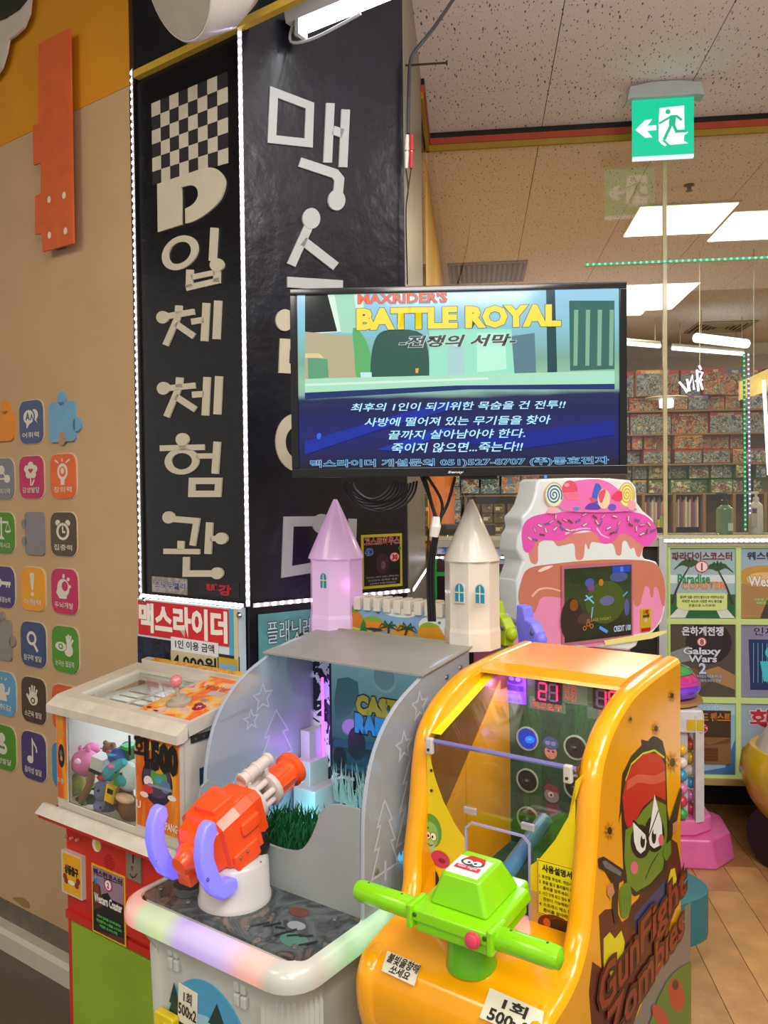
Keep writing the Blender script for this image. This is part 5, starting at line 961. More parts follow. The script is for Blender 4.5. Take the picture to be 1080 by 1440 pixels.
lab(CF, '1회', sub(bs_, -.14, .72, .27, .98), '#15120f', cl, .0048, .03); lab(CF, '1500', sub(bs_, .27, .66, .98, .93), '#15120f', cl, .0048, .08)
# lid
tz0, tz1 = 1.072, 1.128
lid = MB(); A_ = [(-.02, 1.045), (-.02, 1.066), (.012, 1.084), (.262, 1.122), (.262, 1.06), (0, 1.05)]
lid.prism(Fr(AB.w(0, ct0, 0), BX, UP, AX), A_, cs0-.012, cs1+.012)
fo = Fr(AB.w(0, ct0+.012, 1.084), AX, BX*.25+UP*.038)
LW = .255
def lpx(x, y): return fo.px(60+x/3.857, 900+y/3.857)
w0 = lpx(192, 285); w1 = lpx(545, 360); w2 = lpx(470, 175)
wx0, wx1, wy0, wy1 = w0[0]+.01, w1[0], .028, .215
# the lid with an opening: four bars
lm_ = wh
def lidbar(nm, x0, x1, y0, y1, th=.03, m=lm_): return MB().box(fo, x0, x1, y0, y1, -th, 0).build(nm, m, cl)
lidl = cs0-.012; lidr = cs1+.012
lb = MB(); lb.box(fo, lidl, lidr, 0, wy0, -.03, 0); lb.box(fo, lidl, lidr, wy1, LW, -.03, 0); lb.box(fo, lidl, wx0, wy0, wy1, -.03, 0); lb.box(fo, wx1, lidr, wy0, wy1, -.03, 0); lb.build('lid', lm_, cl)
MB().prism(Fr(AB.w(0, ct0, 0), BX, UP, AX), [(-.02, 1.044), (-.02, 1.064), (.0125, 1.084), (.0125, 1.05), (0, 1.044)], lidl, lidr).build('lid_edge', P('#d0c9ba', .3, noise=.12, ns=20, coat=.3), cl)
MB().box(fo, wx0, wx1, wy0, wy1, -.012, -.008).build('lid_glass', glass, cl)
MB().box(fo, lidl+.02, lidr-.02, LW, LW+.025, -.02, .012).build('back_bar', lm_, cl, bevel=.003); MB().box(fo, lidl+.06, lidr-.03, LW+.002, LW+.022, .012, .0135).build('gold_strip', busy(['#e0b02a', '#c88a1c', '#e8d070'], 30, kind='n'), cl)
MB().box(fo, wx1+.006, lidr-.012, wy0-.01, LW-.008, .0, .002).build('control_sheet', busy(['#d83a1c', '#e8702a', '#e8b43a', '#d8b8a8', '#c8502c'], 14, kind='n', hard=False), cl)
A = Art(fo, (wx1+.006, wy0-.01, lidr-.012, LW-.008), h=.0022); A.rect('#b8a8a8', .5, .55, .8, .66); A.rect('#8a8098', .6, .4, .72, .46); A.ell('#2a2420', .1, .06, .04, .02); A.ell('#2a2420', .3, .02, .05, .015); A.build(cl); lab(fo, '게임방법', (wx1+.05, .17, lidr-.03, .195), '#c8402c', cl, .0042, .02)
jp = fo.px(252, 990); js = MB()
js.lathe(fo.at(jp[0], jp[1]), [(.03, 0), (.031, .008), (.02, .012), (.018, .02), (.006, .021), (.004, .048)], 24)
jo = js.build('joystick', P('#a89f8c', .4), cl, smooth=True); MB().ball(fo.w(jp[0], jp[1], .052)+UP*.006, .0145, n=18, m=12).build('knob', P('#e07a86', .15, coat=.8), jo, smooth=True)
bp_ = fo.px(280, 996); MB().lathe(fo.at(bp_[0], bp_[1]), [(.017, 0), (.017, .003), (.012, .006), (.010, .011), (.001, .012)], 20).build('red_button', P('#8f1a2c', .15, coat=.8), cl, smooth=True)
rails = MB()
for yy in (.07, .10, .13): rails.tube([fo.w(wx0+.02, yy+.03, -.04), fo.w(wx1-.01, yy+.03, -.04)], .0025, 6)
rails.tube([fo.w(wx0+.1, .04, -.035), fo.w(wx0+.13, wy1, -.035)], .003, 6); rails.build('rails', P('#b8b4b0', .3, metal=.6), cl)
# right side: hinge, dark side picture
CS = Fr(AB.w(cs1, 0, 0), BX, UP); hg = MB().box(CS, ct0+.03, ct0+.10, 1.035, 1.05, .0, .005).build('hinge', P('#2c2a28', .4), cl)
for k in range(3): MB().disc(CS, ct0+.04+k*.025, 1.043, .003, .005, .007, 8).build('screw', P('#77726a', .3, metal=.6), hg)
MB().box(CS, ct0+.055, ct1-.02, .83, .97, .0005, .002).build('side_picture', busy(['#081828', '#0e2c44', '#1a5a78', '#0a1018'], 14, kind='n'), cl)
_l = bpy.data.lights.new('claw_light', 'AREA'); _l.shape = 'RECTANGLE'; _l.size = .22; _l.size_y = .05; _l.energy = 1.3; _l.color = (.62, .74, 1)
_o = bpy.data.objects.new('claw_light', _l); COL.objects.link(_o); _o.location = AB.w((fx0+fx1)/2, ct1-.10, 1.062); _o.rotation_euler = (0, 0, ZA)
# plush toys inside
def toy(name, label, x, y, t_, parts, group='plush prizes in the claw machine', cat='plush toy'):
    pf = Fr(AB.w(0, t_, 0), AX, UP); u, v = pf.px(60+x/3.857, 900+y/3.857); o = pf.w(u, v)
    T_ = T(name, label, cat, o, ZA, group); f_ = Fr(o, AX, BX, UP)
    for nm, m, shp_ in parts:
        mb = MB()
        for s_ in shp_:
            if s_[0] == 'o': mb.ball(f_.w(*s_[1]), *s_[2], n=12, m=8, fr=f_)
            if s_[0] == 't': mb.tube([f_.w(*q) for q in spline(s_[1], 4)], s_[2], 8)
            if s_[0] == 'x': (a0_, a1_), (b0_, b1_), (c0_, c1_) = s_[1]; mb.box(f_.rot(s_[2], 'y').rot(s_[2], 'z'), a0_, a1_, b0_, b1_, c0_, c1_)
        mb.build(nm, m, T_, smooth=(shp_[0][0] != 'x'))
    return T_
pk = P('#e07aa8', .8); 
def eyes(x, z, y=-.034, r=.004): return ('eye', P('#16121a', .2), [('o', (x-.01, y, z), (r,)*3), ('o', (x+.01, y, z), (r,)*3)])
toy('plush_whale', 'big pink round plush at the upper left of the prize pile', 232, 665, 1.255, [('body', pk, [('o', (0, 0, 0), (.042, .033, .034))]), ('ear', pk, [('o', (.012, 0, .036), (.008, .006, .012)), ('o', (-.02, 0, .032), (.008, .006, .01))]), ('spot', P('#f4d0e4', .8), [('o', (.008, -.028, .012), (.012, .006, .008))])])
toy('toy_cube', 'white and black cube box leaning on the prize pile', 318, 652, 1.245, [('cube', P('#d8d6ce', .5), [('x', ((-.018, .018), (-.018, .018), (-.02, .012)), .25)]), ('band', P('#1a1a1c', .4), [('x', ((-.0185, .0185), (-.0185, .0185), (-.03, -.0201)), .25)])], cat='toy')
toy('plush_pig', 'small pink plush lying behind the big pink one', 268, 590, 1.30, [('body', pk, [('o', (0, 0, 0), (.024, .02, .016))]), eyes(0, .004, -.02, .002)])
toy('plush_bear', 'brown plush head at the top of the prize pile', 362, 588, 1.31, [('body', P('#7a5238', .9), [('o', (0, 0, 0), (.02, .018, .016)), ('o', (-.016, 0, .012), (.007,)*3), ('o', (.016, 0, .012), (.007,)*3)]), eyes(0, .003, -.018, .002)])
toy('plush_owl', 'maroon boxed toy at the top left of the prize pile', 240, 590, 1.33, [('body', P('#5a3038', .8), [('x', ((-.02, .02), (-.01, .01), (-.014, .014)), .2)])], cat='toy')
toy('toy_robot', 'bright blue toy with red trim in the middle of the pile', 405, 630, 1.25, [('body', P('#2a5ab8', .5), [('o', (0, 0, 0), (.026, .022, .02))]), ('trim', P('#c83040', .5), [('o', (.012, -.018, -.008), (.008, .006, .005)), ('o', (-.012, -.016, .012), (.008, .006, .005))]), ('stripe', P('#4aa8d8', .5), [('o', (.0, -.016, .008), (.018, .01, .004))])], cat='toy')
toy('plush_bird', 'purple plush at the upper right of the prize pile', 462, 588, 1.29, [('body', P('#7a3aa8', .9), [('o', (0, 0, 0), (.02, .018, .018))]), ('wing', P('#2a9a8a', .9), [('o', (-.014, -.01, -.008), (.012, .008, .006))])])
toy('toy_tank', 'dark green toy block at the right top of the pile', 460, 610, 1.27, [('body', P('#1c5a34', .5), [('x', ((-.02, .02), (-.014, .014), (-.012, .012)), .15)]), ('lid', P('#3ab85a', .5), [('x', ((-.012, .012), (-.015, .015), (.012, .02)), .15)])], cat='toy')
toy('plush_fish', 'turquoise and pink plush fish lying across the pile', 405, 695, 1.238, [('body', P('#4ab0c4', .85), [('t', [(-.04, 0, -.03), (-.01, -.004, -.005), (.03, 0, .022)], [.008, .016, .018, .02, .02, .018, .016, .012, .008])]), ('fin', P('#e088b4', .85), [('o', (-.03, -.008, -.012), (.014, .008, .008)), ('o', (.002, -.018, .01), (.014, .006, .006))])])
toy('plush_penguin', 'white and aqua round plush at the right of the window', 466, 742, 1.25, [('body', P('#d4dcdc', .85), [('o', (0, 0, 0), (.03, .026, .036))]), ('face', P('#3aa8b8', .8), [('o', (.002, -.02, -.002), (.016, .01, .016))]), eyes(-.004, .016, -.026, .003)])
toy('toy_brick', 'green toy brick in the middle of the pile', 413, 748, 1.232, [('body', P('#2a9a4a', .5), [('x', ((-.008, .008), (-.008, .008), (-.018, .018)), .2)])], cat='toy')
toy('plush_snake', 'brown long-necked plush stretched down the left of the window', 240, 800, 1.232, [('body', P('#8f6448', .9), [('t', [(-.01, .02, .05), (.012, .006, .03), (.006, 0, 0), (-.014, -.004, -.03), (-.016, 0, -.06), (.002, -.002, -.07)], .0095)]), ('head', P('#8f6448', .9), [('o', (-.016, .02, .045), (.02, .014, .012))])])
toy('plush_duck', 'yellow-green plush with a round eye at the lower left', 178, 785, 1.26, [('body', P('#a0a040', .9), [('o', (0, 0, 0), (.026, .026, .034)), ('o', (-.006, 0, -.035), (.03, .028, .02))]), ('eye', P('#e8e4d0', .5), [('o', (-.008, -.022, .018), (.008, .006, .01))]), ('pupil', P('#15120f', .3), [('o', (-.008, -.028, .018), (.004, .003, .005))])])
toy('plush_elephant', 'grey violet plush with green and red ears at the bottom centre', 328, 820, 1.235, [('body', P('#77749c', .85), [('o', (0, 0, 0), (.024, .022, .03)), ('o', (.0, 0, -.035), (.026, .024, .02))]), ('ear', P('#58b848', .8), [('o', (-.026, 0, .008), (.009,)*3), ('o', (.01, .0, .036), (.008,)*3)]), ('tuft', P('#c83040', .8), [('o', (0, -.004, .034), (.018, .008, .006))]), eyes(0, .01, -.022, .003)])
toy('toy_car', 'yellow toy car right of the violet plush', 385, 825, 1.228, [('body', P('#e0b01c', .45), [('x', ((-.014, .014), (-.014, .014), (-.022, .022)), .25)]), ('window', P('#2c2418', .3), [('x', ((-.008, .008), (-.0155, -.014), (.002, .014)), .25)])], cat='toy')
toy('plush_dog', 'maroon plush at the lower right of the window', 432, 850, 1.25, [('body', P('#6e2a2c', .9), [('o', (0, 0, 0), (.032, .026, .04))]), ('collar', P('#2c1418', .8), [('o', (0, -.006, -.012), (.026, .022, .006))])])
toy('plush_monkey', 'brown and cream plush lying in the bottom right corner', 465, 910, 1.232, [('body', P('#6e4c30', .9), [('o', (.005, 0, 0), (.036, .022, .034))]), ('belly', P('#c8a888', .9), [('o', (.0, -.010, .026), (.034, .014, .012))])])
toy('plush_frog', 'dark green plush with a big eye on the cabin floor', 248, 890, 1.25, [('body', P('#2c3a1c', .9), [('o', (0, 0, 0), (.05, .028, .024))]), ('eye', P('#3a5a28', .4), [('o', (.016, -.024, .008), (.012, .008, .012))]), ('pupil', P('#101010', .3), [('o', (.017, -.030, .008), (.006, .003, .007))])])
toy('plush_mouse', 'slate blue plush on the cabin floor between the frog and the monkey', 345, 905, 1.24, [('body', P('#4a4c68', .9), [('o', (0, 0, 0), (.03, .024, .026))]), eyes(0, .008, -.024, .003)])
toy('plush_lizard', 'olive green plush at the left edge of the claw window', 170, 705, 1.31, [('body', P('#7a7a34', .9), [('o', (0, 0, 0), (.022, .02, .03))]), eyes(0, .016, -.02, .003)])
toy('plush_bunny', 'lilac plush between the cube and the turquoise fish', 350, 720, 1.29, [('body', P('#b0a0d8', .9), [('o', (0, 0, 0), (.026, .022, .03)), ('o', (-.01, 0, .036), (.006, .006, .014)), ('o', (.01, 0, .036), (.006, .006, .014))])])
toy('plush_cat', 'tan plush under the big pink plush', 205, 735, 1.29, [('body', P('#b08a58', .9), [('o', (0, 0, 0), (.034, .024, .024)), ('o', (-.02, 0, .022), (.007,)*3), ('o', (.01, 0, .024), (.007,)*3)])])
toy('plush_turtle', 'teal plush on the cabin floor behind the yellow toy car', 400, 880, 1.29, [('body', P('#2a6a6a', .9), [('o', (0, 0, 0), (.04, .026, .03))])])
toy('plush_sheep', 'cream plush at the far back of the pile', 300, 640, 1.36, [('body', P('#d8ccb4', .9), [('o', (0, 0, 0), (.04, .03, .034))])])
# ------------------------------------------------------------------ white castle shooting game
wm = T('castle_game', 'white castle shooting game cabinet with frosted wings and glowing rim', 'arcade machine', AB.w(-1.16, 1.3, 0), ZA)
plw = P('#c0c3bb', .32, noise=.04, coat=.4, sub=.15)
def rimmat():
    m = bpy.data.materials.new('glowing_rim'); m.use_nodes = True; nt = m.node_tree; b = nt.nodes['Principled BSDF']; b.inputs['Base Color'].default_value = lin('#c6c6be'); b.inputs['Roughness'].default_value = .28; b.inputs['Coat Weight'].default_value = .4
    tc = nt.nodes.new('ShaderNodeTexCoord'); sp = nt.nodes.new('ShaderNodeSeparateXYZ'); nt.links.new(tc.outputs['Object'], sp.inputs[0])
    def ramp(src, stops, lo, hi):
        mr = nt.nodes.new('ShaderNodeMapRange'); mr.inputs[1].default_value = lo; mr.inputs[2].default_value = hi; nt.links.new(src, mr.inputs[0])
        cr = nt.nodes.new('ShaderNodeValToRGB'); els = cr.color_ramp.elements
        for i, (p, c) in enumerate(stops):
            e = els[i] if i < 2 else els.new(p); e.position = p; e.color = lin(c)
        nt.links.new(mr.outputs[0], cr.inputs[0]); return cr.outputs[0]
    # lamps behind the plastic: red, green-white, violet, red along the front; green along the right side
    f = ramp(sp.outputs['X'], [(0, '#000000'), (.06, '#ff5040'), (.15, '#ff5040'), (.20, '#9cd06a'), (.32, '#b4e060'), (.40, '#8a3cff'), (.62, '#a050ff'), (.72, '#ff4030'), (.78, '#ff4030'), (.84, '#000000'), (1, '#000000')], -.27, .27)
    g = ramp(sp.outputs['Y'], [(0, '#000000'), (.14, '#000000'), (.3, '#10e080'), (.6, '#20f0a0'), (1, '#20f0a0')], -.3, .25)
    fr_ = ramp(sp.outputs['X'], [(0, '#000000'), (.86, '#000000'), (.93, '#ffffff'), (1, '#ffffff')], -.27, .27)
    fl_ = ramp(sp.outputs['Y'], [(0, '#ffffff'), (.10, '#ffffff'), (.16, '#000000'), (1, '#000000')], -.31, .30)
    m1 = nt.nodes.new('ShaderNodeMixRGB'); m1.blend_type = 'MULTIPLY'; m1.inputs[0].default_value = 1; nt.links.new(f, m1.inputs[1]); nt.links.new(fl_, m1.inputs[2])
    m2 = nt.nodes.new('ShaderNodeMixRGB'); m2.blend_type = 'MULTIPLY'; m2.inputs[0].default_value = 1; nt.links.new(g, m2.inputs[1]); nt.links.new(fr_, m2.inputs[2])
    m3 = nt.nodes.new('ShaderNodeMixRGB'); m3.blend_type = 'ADD'; m3.inputs[0].default_value = 1; nt.links.new(m1.outputs[0], m3.inputs[1]); nt.links.new(m2.outputs[0], m3.inputs[2])
    nt.links.new(m3.outputs[0], b.inputs['Emission Color']); b.inputs['Emission Strength'].default_value = .45
    return m
DK = .78
def rloop(x0, y0, x1, y1, r, z, n=6): return [AB.w(x, y, z) for x, y in rrect(x0, y0, x1, y1, r, n)]
R0 = (-1.417, 1.005, -.914, 1.66)
def ins(d, z, r=.07): return rloop(R0[0]+d, R0[1]+d, R0[2]-d, R0[3]-d, max(.02, r-d), z)
rim = MB().grid([ins(.012, DK-.048), ins(.002, DK-.04), ins(.0, DK-.025), ins(.006, DK-.008), ins(.018, DK), ins(.034, DK+.002), ins(.036, DK-.004)], closed=True)
rim.build('glowing_rim', rimmat(), wm, smooth=True)
def flute(d, z, amp):
    out = []; x0, y0, x1, y1 = R0[0]+d, R0[1]+d, R0[2]-d, R0[3]-d; r = .08
    base = rrect(x0, y0, x1, y1, r, 24); cs = [(x1-r, y0+r), (x1-r, y1-r), (x0+r, y1-r), (x0+r, y0+r)]; P_ = []
    for ci in range(4):
        c = cs[ci]; seg = base[ci*25:(ci+1)*25]
        nx_ = base[((ci+1)*25) % 100]
        for k, p in enumerate(seg): a = amp*math.sin(k*math.pi*.5)**2; P_.append((c[0]+(p[0]-c[0])*(1+a/r), c[1]+(p[1]-c[1])*(1+a/r)))
        for k in range(1, 12):
            t_ = k/12; q = Vector(seg[-1]).lerp(Vector(nx_), t_); P_.append((q.x, q.y))
    return [AB.w(x, y, z) for x, y in P_]
body = MB().grid([flute(.05, .02, .005), flute(.045, .3, .005), flute(.036, DK-.10, .005), flute(.034, DK-.085, 0), flute(.016, DK-.048, 0)], closed=True); body.build('body', plw, wm, smooth=True)
MB().grid([ins(.07, 0, .09), ins(.07, .03, .09)], closed=True).build('foot', P('#2a2a2a', .6), wm)
MB().prism(AB, rrect(R0[0]+.04, R0[1]+.04, R0[2]-.04, R0[3]-.04, .04), DK-.03, DK-.004).build('deck', P('#bcbcb4', .4), wm)
WF = Fr(AB.w(0, R0[1]+.035, 0), AX, UP)
WSd = Fr(AB.w(R0[2]-.035, 0, 0), BX, UP)
MB().box(WSd, 1.28, 1.62, .1, DK-.11, 0, .006).build('side_picture', busy(['#12202a', '#1c5070', '#2a7a98', '#0c1210'], 14, kind='n'), wm)
pl_ = [at_z(x, y, DK+.002) for x, y in ((213, 1236), (412, 1347))]
x0_, x1_ = -1.378, -.94; y0_, y1_ = 1.052, 1.235
MB().prism(AB, rrect(x0_, y0_, x1_, y1_, .02), DK-.003, DK+.002).build('deck_plate', busy(['#26282a', '#3c4446', '#5a6264', '#2c3a3c', '#7a6a5c', '#343a44'], 9, rough=.15, kind='n', hard=False), wm)
DKF = Fr(Vector((0, 0, DK+.002)), AX, BX); Ad = Art(DKF, h=.0004)
for x, y, r, c in ((-1.03, 1.14, .02, '#8a949a'), (-1.0, 1.10, .03, '#4a7a6a'), (-1.06, 1.18, .022, '#6b3a30'), (-1.33, 1.13, .03, '#202830'), (-1.3, 1.10, .022, '#54605a')): Ad.ell(c, x, y, r, r*.7)
for k in range(7): Ad.line('#1c2426', [(-1.1+.02*k, 1.09+.012*(k % 3)), (-1.08+.02*k, 1.12+.01*(k % 2))], .006)
Ad.build(wm)
for x, y in ((-1.36, 1.09), (-1.27, 1.085), (-1.1, 1.08), (-.985, 1.085), (-.985, 1.2), (-1.36, 1.2)): MB().lathe(Fr(AB.w(x, y, DK+.002), AX, BX), [(.006, 0), (.005, .003), (.001, .004)], 10).build('screw', P('#8f9290', .3, metal=.8), wm)
def win4(cx, cy):
    u, v = WF.px(cx, cy, .0)
    for i in (0, 1):
        for j in (0, 1): MB().box(WF, u-.016+i*.017, u-.002+i*.017, v-.024+j*.026, v-.002+j*.026, -.002, .009).build('embossed_pane', plw, wm, bevel=.003)
win4(247, 1345); win4(341, 1396)
dsc = WF.px(292, 1472); MB().disc(WF, dsc[0], dsc[1], .112, -.004, .002, 40, ry=.125).build('round_picture', P('#4a9ac0', .3), wm)
A = Art(WF, h=.0021); A.ell('#8fc0d4', dsc[0], dsc[1]-.03, .1, .09)
for x, s_ in ((-.055, 1), (.03, 1.25), (-.09, .8)):
    for k in range(3): A.poly('#1f3c3a', [(dsc[0]+x-.02*s_*(1+k*.3), dsc[1]+.05-.035*k*s_), (dsc[0]+x, dsc[1]+.095-.03*k*s_), (dsc[0]+x+.02*s_*(1+k*.3), dsc[1]+.05-.035*k*s_)])
A.build(wm)
q0 = WF.px(266, 1395); MB().box(WF.at(q0[0], q0[1]-.02, 0).rot(-.06), -.027, .027, -.045, .03, .003, .0045).build('price_paper', P('#e0dcc8', .5), wm); fq = WF.at(q0[0], q0[1]-.02, 0).rot(-.06)
text(fq, '1회', (-.010, .0, .012, .022), P('#2a2420', .5), wm, h=.006, bold=.02); text(fq, '500x2', (-.024, -.028, .026, -.006), P('#2a2420', .5), wm, h=.006, bold=.02)
q0 = WF.px(243, 1435); cc_ = MB().prism(WF, rrect(q0[0]-.032, q0[1]-.08, q0[0]+.026, q0[1]+.022, .008), .004, .022).build('coin_slot', P('#e0c81c', .35), wm, bevel=.004); MB().disc(WF, q0[0], q0[1]-.005, .012, .022, .026).build('coin_button', P('#d8b818', .35), wm)
# wings of frosted acrylic
def frosted(a=.45, c='#c3c8d0'):
    m = bpy.data.materials.new('frosted_acrylic'); m.use_nodes = True; nt = m.node_tree; b = nt.nodes['Principled BSDF']; out = nt.nodes['Material Output']
    b.inputs['Base Color'].default_value = lin(c); b.inputs['Roughness'].default_value = .35
    n = nt.nodes.new('ShaderNodeTexNoise'); n.inputs['Scale'].default_value = 6; tc = nt.nodes.new('ShaderNodeTexCoord'); nt.links.new(tc.outputs['Object'], n.inputs['Vector'])
    mr = nt.nodes.new('ShaderNodeMapRange'); mr.inputs[3].default_value = a-.12; mr.inputs[4].default_value = a+.12; nt.links.new(n.outputs['Fac'], mr.inputs[0])
    tr = nt.nodes.new('ShaderNodeBsdfTransparent'); tr.inputs[0].default_value = (.9, .92, .97, 1); mx = nt.nodes.new('ShaderNodeMixShader')
    nt.links.new(mr.outputs[0], mx.inputs[0]); nt.links.new(tr.outputs[0], mx.inputs[1]); nt.links.new(b.outputs[0], mx.inputs[2]); nt.links.new(mx.outputs[0], out.inputs[0]); return m
fr1 = frosted(.42); fr2 = frosted(.62, '#a9aeb4'); etch = P('#c9ced6', .6, alpha=.6, noise=0)
prof = [(1.64, 1.232), (1.52, 1.228), (1.432, 1.203), (1.336, 1.16), (1.27, 1.092), (1.238, 1.0), (1.232, .9), (1.23, DK+.003), (1.64, DK+.003)]
pr_ = spline(prof[:-1], 5)+[prof[-1]]
for sx, nm, mt in ((-1.385, 'wing', fr1), (-.945, 'wing', fr2)):
    WP = Fr(AB.w(sx, 0, 0), BX, UP)
    wg = MB().prism(WP, pr_, 0, .008).build(nm, mt, wm)
    eg = MB()
    for p, q in zip(pr_[:-2], pr_[1:-1]): eg.tube([WP.w(p[0], p[1], .004), WP.w(q[0], q[1], .004)], .0042, 6, cap=False)
    eg.build('wing_edge', P('#b9c2d0', .2, alpha=.75, noise=0, coat=.5), wm, smooth=True)
    em_ = MB()
    def st(cx, cy, r):
        pts = [(cx+(r if i % 2 == 0 else r*.45)*math.cos(math.pi/2+i*math.pi/5), cy+(r if i % 2 == 0 else r*.45)*math.sin(math.pi/2+i*math.pi/5)) for i in range(10)]; em_.stroke(WP, pts, .004, .0082, .0086, closed=True)
    def tre(cx, cy, w, h):
        L = [(0, 1), (.28, .72), (.16, .72), (.38, .45), (.22, .45), (.5, .12)]; pts = [(cx+a*w, cy+b_*h) for a, b_ in L]+[(cx-a*w, cy+b_*h) for a, b_ in L[::-1][:-1]]; em_.stroke(WP, pts, .004, .0082, .0086, closed=True); em_.stroke(WP, [(cx, cy+.0*h), (cx, cy+.25*h)], .006, .0082, .0086)
    if sx < -1.1: st(1.415, 1.11, .034); st(1.375, 1.065, .024); tre(1.46, .86, .15, .21); tre(1.33, .80, .12, .15)
    else: st(1.43, 1.15, .03); st(1.37, 1.08, .03); tre(1.40, .86, .12, .2); tre(1.3, .83, .09, .16)
    em_.build('etching', etch, wm)
for y, z in ((1.60, 1.20), (1.54, 1.19), (1.27, .86)): MB().lathe(Fr(AB.w(-.945+.008, y, z), BX, UP), [(.006, 0), (.005, .003), (.001, .004)], 10).build('screw', P('#8f9290', .3, metal=.8), wm)
MB().prism(Fr(AB.w(-1.39, 0, 0), BX, UP, AX), [(1.43, 1.212), (1.65, 1.240), (1.65, 1.244), (1.43, 1.216)], 0, .46).build('top_sheet', frosted(.7, '#a8a69e'), wm)
MB().tube([AB.w(-1.385, 1.652, 1.243), AB.w(-.93, 1.652, 1.243)], .005, 6).build('top_edge', P('#8f8a74', .5), wm)
# back board with screen
bz0 = 1.60
MB().box(AB, -1.385, -.945, bz0, bz0+.03, DK, 1.228).build('back_board', busy(['#0e1a18', '#d8e0e4', '#12201c', '#1c3440', '#0a0c0c'], 16, kind='n'), wm)
BS = Fr(AB.w(0, bz0, 0), AX, UP); c0_ = BS.px(469, 930); c1_ = BS.px(470, 1080)
sb_ = (c0_[0], c1_[1], c0_[0]+.31, c0_[1]); fm_ = MB().box(BS, sb_[0]-.008, sb_[2]+.008, sb_[1]-.008, sb_[3]+.008, 0, .008).build('screen_frame', P('#12161a', .3), wm)
scm = screen_mat([(0, '#1c4458'), (.15, '#245a70'), (.25, '#123040'), (.3, '#37707a'), (.6, '#4f8a8c'), (.8, '#6fa0a8'), (1, '#7fb0bc')], (3, 3, 5), .18, .45)
MB().box(BS, sb_[0], sb_[2], sb_[1], sb_[3], .008, .0095).build('screen', scm, wm)
A = Art(BS, h=.0097, emit=.35)
def c3p(x, y): return BS.px(440+x/4.5, 860+y/4.5)
A.poly('#3f7078', [c3p(*q) for q in ((150, 560), (170, 420), (240, 410), (300, 440), (310, 560), (250, 640), (160, 700))]); A.ell('#90b8c0', *c3p(470, 420), .035); A.ell('#6f9aa4', *c3p(465, 412), .031)
A.poly('#1c5a80', [c3p(*q) for q in ((145, 800), (560, 830), (560, 880), (145, 850))])
A.poly('#2a6a88', [c3p(*q) for q in ((145, 940), (320, 980), (320, 1010), (145, 965))])
A.ell('#101418', *c3p(292, 830), .028, .042); A.ell('#0e1216', *c3p(188, 918), .021, .028); A.build(wm)
q = c3p(300, 640); q2 = c3p(560, 500)
lab(BS, 'CASTLE', (q[0]+.0, q[1]+.004, q[0]+.17, q[1]+.045), '#a8a024', wm, .013, .08, oc='#101418', ow=.06); lab(BS, 'RAIDER', (q[0]-.004, q[1]-.042, q[0]+.16, q[1]-.002), '#2a8ad0', wm, .013, .08, oc='#101418', ow=.06)
# stepped little towers in the left inner corner, lit violet
vio = P('#d0b8e8', .4, noise=0)
for x, w_, z in ((-1.352, .05, .93), (-1.36, .03, 1.0), (-1.33, .07, .87)): MB().box(AB, x-w_/2, x+w_/2, bz0-.055-.02*(w_ > .04)-.02*(w_ > .06), bz0-.001, DK, z).build('corner_step', plw, wm, bevel=.003)
MB().tube([AB.w(-1.335, bz0-.012, .80), AB.w(-1.335, bz0-.012, 1.13)], .0035, 6).build('violet_light_tube', P('#b050ff', .3, emit=4, noise=0, ehex='#b044ff'), wm)
_l = bpy.data.lights.new('violet_light', 'POINT'); _l.energy = .16; _l.color = (.55, .12, 1); _l.shadow_soft_size = .02; _o = bpy.data.objects.new('violet_light', _l); COL.objects.link(_o); _o.location = AB.w(-1.33, 1.49, .98)
MB().tube([AB.w(-1.36, 1.45, DK+.03), AB.w(-.97, 1.45, DK+.03)], .009, 8).build('cyan_light_tube', P('#6fe8ff', .3, emit=4, noise=0, ehex='#3ad8ff'), wm)
_l = bpy.data.lights.new('cyan_light', 'POINT'); _l.energy = .22; _l.color = (.15, .75, 1); _l.shadow_soft_size = .02; _o = bpy.data.objects.new('cyan_light', _l); COL.objects.link(_o); _o.location = AB.w(-1.27, 1.46, DK+.09)
MB().prism(AB, [(-1.37, 1.38), (-.96, 1.38), (-.96, 1.5), (-1.37, 1.5)], DK, DK+.02).build('light_tray', P('#d6e8ec', .4), wm)
# grey front board with dip, planter with grass
FBp = Fr(AB.w(0, 1.236, 0), AX, UP)
pts = [FBp.px(*q) for q in ((497, 1134), (470, 1130), (455, 1140), (447, 1160), (437, 1182), (424, 1194), (405, 1194), (380, 1186), (372, 1180))]
pts = [(-.945, pts[0][1]), ]+spline(pts, 3)+[(-1.377, pts[-1][1]+.005), (-1.377, DK+.001), (-.945, DK+.001)]
MB().prism(FBp, pts, 0, .007).build('front_board', P('#9aa09e', .35, noise=.06, ns=10), wm)
MB().prism(Fr(AB.w(-1.377, 0, 0), BX, UP, AX), [(1.2, DK), (1.2, .9), (1.215, .955), (1.236, .965), (1.30, .93), (1.32, DK)], 0, .006).build('corner_gusset', frosted(.6, '#aeb4b2'), wm)
MB().box(AB, -1.3, -.96, 1.26, 1.37, DK, DK+.07).build('planter', P('#1c2a1c', .8), wm)
gr = MB(); rg = random.Random(5)
for k in range(900):
    x, y = rg.uniform(-1.3, -.96), rg.uniform(1.255, 1.40); h_ = rg.uniform(.03, .062); dx_, dy_ = rg.uniform(-.025, .025), rg.uniform(-.025, .02); w_ = .0022
    gr.add([AB.w(x-w_, y, DK+.06), AB.w(x+w_, y, DK+.06), AB.w(x+dx_*.5+w_, y+dy_*.5, DK+.06+h_*.7), AB.w(x+dx_*.5-w_, y+dy_*.5, DK+.06+h_*.7), AB.w(x+dx_, y+dy_, DK+.06+h_)], [(0, 1, 2, 3), (3, 2, 4)])
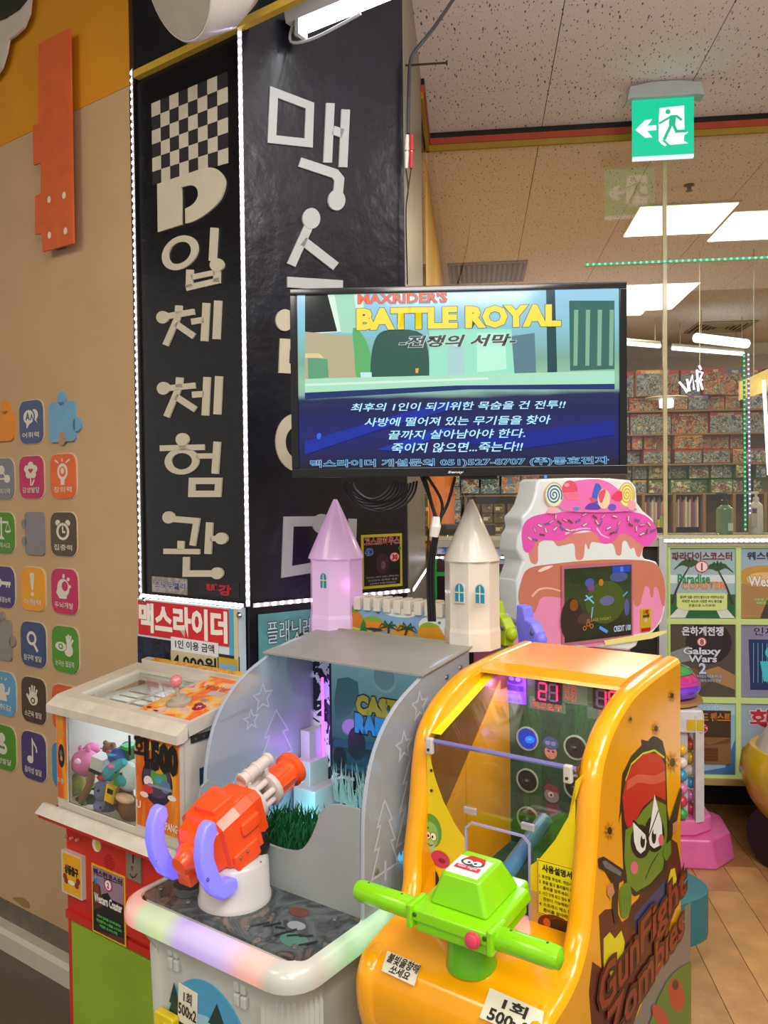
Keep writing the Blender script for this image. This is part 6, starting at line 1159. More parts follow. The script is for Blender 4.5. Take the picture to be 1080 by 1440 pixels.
tag(gr.build('artificial_grass', P('#1f6a3c', .6, noise=.4, ns=60), wm), kind='stuff')
gr = MB()
for k in range(60):
    x, y = rg.uniform(-1.29, -1.15), 1.57; h_ = rg.uniform(.05, .12); gr.add([AB.w(x-.004, y, .83), AB.w(x+.004, y, .83), AB.w(x+rg.uniform(-.02, .02), y-.01, .83+h_)], [(0, 1, 2)])
tag(gr.build('pale_reeds', P('#9aa08c', .7, noise=.2), wm), kind='stuff')
# turret and toy gun
tc_ = AB.w(-1.205, 1.15, DK+.002)
TF = Fr(tc_, AX, BX)
tu = MB().lathe(TF, [(.0735, 0), (.0735, .01), (.071, .013), (.069, .078), (.062, .086), (.05, .088)], 40).build('turret', P('#c9c6c2', .35, noise=.06, coat=.3), wm, smooth=True)
for a in (-2.2, -1.2, .2): MB().ball(TF.w(.06*math.cos(a), .06*math.sin(a), .084), .005, .005, .002, 8, 5).build('screw', P('#8f8a86', .3, metal=.7), wm)
MB().ball(TF.w(.02, .04, .10), .03, .03, .035).build('swivel', P('#1c1c1c', .4), wm, smooth=True)
EL = math.radians(17); gd = (BX*math.cos(EL)+UP*math.sin(EL)).normalized(); gu = AX.cross(gd); gd2 = gd
class GFr(Fr):
    def w(s, u, v, h=0): return s.o + s.x*u*.98 + s.y*v*.98 + s.z*h*.84
GC = tc_+UP*.145+AX*-.014+BX*(-.015); GF = GFr(GC, AX, gu, gd)      # x right, y up, z forward along the barrel
gun = T('toy_blaster', 'orange toy blaster with two glowing violet handles on the white turret', 'toy gun', tc_+UP*.085)
org = P('#ff5218', .35, noise=.03, coat=.3, ehex='#ff3010'); org2 = P('#ff5a1e', .3, noise=.03, coat=.4)
def gsec(w, h, z, ch=.25, dy=0): return [GF.w(x, y+dy, z) for x, y in ((w*(1-ch), -h), (w, -h*(1-ch)), (w, h*(1-ch)), (w*(1-ch), h), (-w*(1-ch), h), (-w, h*(1-ch)), (-w, -h*(1-ch)), (-w*(1-ch), -h))]
gb = MB(); rows = [gsec(.03, .03, -.105), gsec(.045, .045, -.09), gsec(.052, .05, -.06), gsec(.06, .056, -.055), gsec(.064, .062, .0), gsec(.064, .064, .045), gsec(.052, .052, .05), gsec(.05, .05, .085), gsec(.038, .038, .092)]
gb.grid(rows, closed=True); gb.add(rows[0], [tuple(range(8))[::-1]]); gb.add(rows[-1], [tuple(range(8))]); gb.build('casing', org, gun)
for x0, x1, y0, y1, z0, z1 in ((-.07, .07, -.06, -.02, -.05, .03), (-.03, .03, .05, .072, -.04, .03), (.03, .072, .0, .03, -.01, .05), (-.072, -.03, .0, .03, -.01, .05), (-.045, .045, .045, .066, .01, .045)): MB().box(GF, x0, x1, y0, y1, z0, z1).build('casing_block', org, gun, bevel=.006)
MB().lathe(Fr(GF.w(0, 0, -.085), GF.x, GF.y*-1, gd*-1), [(.036, 0), (.036, .012), (.030, .016), (.030, .028), (.022, .034), (.018, .05), (.002, .052)], 24).build('rear_knob', org2, gun, smooth=True)
for sx in (-1, 1):
    for k, (yy, zz_) in enumerate(((-.03, -.035), (-.03, -.012))): MB().ball(GF.w(sx*.071, yy, zz_), .0025, .004, .004, 8, 5).build('screw', P('#9a8a80', .3, metal=.8), gun)
    hpr = [(-.100, .112), (-.118, .108), (-.140, .085), (-.156, .045), (-.160, .0), (-.150, -.045), (-.128, -.078), (-.100, -.088), (-.075, -.082), (-.072, -.06), (-.088, -.048), (-.108, -.04), (-.116, -.01), (-.118, .03), (-.108, .06), (-.090, .078), (-.088, .10)]
    hv = [GF.w(sx*.058, y*.86, z*.96) for z, y in hpr]+[GF.w(sx*.084, y*.86, z*.96) for z, y in hpr]; n_h = len(hpr)
    mb = MB(); mb.add(hv, [tuple(range(n_h)), tuple(range(n_h, 2*n_h))[::-1]]+[(k, k+n_h, (k+1) % n_h+n_h, (k+1) % n_h) for k in range(n_h)])
    tag(mb.build('handle', P('#8f8cff', .3, emit=.7, noise=0, ehex='#5a50ff', coat=.3), gun, bevel=.006), 'glowing violet handle')
    MB().box(GF, sx*.045-.02, sx*.045+.02, -.085, -.055, -.11, -.07).build('handle_mount', org2, gun, bevel=.005)
    MB().ball(GF.w(sx*.074+.012, .0, -.148), .003, .004, .004, 8, 5).build('screw', P('#5a5080', .3), gun)
wt = P('#d8ccc6', .35, coat=.3)
for k in range(6): a = k*math.pi/3+.3; MB().tube([GF.w(.024*math.cos(a), .024*math.sin(a), .085), GF.w(.024*math.cos(a), .024*math.sin(a), .17)], .0075, 10).build('barrel_rod', wt, gun, smooth=True)
MB().lathe(Fr(GF.w(0, 0, .09), GF.x, GF.y, gd), [(.036, 0), (.041, .002), (.041, .014), (.036, .016)], 28).build('clamp_ring', wt, gun, smooth=True)
MB().lathe(Fr(GF.w(0, 0, .155), GF.x, GF.y, gd), [(.034, 0), (.038, .002), (.038, .013), (.034, .015)], 28).build('clamp_ring', wt, gun, smooth=True)
MB().lathe(Fr(GF.w(0, 0, .17), GF.x, GF.y, gd), [(.027, 0), (.029, .05), (.030, .058), (.038, .062), (.038, .076), (.034, .078), (.024, .077), (.022, .06)], 28).build('muzzle', org2, gun, smooth=True)
for k in range(8): a = k*math.pi/4; MB().tube([GF.w(.029*math.cos(a), .029*math.sin(a), .178), GF.w(.0305*math.cos(a), .0305*math.sin(a), .228)], .0025, 6).build('muzzle_rib', org2, gun)
MB().tube([GF.w(-.0, .062, .085), GF.w(-.0, .062, .19)], .0135, 16).build('scope', wt, gun, smooth=True)
for z in (.085, .105, .135, .178): MB().tube([GF.w(0, .062, z), GF.w(0, .062, z+.008)], .0155, 16).build('scope_ring', wt, gun)
MB().box(GF, -.012, .012, .03, .055, .09, .105).build('scope_mount', wt, gun, bevel=.003); MB().box(GF, -.012, .012, .03, .055, .155, .168).build('scope_mount', wt, gun, bevel=.003)
# castle towers with crenellated wall on top
tw = P('#d8d2c6', .35, noise=.03, coat=.3, sub=.1)
TP = Fr(AB.w(0, 1.70, 0), AX, UP)
def tower(cx, wl, wr, ytip, ycone, ybase, label_glow=None):
    u0 = TP.px(wl, ycone)[0]; u1 = TP.px(wr, ycone)[0]; u = (u0+u1)/2; r = (u1-u0)/2/math.cos(math.pi/8)*.97; zt_ = TP.px(cx, ytip)[1]; zc = TP.px(cx, ycone)[1]
    f_ = Fr(AB.w(u, 1.70, 0), AX, BX, UP).rot(math.pi/8)
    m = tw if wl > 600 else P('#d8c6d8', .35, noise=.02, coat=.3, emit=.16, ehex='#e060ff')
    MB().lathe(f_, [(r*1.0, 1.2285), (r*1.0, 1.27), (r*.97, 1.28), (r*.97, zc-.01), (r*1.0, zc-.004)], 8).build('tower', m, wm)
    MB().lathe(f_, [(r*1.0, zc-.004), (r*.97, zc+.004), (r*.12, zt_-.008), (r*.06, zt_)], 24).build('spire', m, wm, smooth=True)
    return u, r
ulL, rL = tower(472, 444, 502, 702, 782, 890); ulR, rR = tower(662, 631, 697, 702, 785, 890)
def cwin(px_, py_, w=.022, h=.042):
    f2 = Fr(AB.w(0, 1.70-rR*.94, 0), AX, UP); u, v = f2.px(px_, py_)
    pts = [(u-w/2, v-h/2), (u+w/2, v-h/2)]+[(u+w/2*math.cos(a), v+h*.2+w*.55*math.sin(a)) for a in [math.pi*k/8 for k in range(9)]]
    wn_ = MB().prism(f2, [(u+(x-u)*1.25, v+(y-v)*1.18) for x, y in pts], 0, .003).build('window', tw, wm); MB().prism(f2, pts, .003, .004).build('pane', P('#1c8ab0', .3), wn_)
    g_ = MB(); g_.box(f2, u-.0012, u+.0012, v-h/2, v+h*.42, .004, .005); g_.box(f2, u-w/2, u+w/2, v-.001, v+.0015, .004, .005); g_.build('cross_bar', P('#e0dcae', .4), wn_)
cwin(456, 816, .020, .04); cwin(647, 833); cwin(676, 835)
u0, u1 = ulL+rL*.9, ulR-rR*.9
MB().box(AB, u0, u1, 1.685, 1.72, 1.2, 1.315).build('castle_wall', tw, wm)
for k in range(9): x = u0+.012+(u1-u0-.02)*k/8.6; MB().box(AB, x, x+.020, 1.672, 1.735, 1.296, 1.33).build('merlon', tw, wm, bevel=.002)
BP = Fr(AB.w(0, 1.684, 0), AX, UP); bb0 = BP.px(469, 892); bb1 = BP.px(632, 862)
bq = (bb0[0], 1.225, bb1[0], 1.305); MB().box(BP, bq[0], bq[2], bq[1], bq[3], 0, .003).build('landscape_board', P('#7fa8cc', .4), wm)
A = Art(BP, bq, h=.0032)
A.ell('#dfe4e4', .6, .9, .14, .14); A.ell('#dfe4e4', .9, .6, .14, .3); A.poly('#c87a1c', spline([(0, .3), (0, .95), (.1, 1.0), (.2, .95), (.28, .65), (.33, .3)], 4)); A.poly('#6a9a2a', spline([(0, .85), (.05, 1.0), (.16, 1.0), (.24, .8), (.12, .78)], 4, True)); A.poly('#d88a1c', spline([(.27, .3), (.3, .62), (.38, .7), (.46, .55), (.52, .3)], 4)); A.poly('#7aa82a', spline([(.28, .6), (.38, .72), (.46, .58), (.37, .55)], 4, True)); A.poly('#d89a24', spline([(.52, .2), (.58, .5), (.64, .55), (.7, .45), (.73, .2)], 4)); A.poly('#d8941c', spline([(.74, .15), (.77, .55), (.84, .68), (.92, .6), (.98, .2), (.98, .12)], 4)); A.poly('#8ab02a', spline([(.77, .55), (.84, .7), (.93, .6), (.85, .55)], 4, True))
A.poly('#c8c82a', [(0, 0), (0, .25), (.2, .3), (.5, .2), (1, .1), (1, 0)]); A.poly('#a0b02a', [(0, .2), (.12, .28), (.3, .18), (.15, .1)]); A.poly('#b09a2a', [(.3, 0), (.5, .12), (1, .08), (1, 0)])
for x, y in ((.12, .3), (.29, .2)):
    for k in range(3): A.poly('#2a7a3a', [(x-.04+.008*k, y+.1*k), (x, y+.2+.1*k), (x+.04-.008*k, y+.1*k)])
A.rect('#8a5020', .37, .08, .40, .28); A.ell('#3a3a48', .385, .3, .07, .05)
for x, lean in ((.51, 0), (.64, .03)):
    A.line('#5a3018', [(x, .05), (x+lean, .45)], .006)
    for a in (20, 60, 120, 160, 200, -20): r = math.radians(a); A.line('#1c4a24', [(x+lean, .45), (x+lean+.06*math.cos(r), .45+.18*math.sin(r)), (x+lean+.09*math.cos(r), .42+.05*math.sin(r)-.08)], .005, .001)
A.build(wm)
for x, y in ((.04, .82), (.05, .2), (.42, .85), (.93, .72), (.94, .12)): q = sub(bq, x, y, x, y); MB().ball(BP.w(q[0], q[1], .005), .004, .004, .003, 8, 5).build('screw', P('#8f8a78', .3, metal=.7), wm)
_l = bpy.data.lights.new('pink_light', 'POINT'); _l.energy = .02; _l.color = (1, .15, .7); _l.shadow_soft_size = .01; _o = bpy.data.objects.new('pink_light', _l); COL.objects.link(_o); _o.location = AB.w(ulL+.075, 1.66, 1.36)
# ------------------------------------------------------------------ orange-yellow gun game
YL, YR = -.912, -.52
ym = T('gun_game', 'glossy orange-yellow gun game cabinet with a cartoon printed on its right side', 'arcade machine', AB.w(-.725, 1.5, 0), ZA)
yel = P('#f5a606', .22, noise=.03, coat=.6)
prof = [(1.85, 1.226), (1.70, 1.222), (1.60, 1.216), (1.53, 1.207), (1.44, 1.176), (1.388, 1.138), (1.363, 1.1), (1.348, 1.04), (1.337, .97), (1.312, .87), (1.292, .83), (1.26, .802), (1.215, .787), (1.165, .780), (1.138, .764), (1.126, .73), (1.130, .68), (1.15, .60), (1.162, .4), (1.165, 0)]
pp = spline(prof, 4)
def side(x0, x1, nm):
    r = .016; rows = []
    for k in range(7):                       # rounded front edge: inset follows a quarter circle at each side
        a = math.pi*k/6; xx = (x0+x1)/2-((x1-x0)/2)*math.cos(a) if False else None
    ins_ = [(x0, .012), (x0+.004, .004), (x0+.012, .0), ((x0+x1)/2, -.001), (x1-.012, .0), (x1-.004, .004), (x1, .012)]
    N = len(pp)
    for x, d in ins_:
        row = []
        for i, (t_, z) in enumerate(pp):
            a_, b_ = pp[max(0, i-1)], pp[min(N-1, i+1)]; dx_, dz_ = b_[0]-a_[0], b_[1]-a_[1]; L = math.hypot(dx_, dz_) or 1
            row.append(AB.w(x+(.028*min(1, max(0, (.88-z)/.1)) if x < -.8 else 0), t_-dz_/L*d*1 , z+dx_/L*d if dx_ < 0 else z+dx_/L*d))
        rows.append(row)
    mb = MB().grid(rows)
    for x, row in ((x0, rows[0]), (x1, rows[-1])):
        n = len(row); vs = [tuple(v) for v in row]+[AB.w(x, 1.85, 0)]
        mb.add(vs, [tuple(range(n+1)) if x == x0 else tuple(range(n+1))[::-1]])
    return mb.build(nm, yel, ym, smooth=True)
side(YL, YL+.042, 'side_panel'); side(YR-.042, YR, 'side_panel')
IL, IR = YL+.04, YR-.04
SY = Fr(AB.w(0, 0, 0), BX, UP, AX)
MB().prism(SY, [(1.85, 1.226), (1.62, 1.219), (1.575, 1.210), (1.572, 1.203), (1.60, 1.198), (1.85, 1.198)], IL, IR).build('top_cap', yel, ym)
cons = spline([(1.362, .815), (1.30, .805), (1.22, .792), (1.165, .778), (1.144, .764), (1.132, .73), (1.136, .68), (1.156, .60), (1.168, .4), (1.170, 0)], 4)
MB().grid([[AB.w(YL+.03, t_, z) for t_, z in cons], [AB.w(YR-.012, t_, z) for t_, z in cons]]).build('console', yel, ym, smooth=True)
MB().box(AB, YL+.002, YR-.002, 1.83, 1.848, 0, 1.2).build('back_board', yel, ym)
# inside
turf = busy(['#1c3a22', '#24482a', '#2c5230', '#1f3e26'], 55, kind='n', rough=.8)
IBt = 1.70; IB = Fr(AB.w(0, IBt, 0), AX, UP)
MB().box(AB, IL, IR, IBt, IBt+.02, .78, 1.19).build('target_board', turf, ym)
MB().box(AB, IL, IR, 1.365, IBt, .775, .785).build('inner_floor', turf, ym)
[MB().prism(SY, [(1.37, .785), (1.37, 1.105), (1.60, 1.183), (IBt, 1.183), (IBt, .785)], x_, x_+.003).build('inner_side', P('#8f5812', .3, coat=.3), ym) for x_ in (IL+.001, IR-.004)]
def cy(x, y): return (480+x/2.16, 880+y/2.16)
def cz(x, y): return (640+x/3.176, 880+y/3.176)
def ibox(x0, y0, x1, y1, f=cz): p = IB.px(*f(x0, (y0+y1)/2)); q_ = IB.px(*f(x1, (y0+y1)/2)); m = IB.px(*f((x0+x1)/2, y0)); n = IB.px(*f((x0+x1)/2, y1)); return (p[0], n[1], q_[0], m[1])
A = Art(IB, h=-.0205); A.h = .0004
for k in range(5):
    u0, _ = IB.px(*cz(190+k*115, 500)); 
    if k % 2: A.rect('#2e5a34', u0, .79, u0+.045, 1.185)
for k in range(6): c_ = IB.px(*cz(225, 300+k*95)); A.poly('#8fa0a8', [(c_[0]-.005, c_[1]+.02), (c_[0]+.008, c_[1]+.016), (c_[0]+.008, c_[1]-.012), (c_[0], c_[1]-.01)])
A.build(ym)
holes = [(325, 503, 1), (540, 543, 0), (325, 690, 0), (540, 720, 0)]
for x, y, on in holes+[(None, 1, 0), (None, 2, 0)]:
    if x is None: c_ = IB.px(*cy(568, 585)) if y == 1 else IB.px(*cy(710, 625))
    else: c_ = IB.px(*cz(x, y))
    fe = MB().ring(IB, c_[0], c_[1], .024, .0275, .0006, .004).build('hole_rim', P('#b0b8a0', .4), ym)
    MB().disc(IB, c_[0], c_[1], .0245, .0012).build('target_hole', P('#0b1212', .5) if not on else P('#0a2a6a', .4, emit=.5, ehex='#0a50ff', noise=0), ym)
    MB().ball(IB.w(c_[0]+(.008 if on else 0), c_[1], .006), .011, .011, .008, 12, 8).build('target_lamp', P('#1a4aff', .3, emit=2.2, noise=0, ehex='#1a60ff') if on else P('#1a1c1c', .3), ym, smooth=True)
pb = ibox(222, 250, 320, 345); MB().box(IB, pb[0], pb[2], pb[1], pb[3]+.012, .001, .004).build('violet_card', P('#8a50e8', .4, emit=.35, ehex='#7a30ff', noise=.05), ym); A = Art(IB, pb, h=.0045); A.ell('#4a2a9a', .5, 1.1, .36, .2); A.ell('#b8a0f0', .35, 1.15, .12, .1); A.ell('#b8a0f0', .65, 1.15, .12, .1); A.rect('#4a2a9a', .1, .6, .9, .85); A.build(ym); lab(IB, '경고문', sub(pb, .2, .08, .8, .25), '#3a2080', ym, .0062)
def digits(s_, b, m_on, m_off):
    seg = {'0': 'abcdef', '1': 'bc', '2': 'abged', '6': 'afgedc', '8': 'abcdefg', '7': 'abc'}
    MB().box(IB, b[0]-.006, b[2]+.006, b[1]-.006, b[3]+.006, .001, .005).build('display', P('#1c1a30', .2), ym)
    on, off = MB(), MB(); w = (b[2]-b[0])/len(s_)
    for i, ch in enumerate(s_):
        x0 = b[0]+i*w+w*.14; x1 = b[0]+(i+1)*w-w*.14; y0, y1 = b[1], b[3]; ym_ = (y0+y1)/2
        P_ = {'a': [(x0, y1), (x1, y1)], 'b': [(x1, y1), (x1, ym_)], 'c': [(x1, ym_), (x1, y0)], 'd': [(x0, y0), (x1, y0)], 'e': [(x0, ym_), (x0, y0)], 'f': [(x0, y1), (x0, ym_)], 'g': [(x0, ym_), (x1, ym_)]}
        for k, sg in P_.items(): (on if k in seg[ch] else off).stroke(IB, [tuple(Vector(sg[0]).lerp(Vector(sg[1]), .06)), tuple(Vector(sg[0]).lerp(Vector(sg[1]), .94))], w*.16, .0052, .0058)
    tag(on.build('lit_segments', m_on, ym), kind='stuff'); tag(off.build('dark_segments', m_off, ym), kind='stuff')
m_on = P('#ff3a6a', .3, emit=2.4, noise=0, ehex='#ff2050'); m_off = P('#6a6078', .3)
digits('21', ibox(372, 258, 466, 330), m_on, m_off); digits('16', ibox(630, 290, 740, 362), m_on, m_off)
lb_ = ibox(332, 325, 495, 380); MB().box(IB, lb_[0], lb_[2], lb_[1], lb_[3], .0008, .0012).build('label_strip', P('#5a7058', .5), ym); lab(IB, '최고점수', sub(lb_, .1, .1, .9, .85), '#d85a4a', ym, .0020, .03)
lb_ = ibox(480, 262, 592, 350); MB().box(IB, lb_[0], lb_[2], lb_[1], lb_[3], .0008, .0012).build('label_strip', P('#5a7058', .5), ym); lab(IB, '남은\n시간', sub(lb_, .05, .12, .6, .95), '#d85a4a', ym, .0020, .02)
lb_ = ibox(590, 370, 760, 425); MB().box(IB, lb_[0], lb_[2], lb_[1], lb_[3], .0008, .0012).build('label_strip', P('#5a7058', .5), ym); lab(IB, '점수', sub(lb_, .3, .1, .75, .85), '#d85a4a', ym, .0020, .03)
A = Art(IB, h=.0012)
c_ = IB.px(*cz(428, 540)); A.ell('#d88a7a', c_[0], c_[1]-.012, .015, .016); A.ell('#4a5a8a', c_[0], c_[1]+.008, .019, .015); A.ell('#8a90c0', c_[0]-.007, c_[1]+.008, .006, .005); A.ell('#8a90c0', c_[0]+.007, c_[1]+.008, .006, .005); A.ell('#1c1a20', c_[0]-.005, c_[1]-.010, .003, .002); A.ell('#1c1a20', c_[0]+.006, c_[1]-.010, .003, .002)
c_ = IB.px(*cy(640, 515)); A.ell('#9a8a90', c_[0], c_[1], .018, .016); A.poly('#8a3a48', [(c_[0]-.02, c_[1]+.012), (c_[0]+.02, c_[1]+.008), (c_[0]+.014, c_[1]+.024), (c_[0]-.01, c_[1]+.026)]); A.ell('#e8e0e0', c_[0]-.002, c_[1]+.002, .007, .006); A.ell('#1c1a20', c_[0]-.001, c_[1]+.001, .003, .003); A.poly('#7a2a48', [(c_[0]-.014, c_[1]-.02), (c_[0]+.02, c_[1]-.016), (c_[0]+.012, c_[1]-.04), (c_[0]-.01, c_[1]-.036)]); A.build(ym)
_l = bpy.data.lights.new('game_light', 'AREA'); _l.shape = 'RECTANGLE'; _l.size = .28; _l.size_y = .02; _l.energy = .6; _l.color = (.80, .80, 1); _o = bpy.data.objects.new('game_light', _l); COL.objects.link(_o); _o.location = AB.w(-.725, 1.62, 1.18); _o.rotation_euler = (0, 0, ZA)
_l = bpy.data.lights.new('game_violet_light', 'POINT'); _l.energy = .18; _l.color = (.45, .15, 1); _l.shadow_soft_size = .01; _o = bpy.data.objects.new('game_violet_light', _l); COL.objects.link(_o); _o.location = AB.w(IL+.04, 1.66, 1.16)
# clear panels
gz0, gz1 = .80, 1.108
MB().box(AB, IL, IR, 1.352, 1.357, gz1-.003, gz1+.003).build('top_rod', P('#8a84c0', .15, coat=.8, noise=0), ym)
MB().tube([AB.w(IL, 1.352, gz1+.002), AB.w(IR, 1.352, gz1+.002)], .0045, 8).build('rail', P('#7a74b8', .1, coat=1, noise=0), ym, smooth=True)
MB().prism(SY, [(1.356, gz1), (1.60, 1.190), (1.60, 1.194), (1.356, gz1+.004)], IL, IR).build('upper_pane', glass, ym)
V = Fr(AB.w(0, 1.354, 0), AX, UP); hx0, hy0 = V.px(*cy(380, 700)); hx1, hy1 = V.px(*cy(572, 700)); hz0, hz1 = .79, V.px(*cy(480, 620))[1]
gp_ = MB(); gp_.box(V, IL, hx0, .79, gz1, -.003, 0); gp_.box(V, hx1, IR, .79, gz1, -.003, 0); gp_.box(V, hx0, hx1, hz1, gz1, -.003, 0); gp_.build('front_pane', glass, ym)
MB().stroke(V, [(hx0, .80), (hx0, hz1-.012), (hx0+.012, hz1), (hx1-.012, hz1), (hx1, hz1-.012), (hx1, .80)], .004, -.002, .002).build('opening_edge', P('#a8a0c0', .2, noise=0, coat=.5, emit=.06, ehex='#7050ff'), ym)
for x in (IL+.012, IR-.012): MB().box(V, x-.008, x+.008, gz1-.024, gz1+.008, .0, .012).build('clip', P('#c8bfb8', .3), ym, bevel=.003); MB().disc(V, x, gz1-.014, .003, .012, .014, 8).build('screw', P('#5a5048', .3, metal=.7), ym)
for x, z in ((395, 560), (570, 608)): c_ = V.px(*cy(x, z)); MB().box(V, c_[0]-.014, c_[0]+.014, c_[1]-.007, c_[1]+.007, .0, .008).build('clear_latch', P('#b8b0b8', .1, alpha=.6, noise=0, coat=1), ym, bevel=.003)
A = Art(V, h=.0006, rough=.25)
def vp(*pts): return [V.px(*cy(*q)) for q in pts]
ly = vp((262, 352), (268, 390), (285, 460), (310, 530), (345, 600), (382, 655)); lo = hx0
A.poly('#e8c81c', [(IL+.001, gz1-.006)]+ly+[(hx0-.001, ly[-1][1]), (hx0-.001, .80), (IL+.001, .80)])
ry = vp((735, 450), (715, 520), (690, 580), (650, 650), (600, 710), (574, 728))
A.poly('#e8c81c', [(IR-.001, gz1-.02)]+ry+[(hx1+.001, .87), (IR-.001, .87)])
A.poly('#d8a060', [(hx1+.001, .87), (IR-.001, .87), (IR-.001, .80), (hx1+.001, .80)])
# cartoon vegetables on the print
c_ = V.px(*cy(272, 640)); A.ell('#5f9a3a', c_[0], c_[1]+.012, .026, .034); A.ell('#8ab85a', c_[0], c_[1]+.004, .018, .026); A.ell('#a8c88a', c_[0], c_[1]-.03, .01, .026)
for sx in (-1, 1): A.ell('#3a3a1c', c_[0]+sx*.007, c_[1]+.002, .0078, .0088); A.ell('#f0ecd0', c_[0]+sx*.007, c_[1]+.002, .0068, .0078); A.ell('#2a2a1a', c_[0]+sx*.005, c_[1]+.001, .0022, .0028)
A.line('#1c1c14', [(c_[0]-.014, c_[1]+.014), (c_[0]-.004, c_[1]+.018)], .003); A.line('#3a5a1c', [(c_[0]-.006, c_[1]-.014), (c_[0], c_[1]-.018), (c_[0]+.006, c_[1]-.014)], .0016)
c_ = V.px(*cy(302, 708)); A.ell('#c83a5a', c_[0], c_[1], .022, .017); A.ell('#8a1c3a', c_[0]+.004, c_[1]-.002, .008, .005); c_ = V.px(*cy(268, 765)); A.ell('#22202c', c_[0], c_[1], .024, .026); A.rect('#b85a2a', c_[0]-.012, c_[1]-.008, c_[0]+.012, c_[1]+.008); A.rect('#4a7a5a', c_[0]-.008, c_[1]-.004, c_[0]+.008, c_[1]+.005)
c_ = V.px(*cy(655, 915)); A.ell('#6e2a1c', c_[0], c_[1], .036, .022); A.ell('#3a1c18', c_[0]+.006, c_[1]+.004, .02, .012); A.ell('#c8582a', c_[0]-.018, c_[1]+.004, .007, .008)
A.build(ym)
for x, z in ((IL+.012, .95), (IL+.012, .99)): MB().disc(V, x, z+.06, .003, .0, .003, 8).build('screw', P('#5a5048', .3, metal=.7), ym)
ib_ = (V.px(*cy(597, 800))[0], V.px(*cy(660, 890))[1], V.px(*cy(720, 800))[0], V.px(*cy(660, 722))[1])
ik = T('instruction_card', 'yellow instruction card on the front pane of the orange gun game', 'card', V.w((ib_[0]+ib_[2])/2, ib_[1], .001))
MB().box(V, ib_[0], ib_[2], ib_[1], ib_[3], .0022, .0030).build('card', P('#e8d81c', .3), ik); A = Art(V, ib_, h=.0031); A.line('#8a2a1c', [(.02, .02), (.98, .02), (.98, .98), (.02, .98)], .0012, closed=True); A.build(ik, 'border')
lab(V, '사용설명서', sub(ib_, .14, .80, .86, .93), '#15140f', ik, .0040, .04)
for k, s_ in enumerate(('1. 동전을 투입후, 게임시작!', '2. 총을 들고 몰려들어 오는', '  좀비를 맞추세요!', '3. 시간 안에 최고 점수 획득시', '  한판더 가능해요!', '4. 스트레스 해소 만점!', '  좀비를 잡아라!')): lab(V, s_, sub(ib_, .06 if s_[0] != ' ' else .16, .70-.1*k-.03, .78 if s_[0] == ' ' else .96, .70-.1*k+.035), '#1c1a10', ik, .0040, .02)
MB().prism(SY, [(1.37, gz1+.010), (1.60, 1.196), (1.60, 1.1965), (1.37, gz1+.0105)], IL+.002, IL+.024).build('yellow_border', P('#e0d81c', .3), ym)
# green gun
Gt = 1.135; FG = Fr(AB.w(0, Gt, 0), AX, UP); gl = FG.px(*cy(205, 905)); grr = FG.px(*cy(455, 958)); gz = (gl[1]+grr[1])/2; gsL, gsR = gl[0], grr[0]
lime_ = P('#86d60e', .25, noise=.03, coat=.5); gg = T('green_gun', 'bright green two-handled gun on the console of the orange game', 'toy gun', AB.w((gsL+gsR)/2, Gt+.06, .785))
hz_ = (FG.px(*cy(330, 905))[1]-FG.px(*cy(330, 965))[1])/2
sc_ = (gsL+gsR)/2
def tilted(z): return Fr(AB.w(0, Gt, z), AX, (BX*.97+UP*.12), None)
GT = Fr(AB.w(sc_, Gt, gz), AX, BX*.98+UP*.10); hw = (gsR-gsL)/2; D_ = .155
def fr_box(nm, x, y0, y1, z0, z1, t=0, bev=.005): return MB().prism(GT, rrect(-x, y0, x, y1, .008), z0, z1, top=rrect(-x+t, y0+t*.8, x-t, y1-t, .008)).build(nm, lime_, gg, bevel=bev)
fr_box('housing', hw, 0, D_, -.004, hz_+.002, .004); fr_box('housing_lower', hw-.006, .006, D_-.01, -hz_-.008, -.005, 0)
fr_box('housing_rear', hw-.018, D_-.02, D_+.03, -.02, hz_-.004, .002)
fr_box('top_block', hw-.022, .03, D_-.005, hz_+.002, hz_+.055, .020)
MB().prism(GT, [(-hw+.045, .052), (hw-.05, .052), (hw-.05, D_-.045), (-hw+.045, D_-.045)], hz_+.0551, hz_+.0556).build('sticker', P('#e8e0dc', .4), gg)
St = Fr(GT.w(0, 0, 0), GT.x, GT.y); A = Art(St, (-hw+.045, .052, hw-.05, D_-.045), h=hz_+.0558); A.ell('#4a4a4a', .5, .72, .36, .2); A.poly('#c82a2a', [(.15, .8), (.85, .8), (.75, 1.05), (.3, 1.08)]); A.ell('#f0f0f0', .36, .72, .14, .12); A.ell('#f0f0f0', .64, .72, .14, .12); A.ell('#15120f', .4, .7, .05, .05); A.ell('#15120f', .6, .7, .05, .05); A.rect('#c8344a', .12, .3, .88, .5); A.build(gg); lab(St, 'Gun Fight', sub((-hw+.045, .052, hw-.05, D_-.045), .2, .33, .8, .47), '#f0e0e0', gg, hz_+.0575, .02)
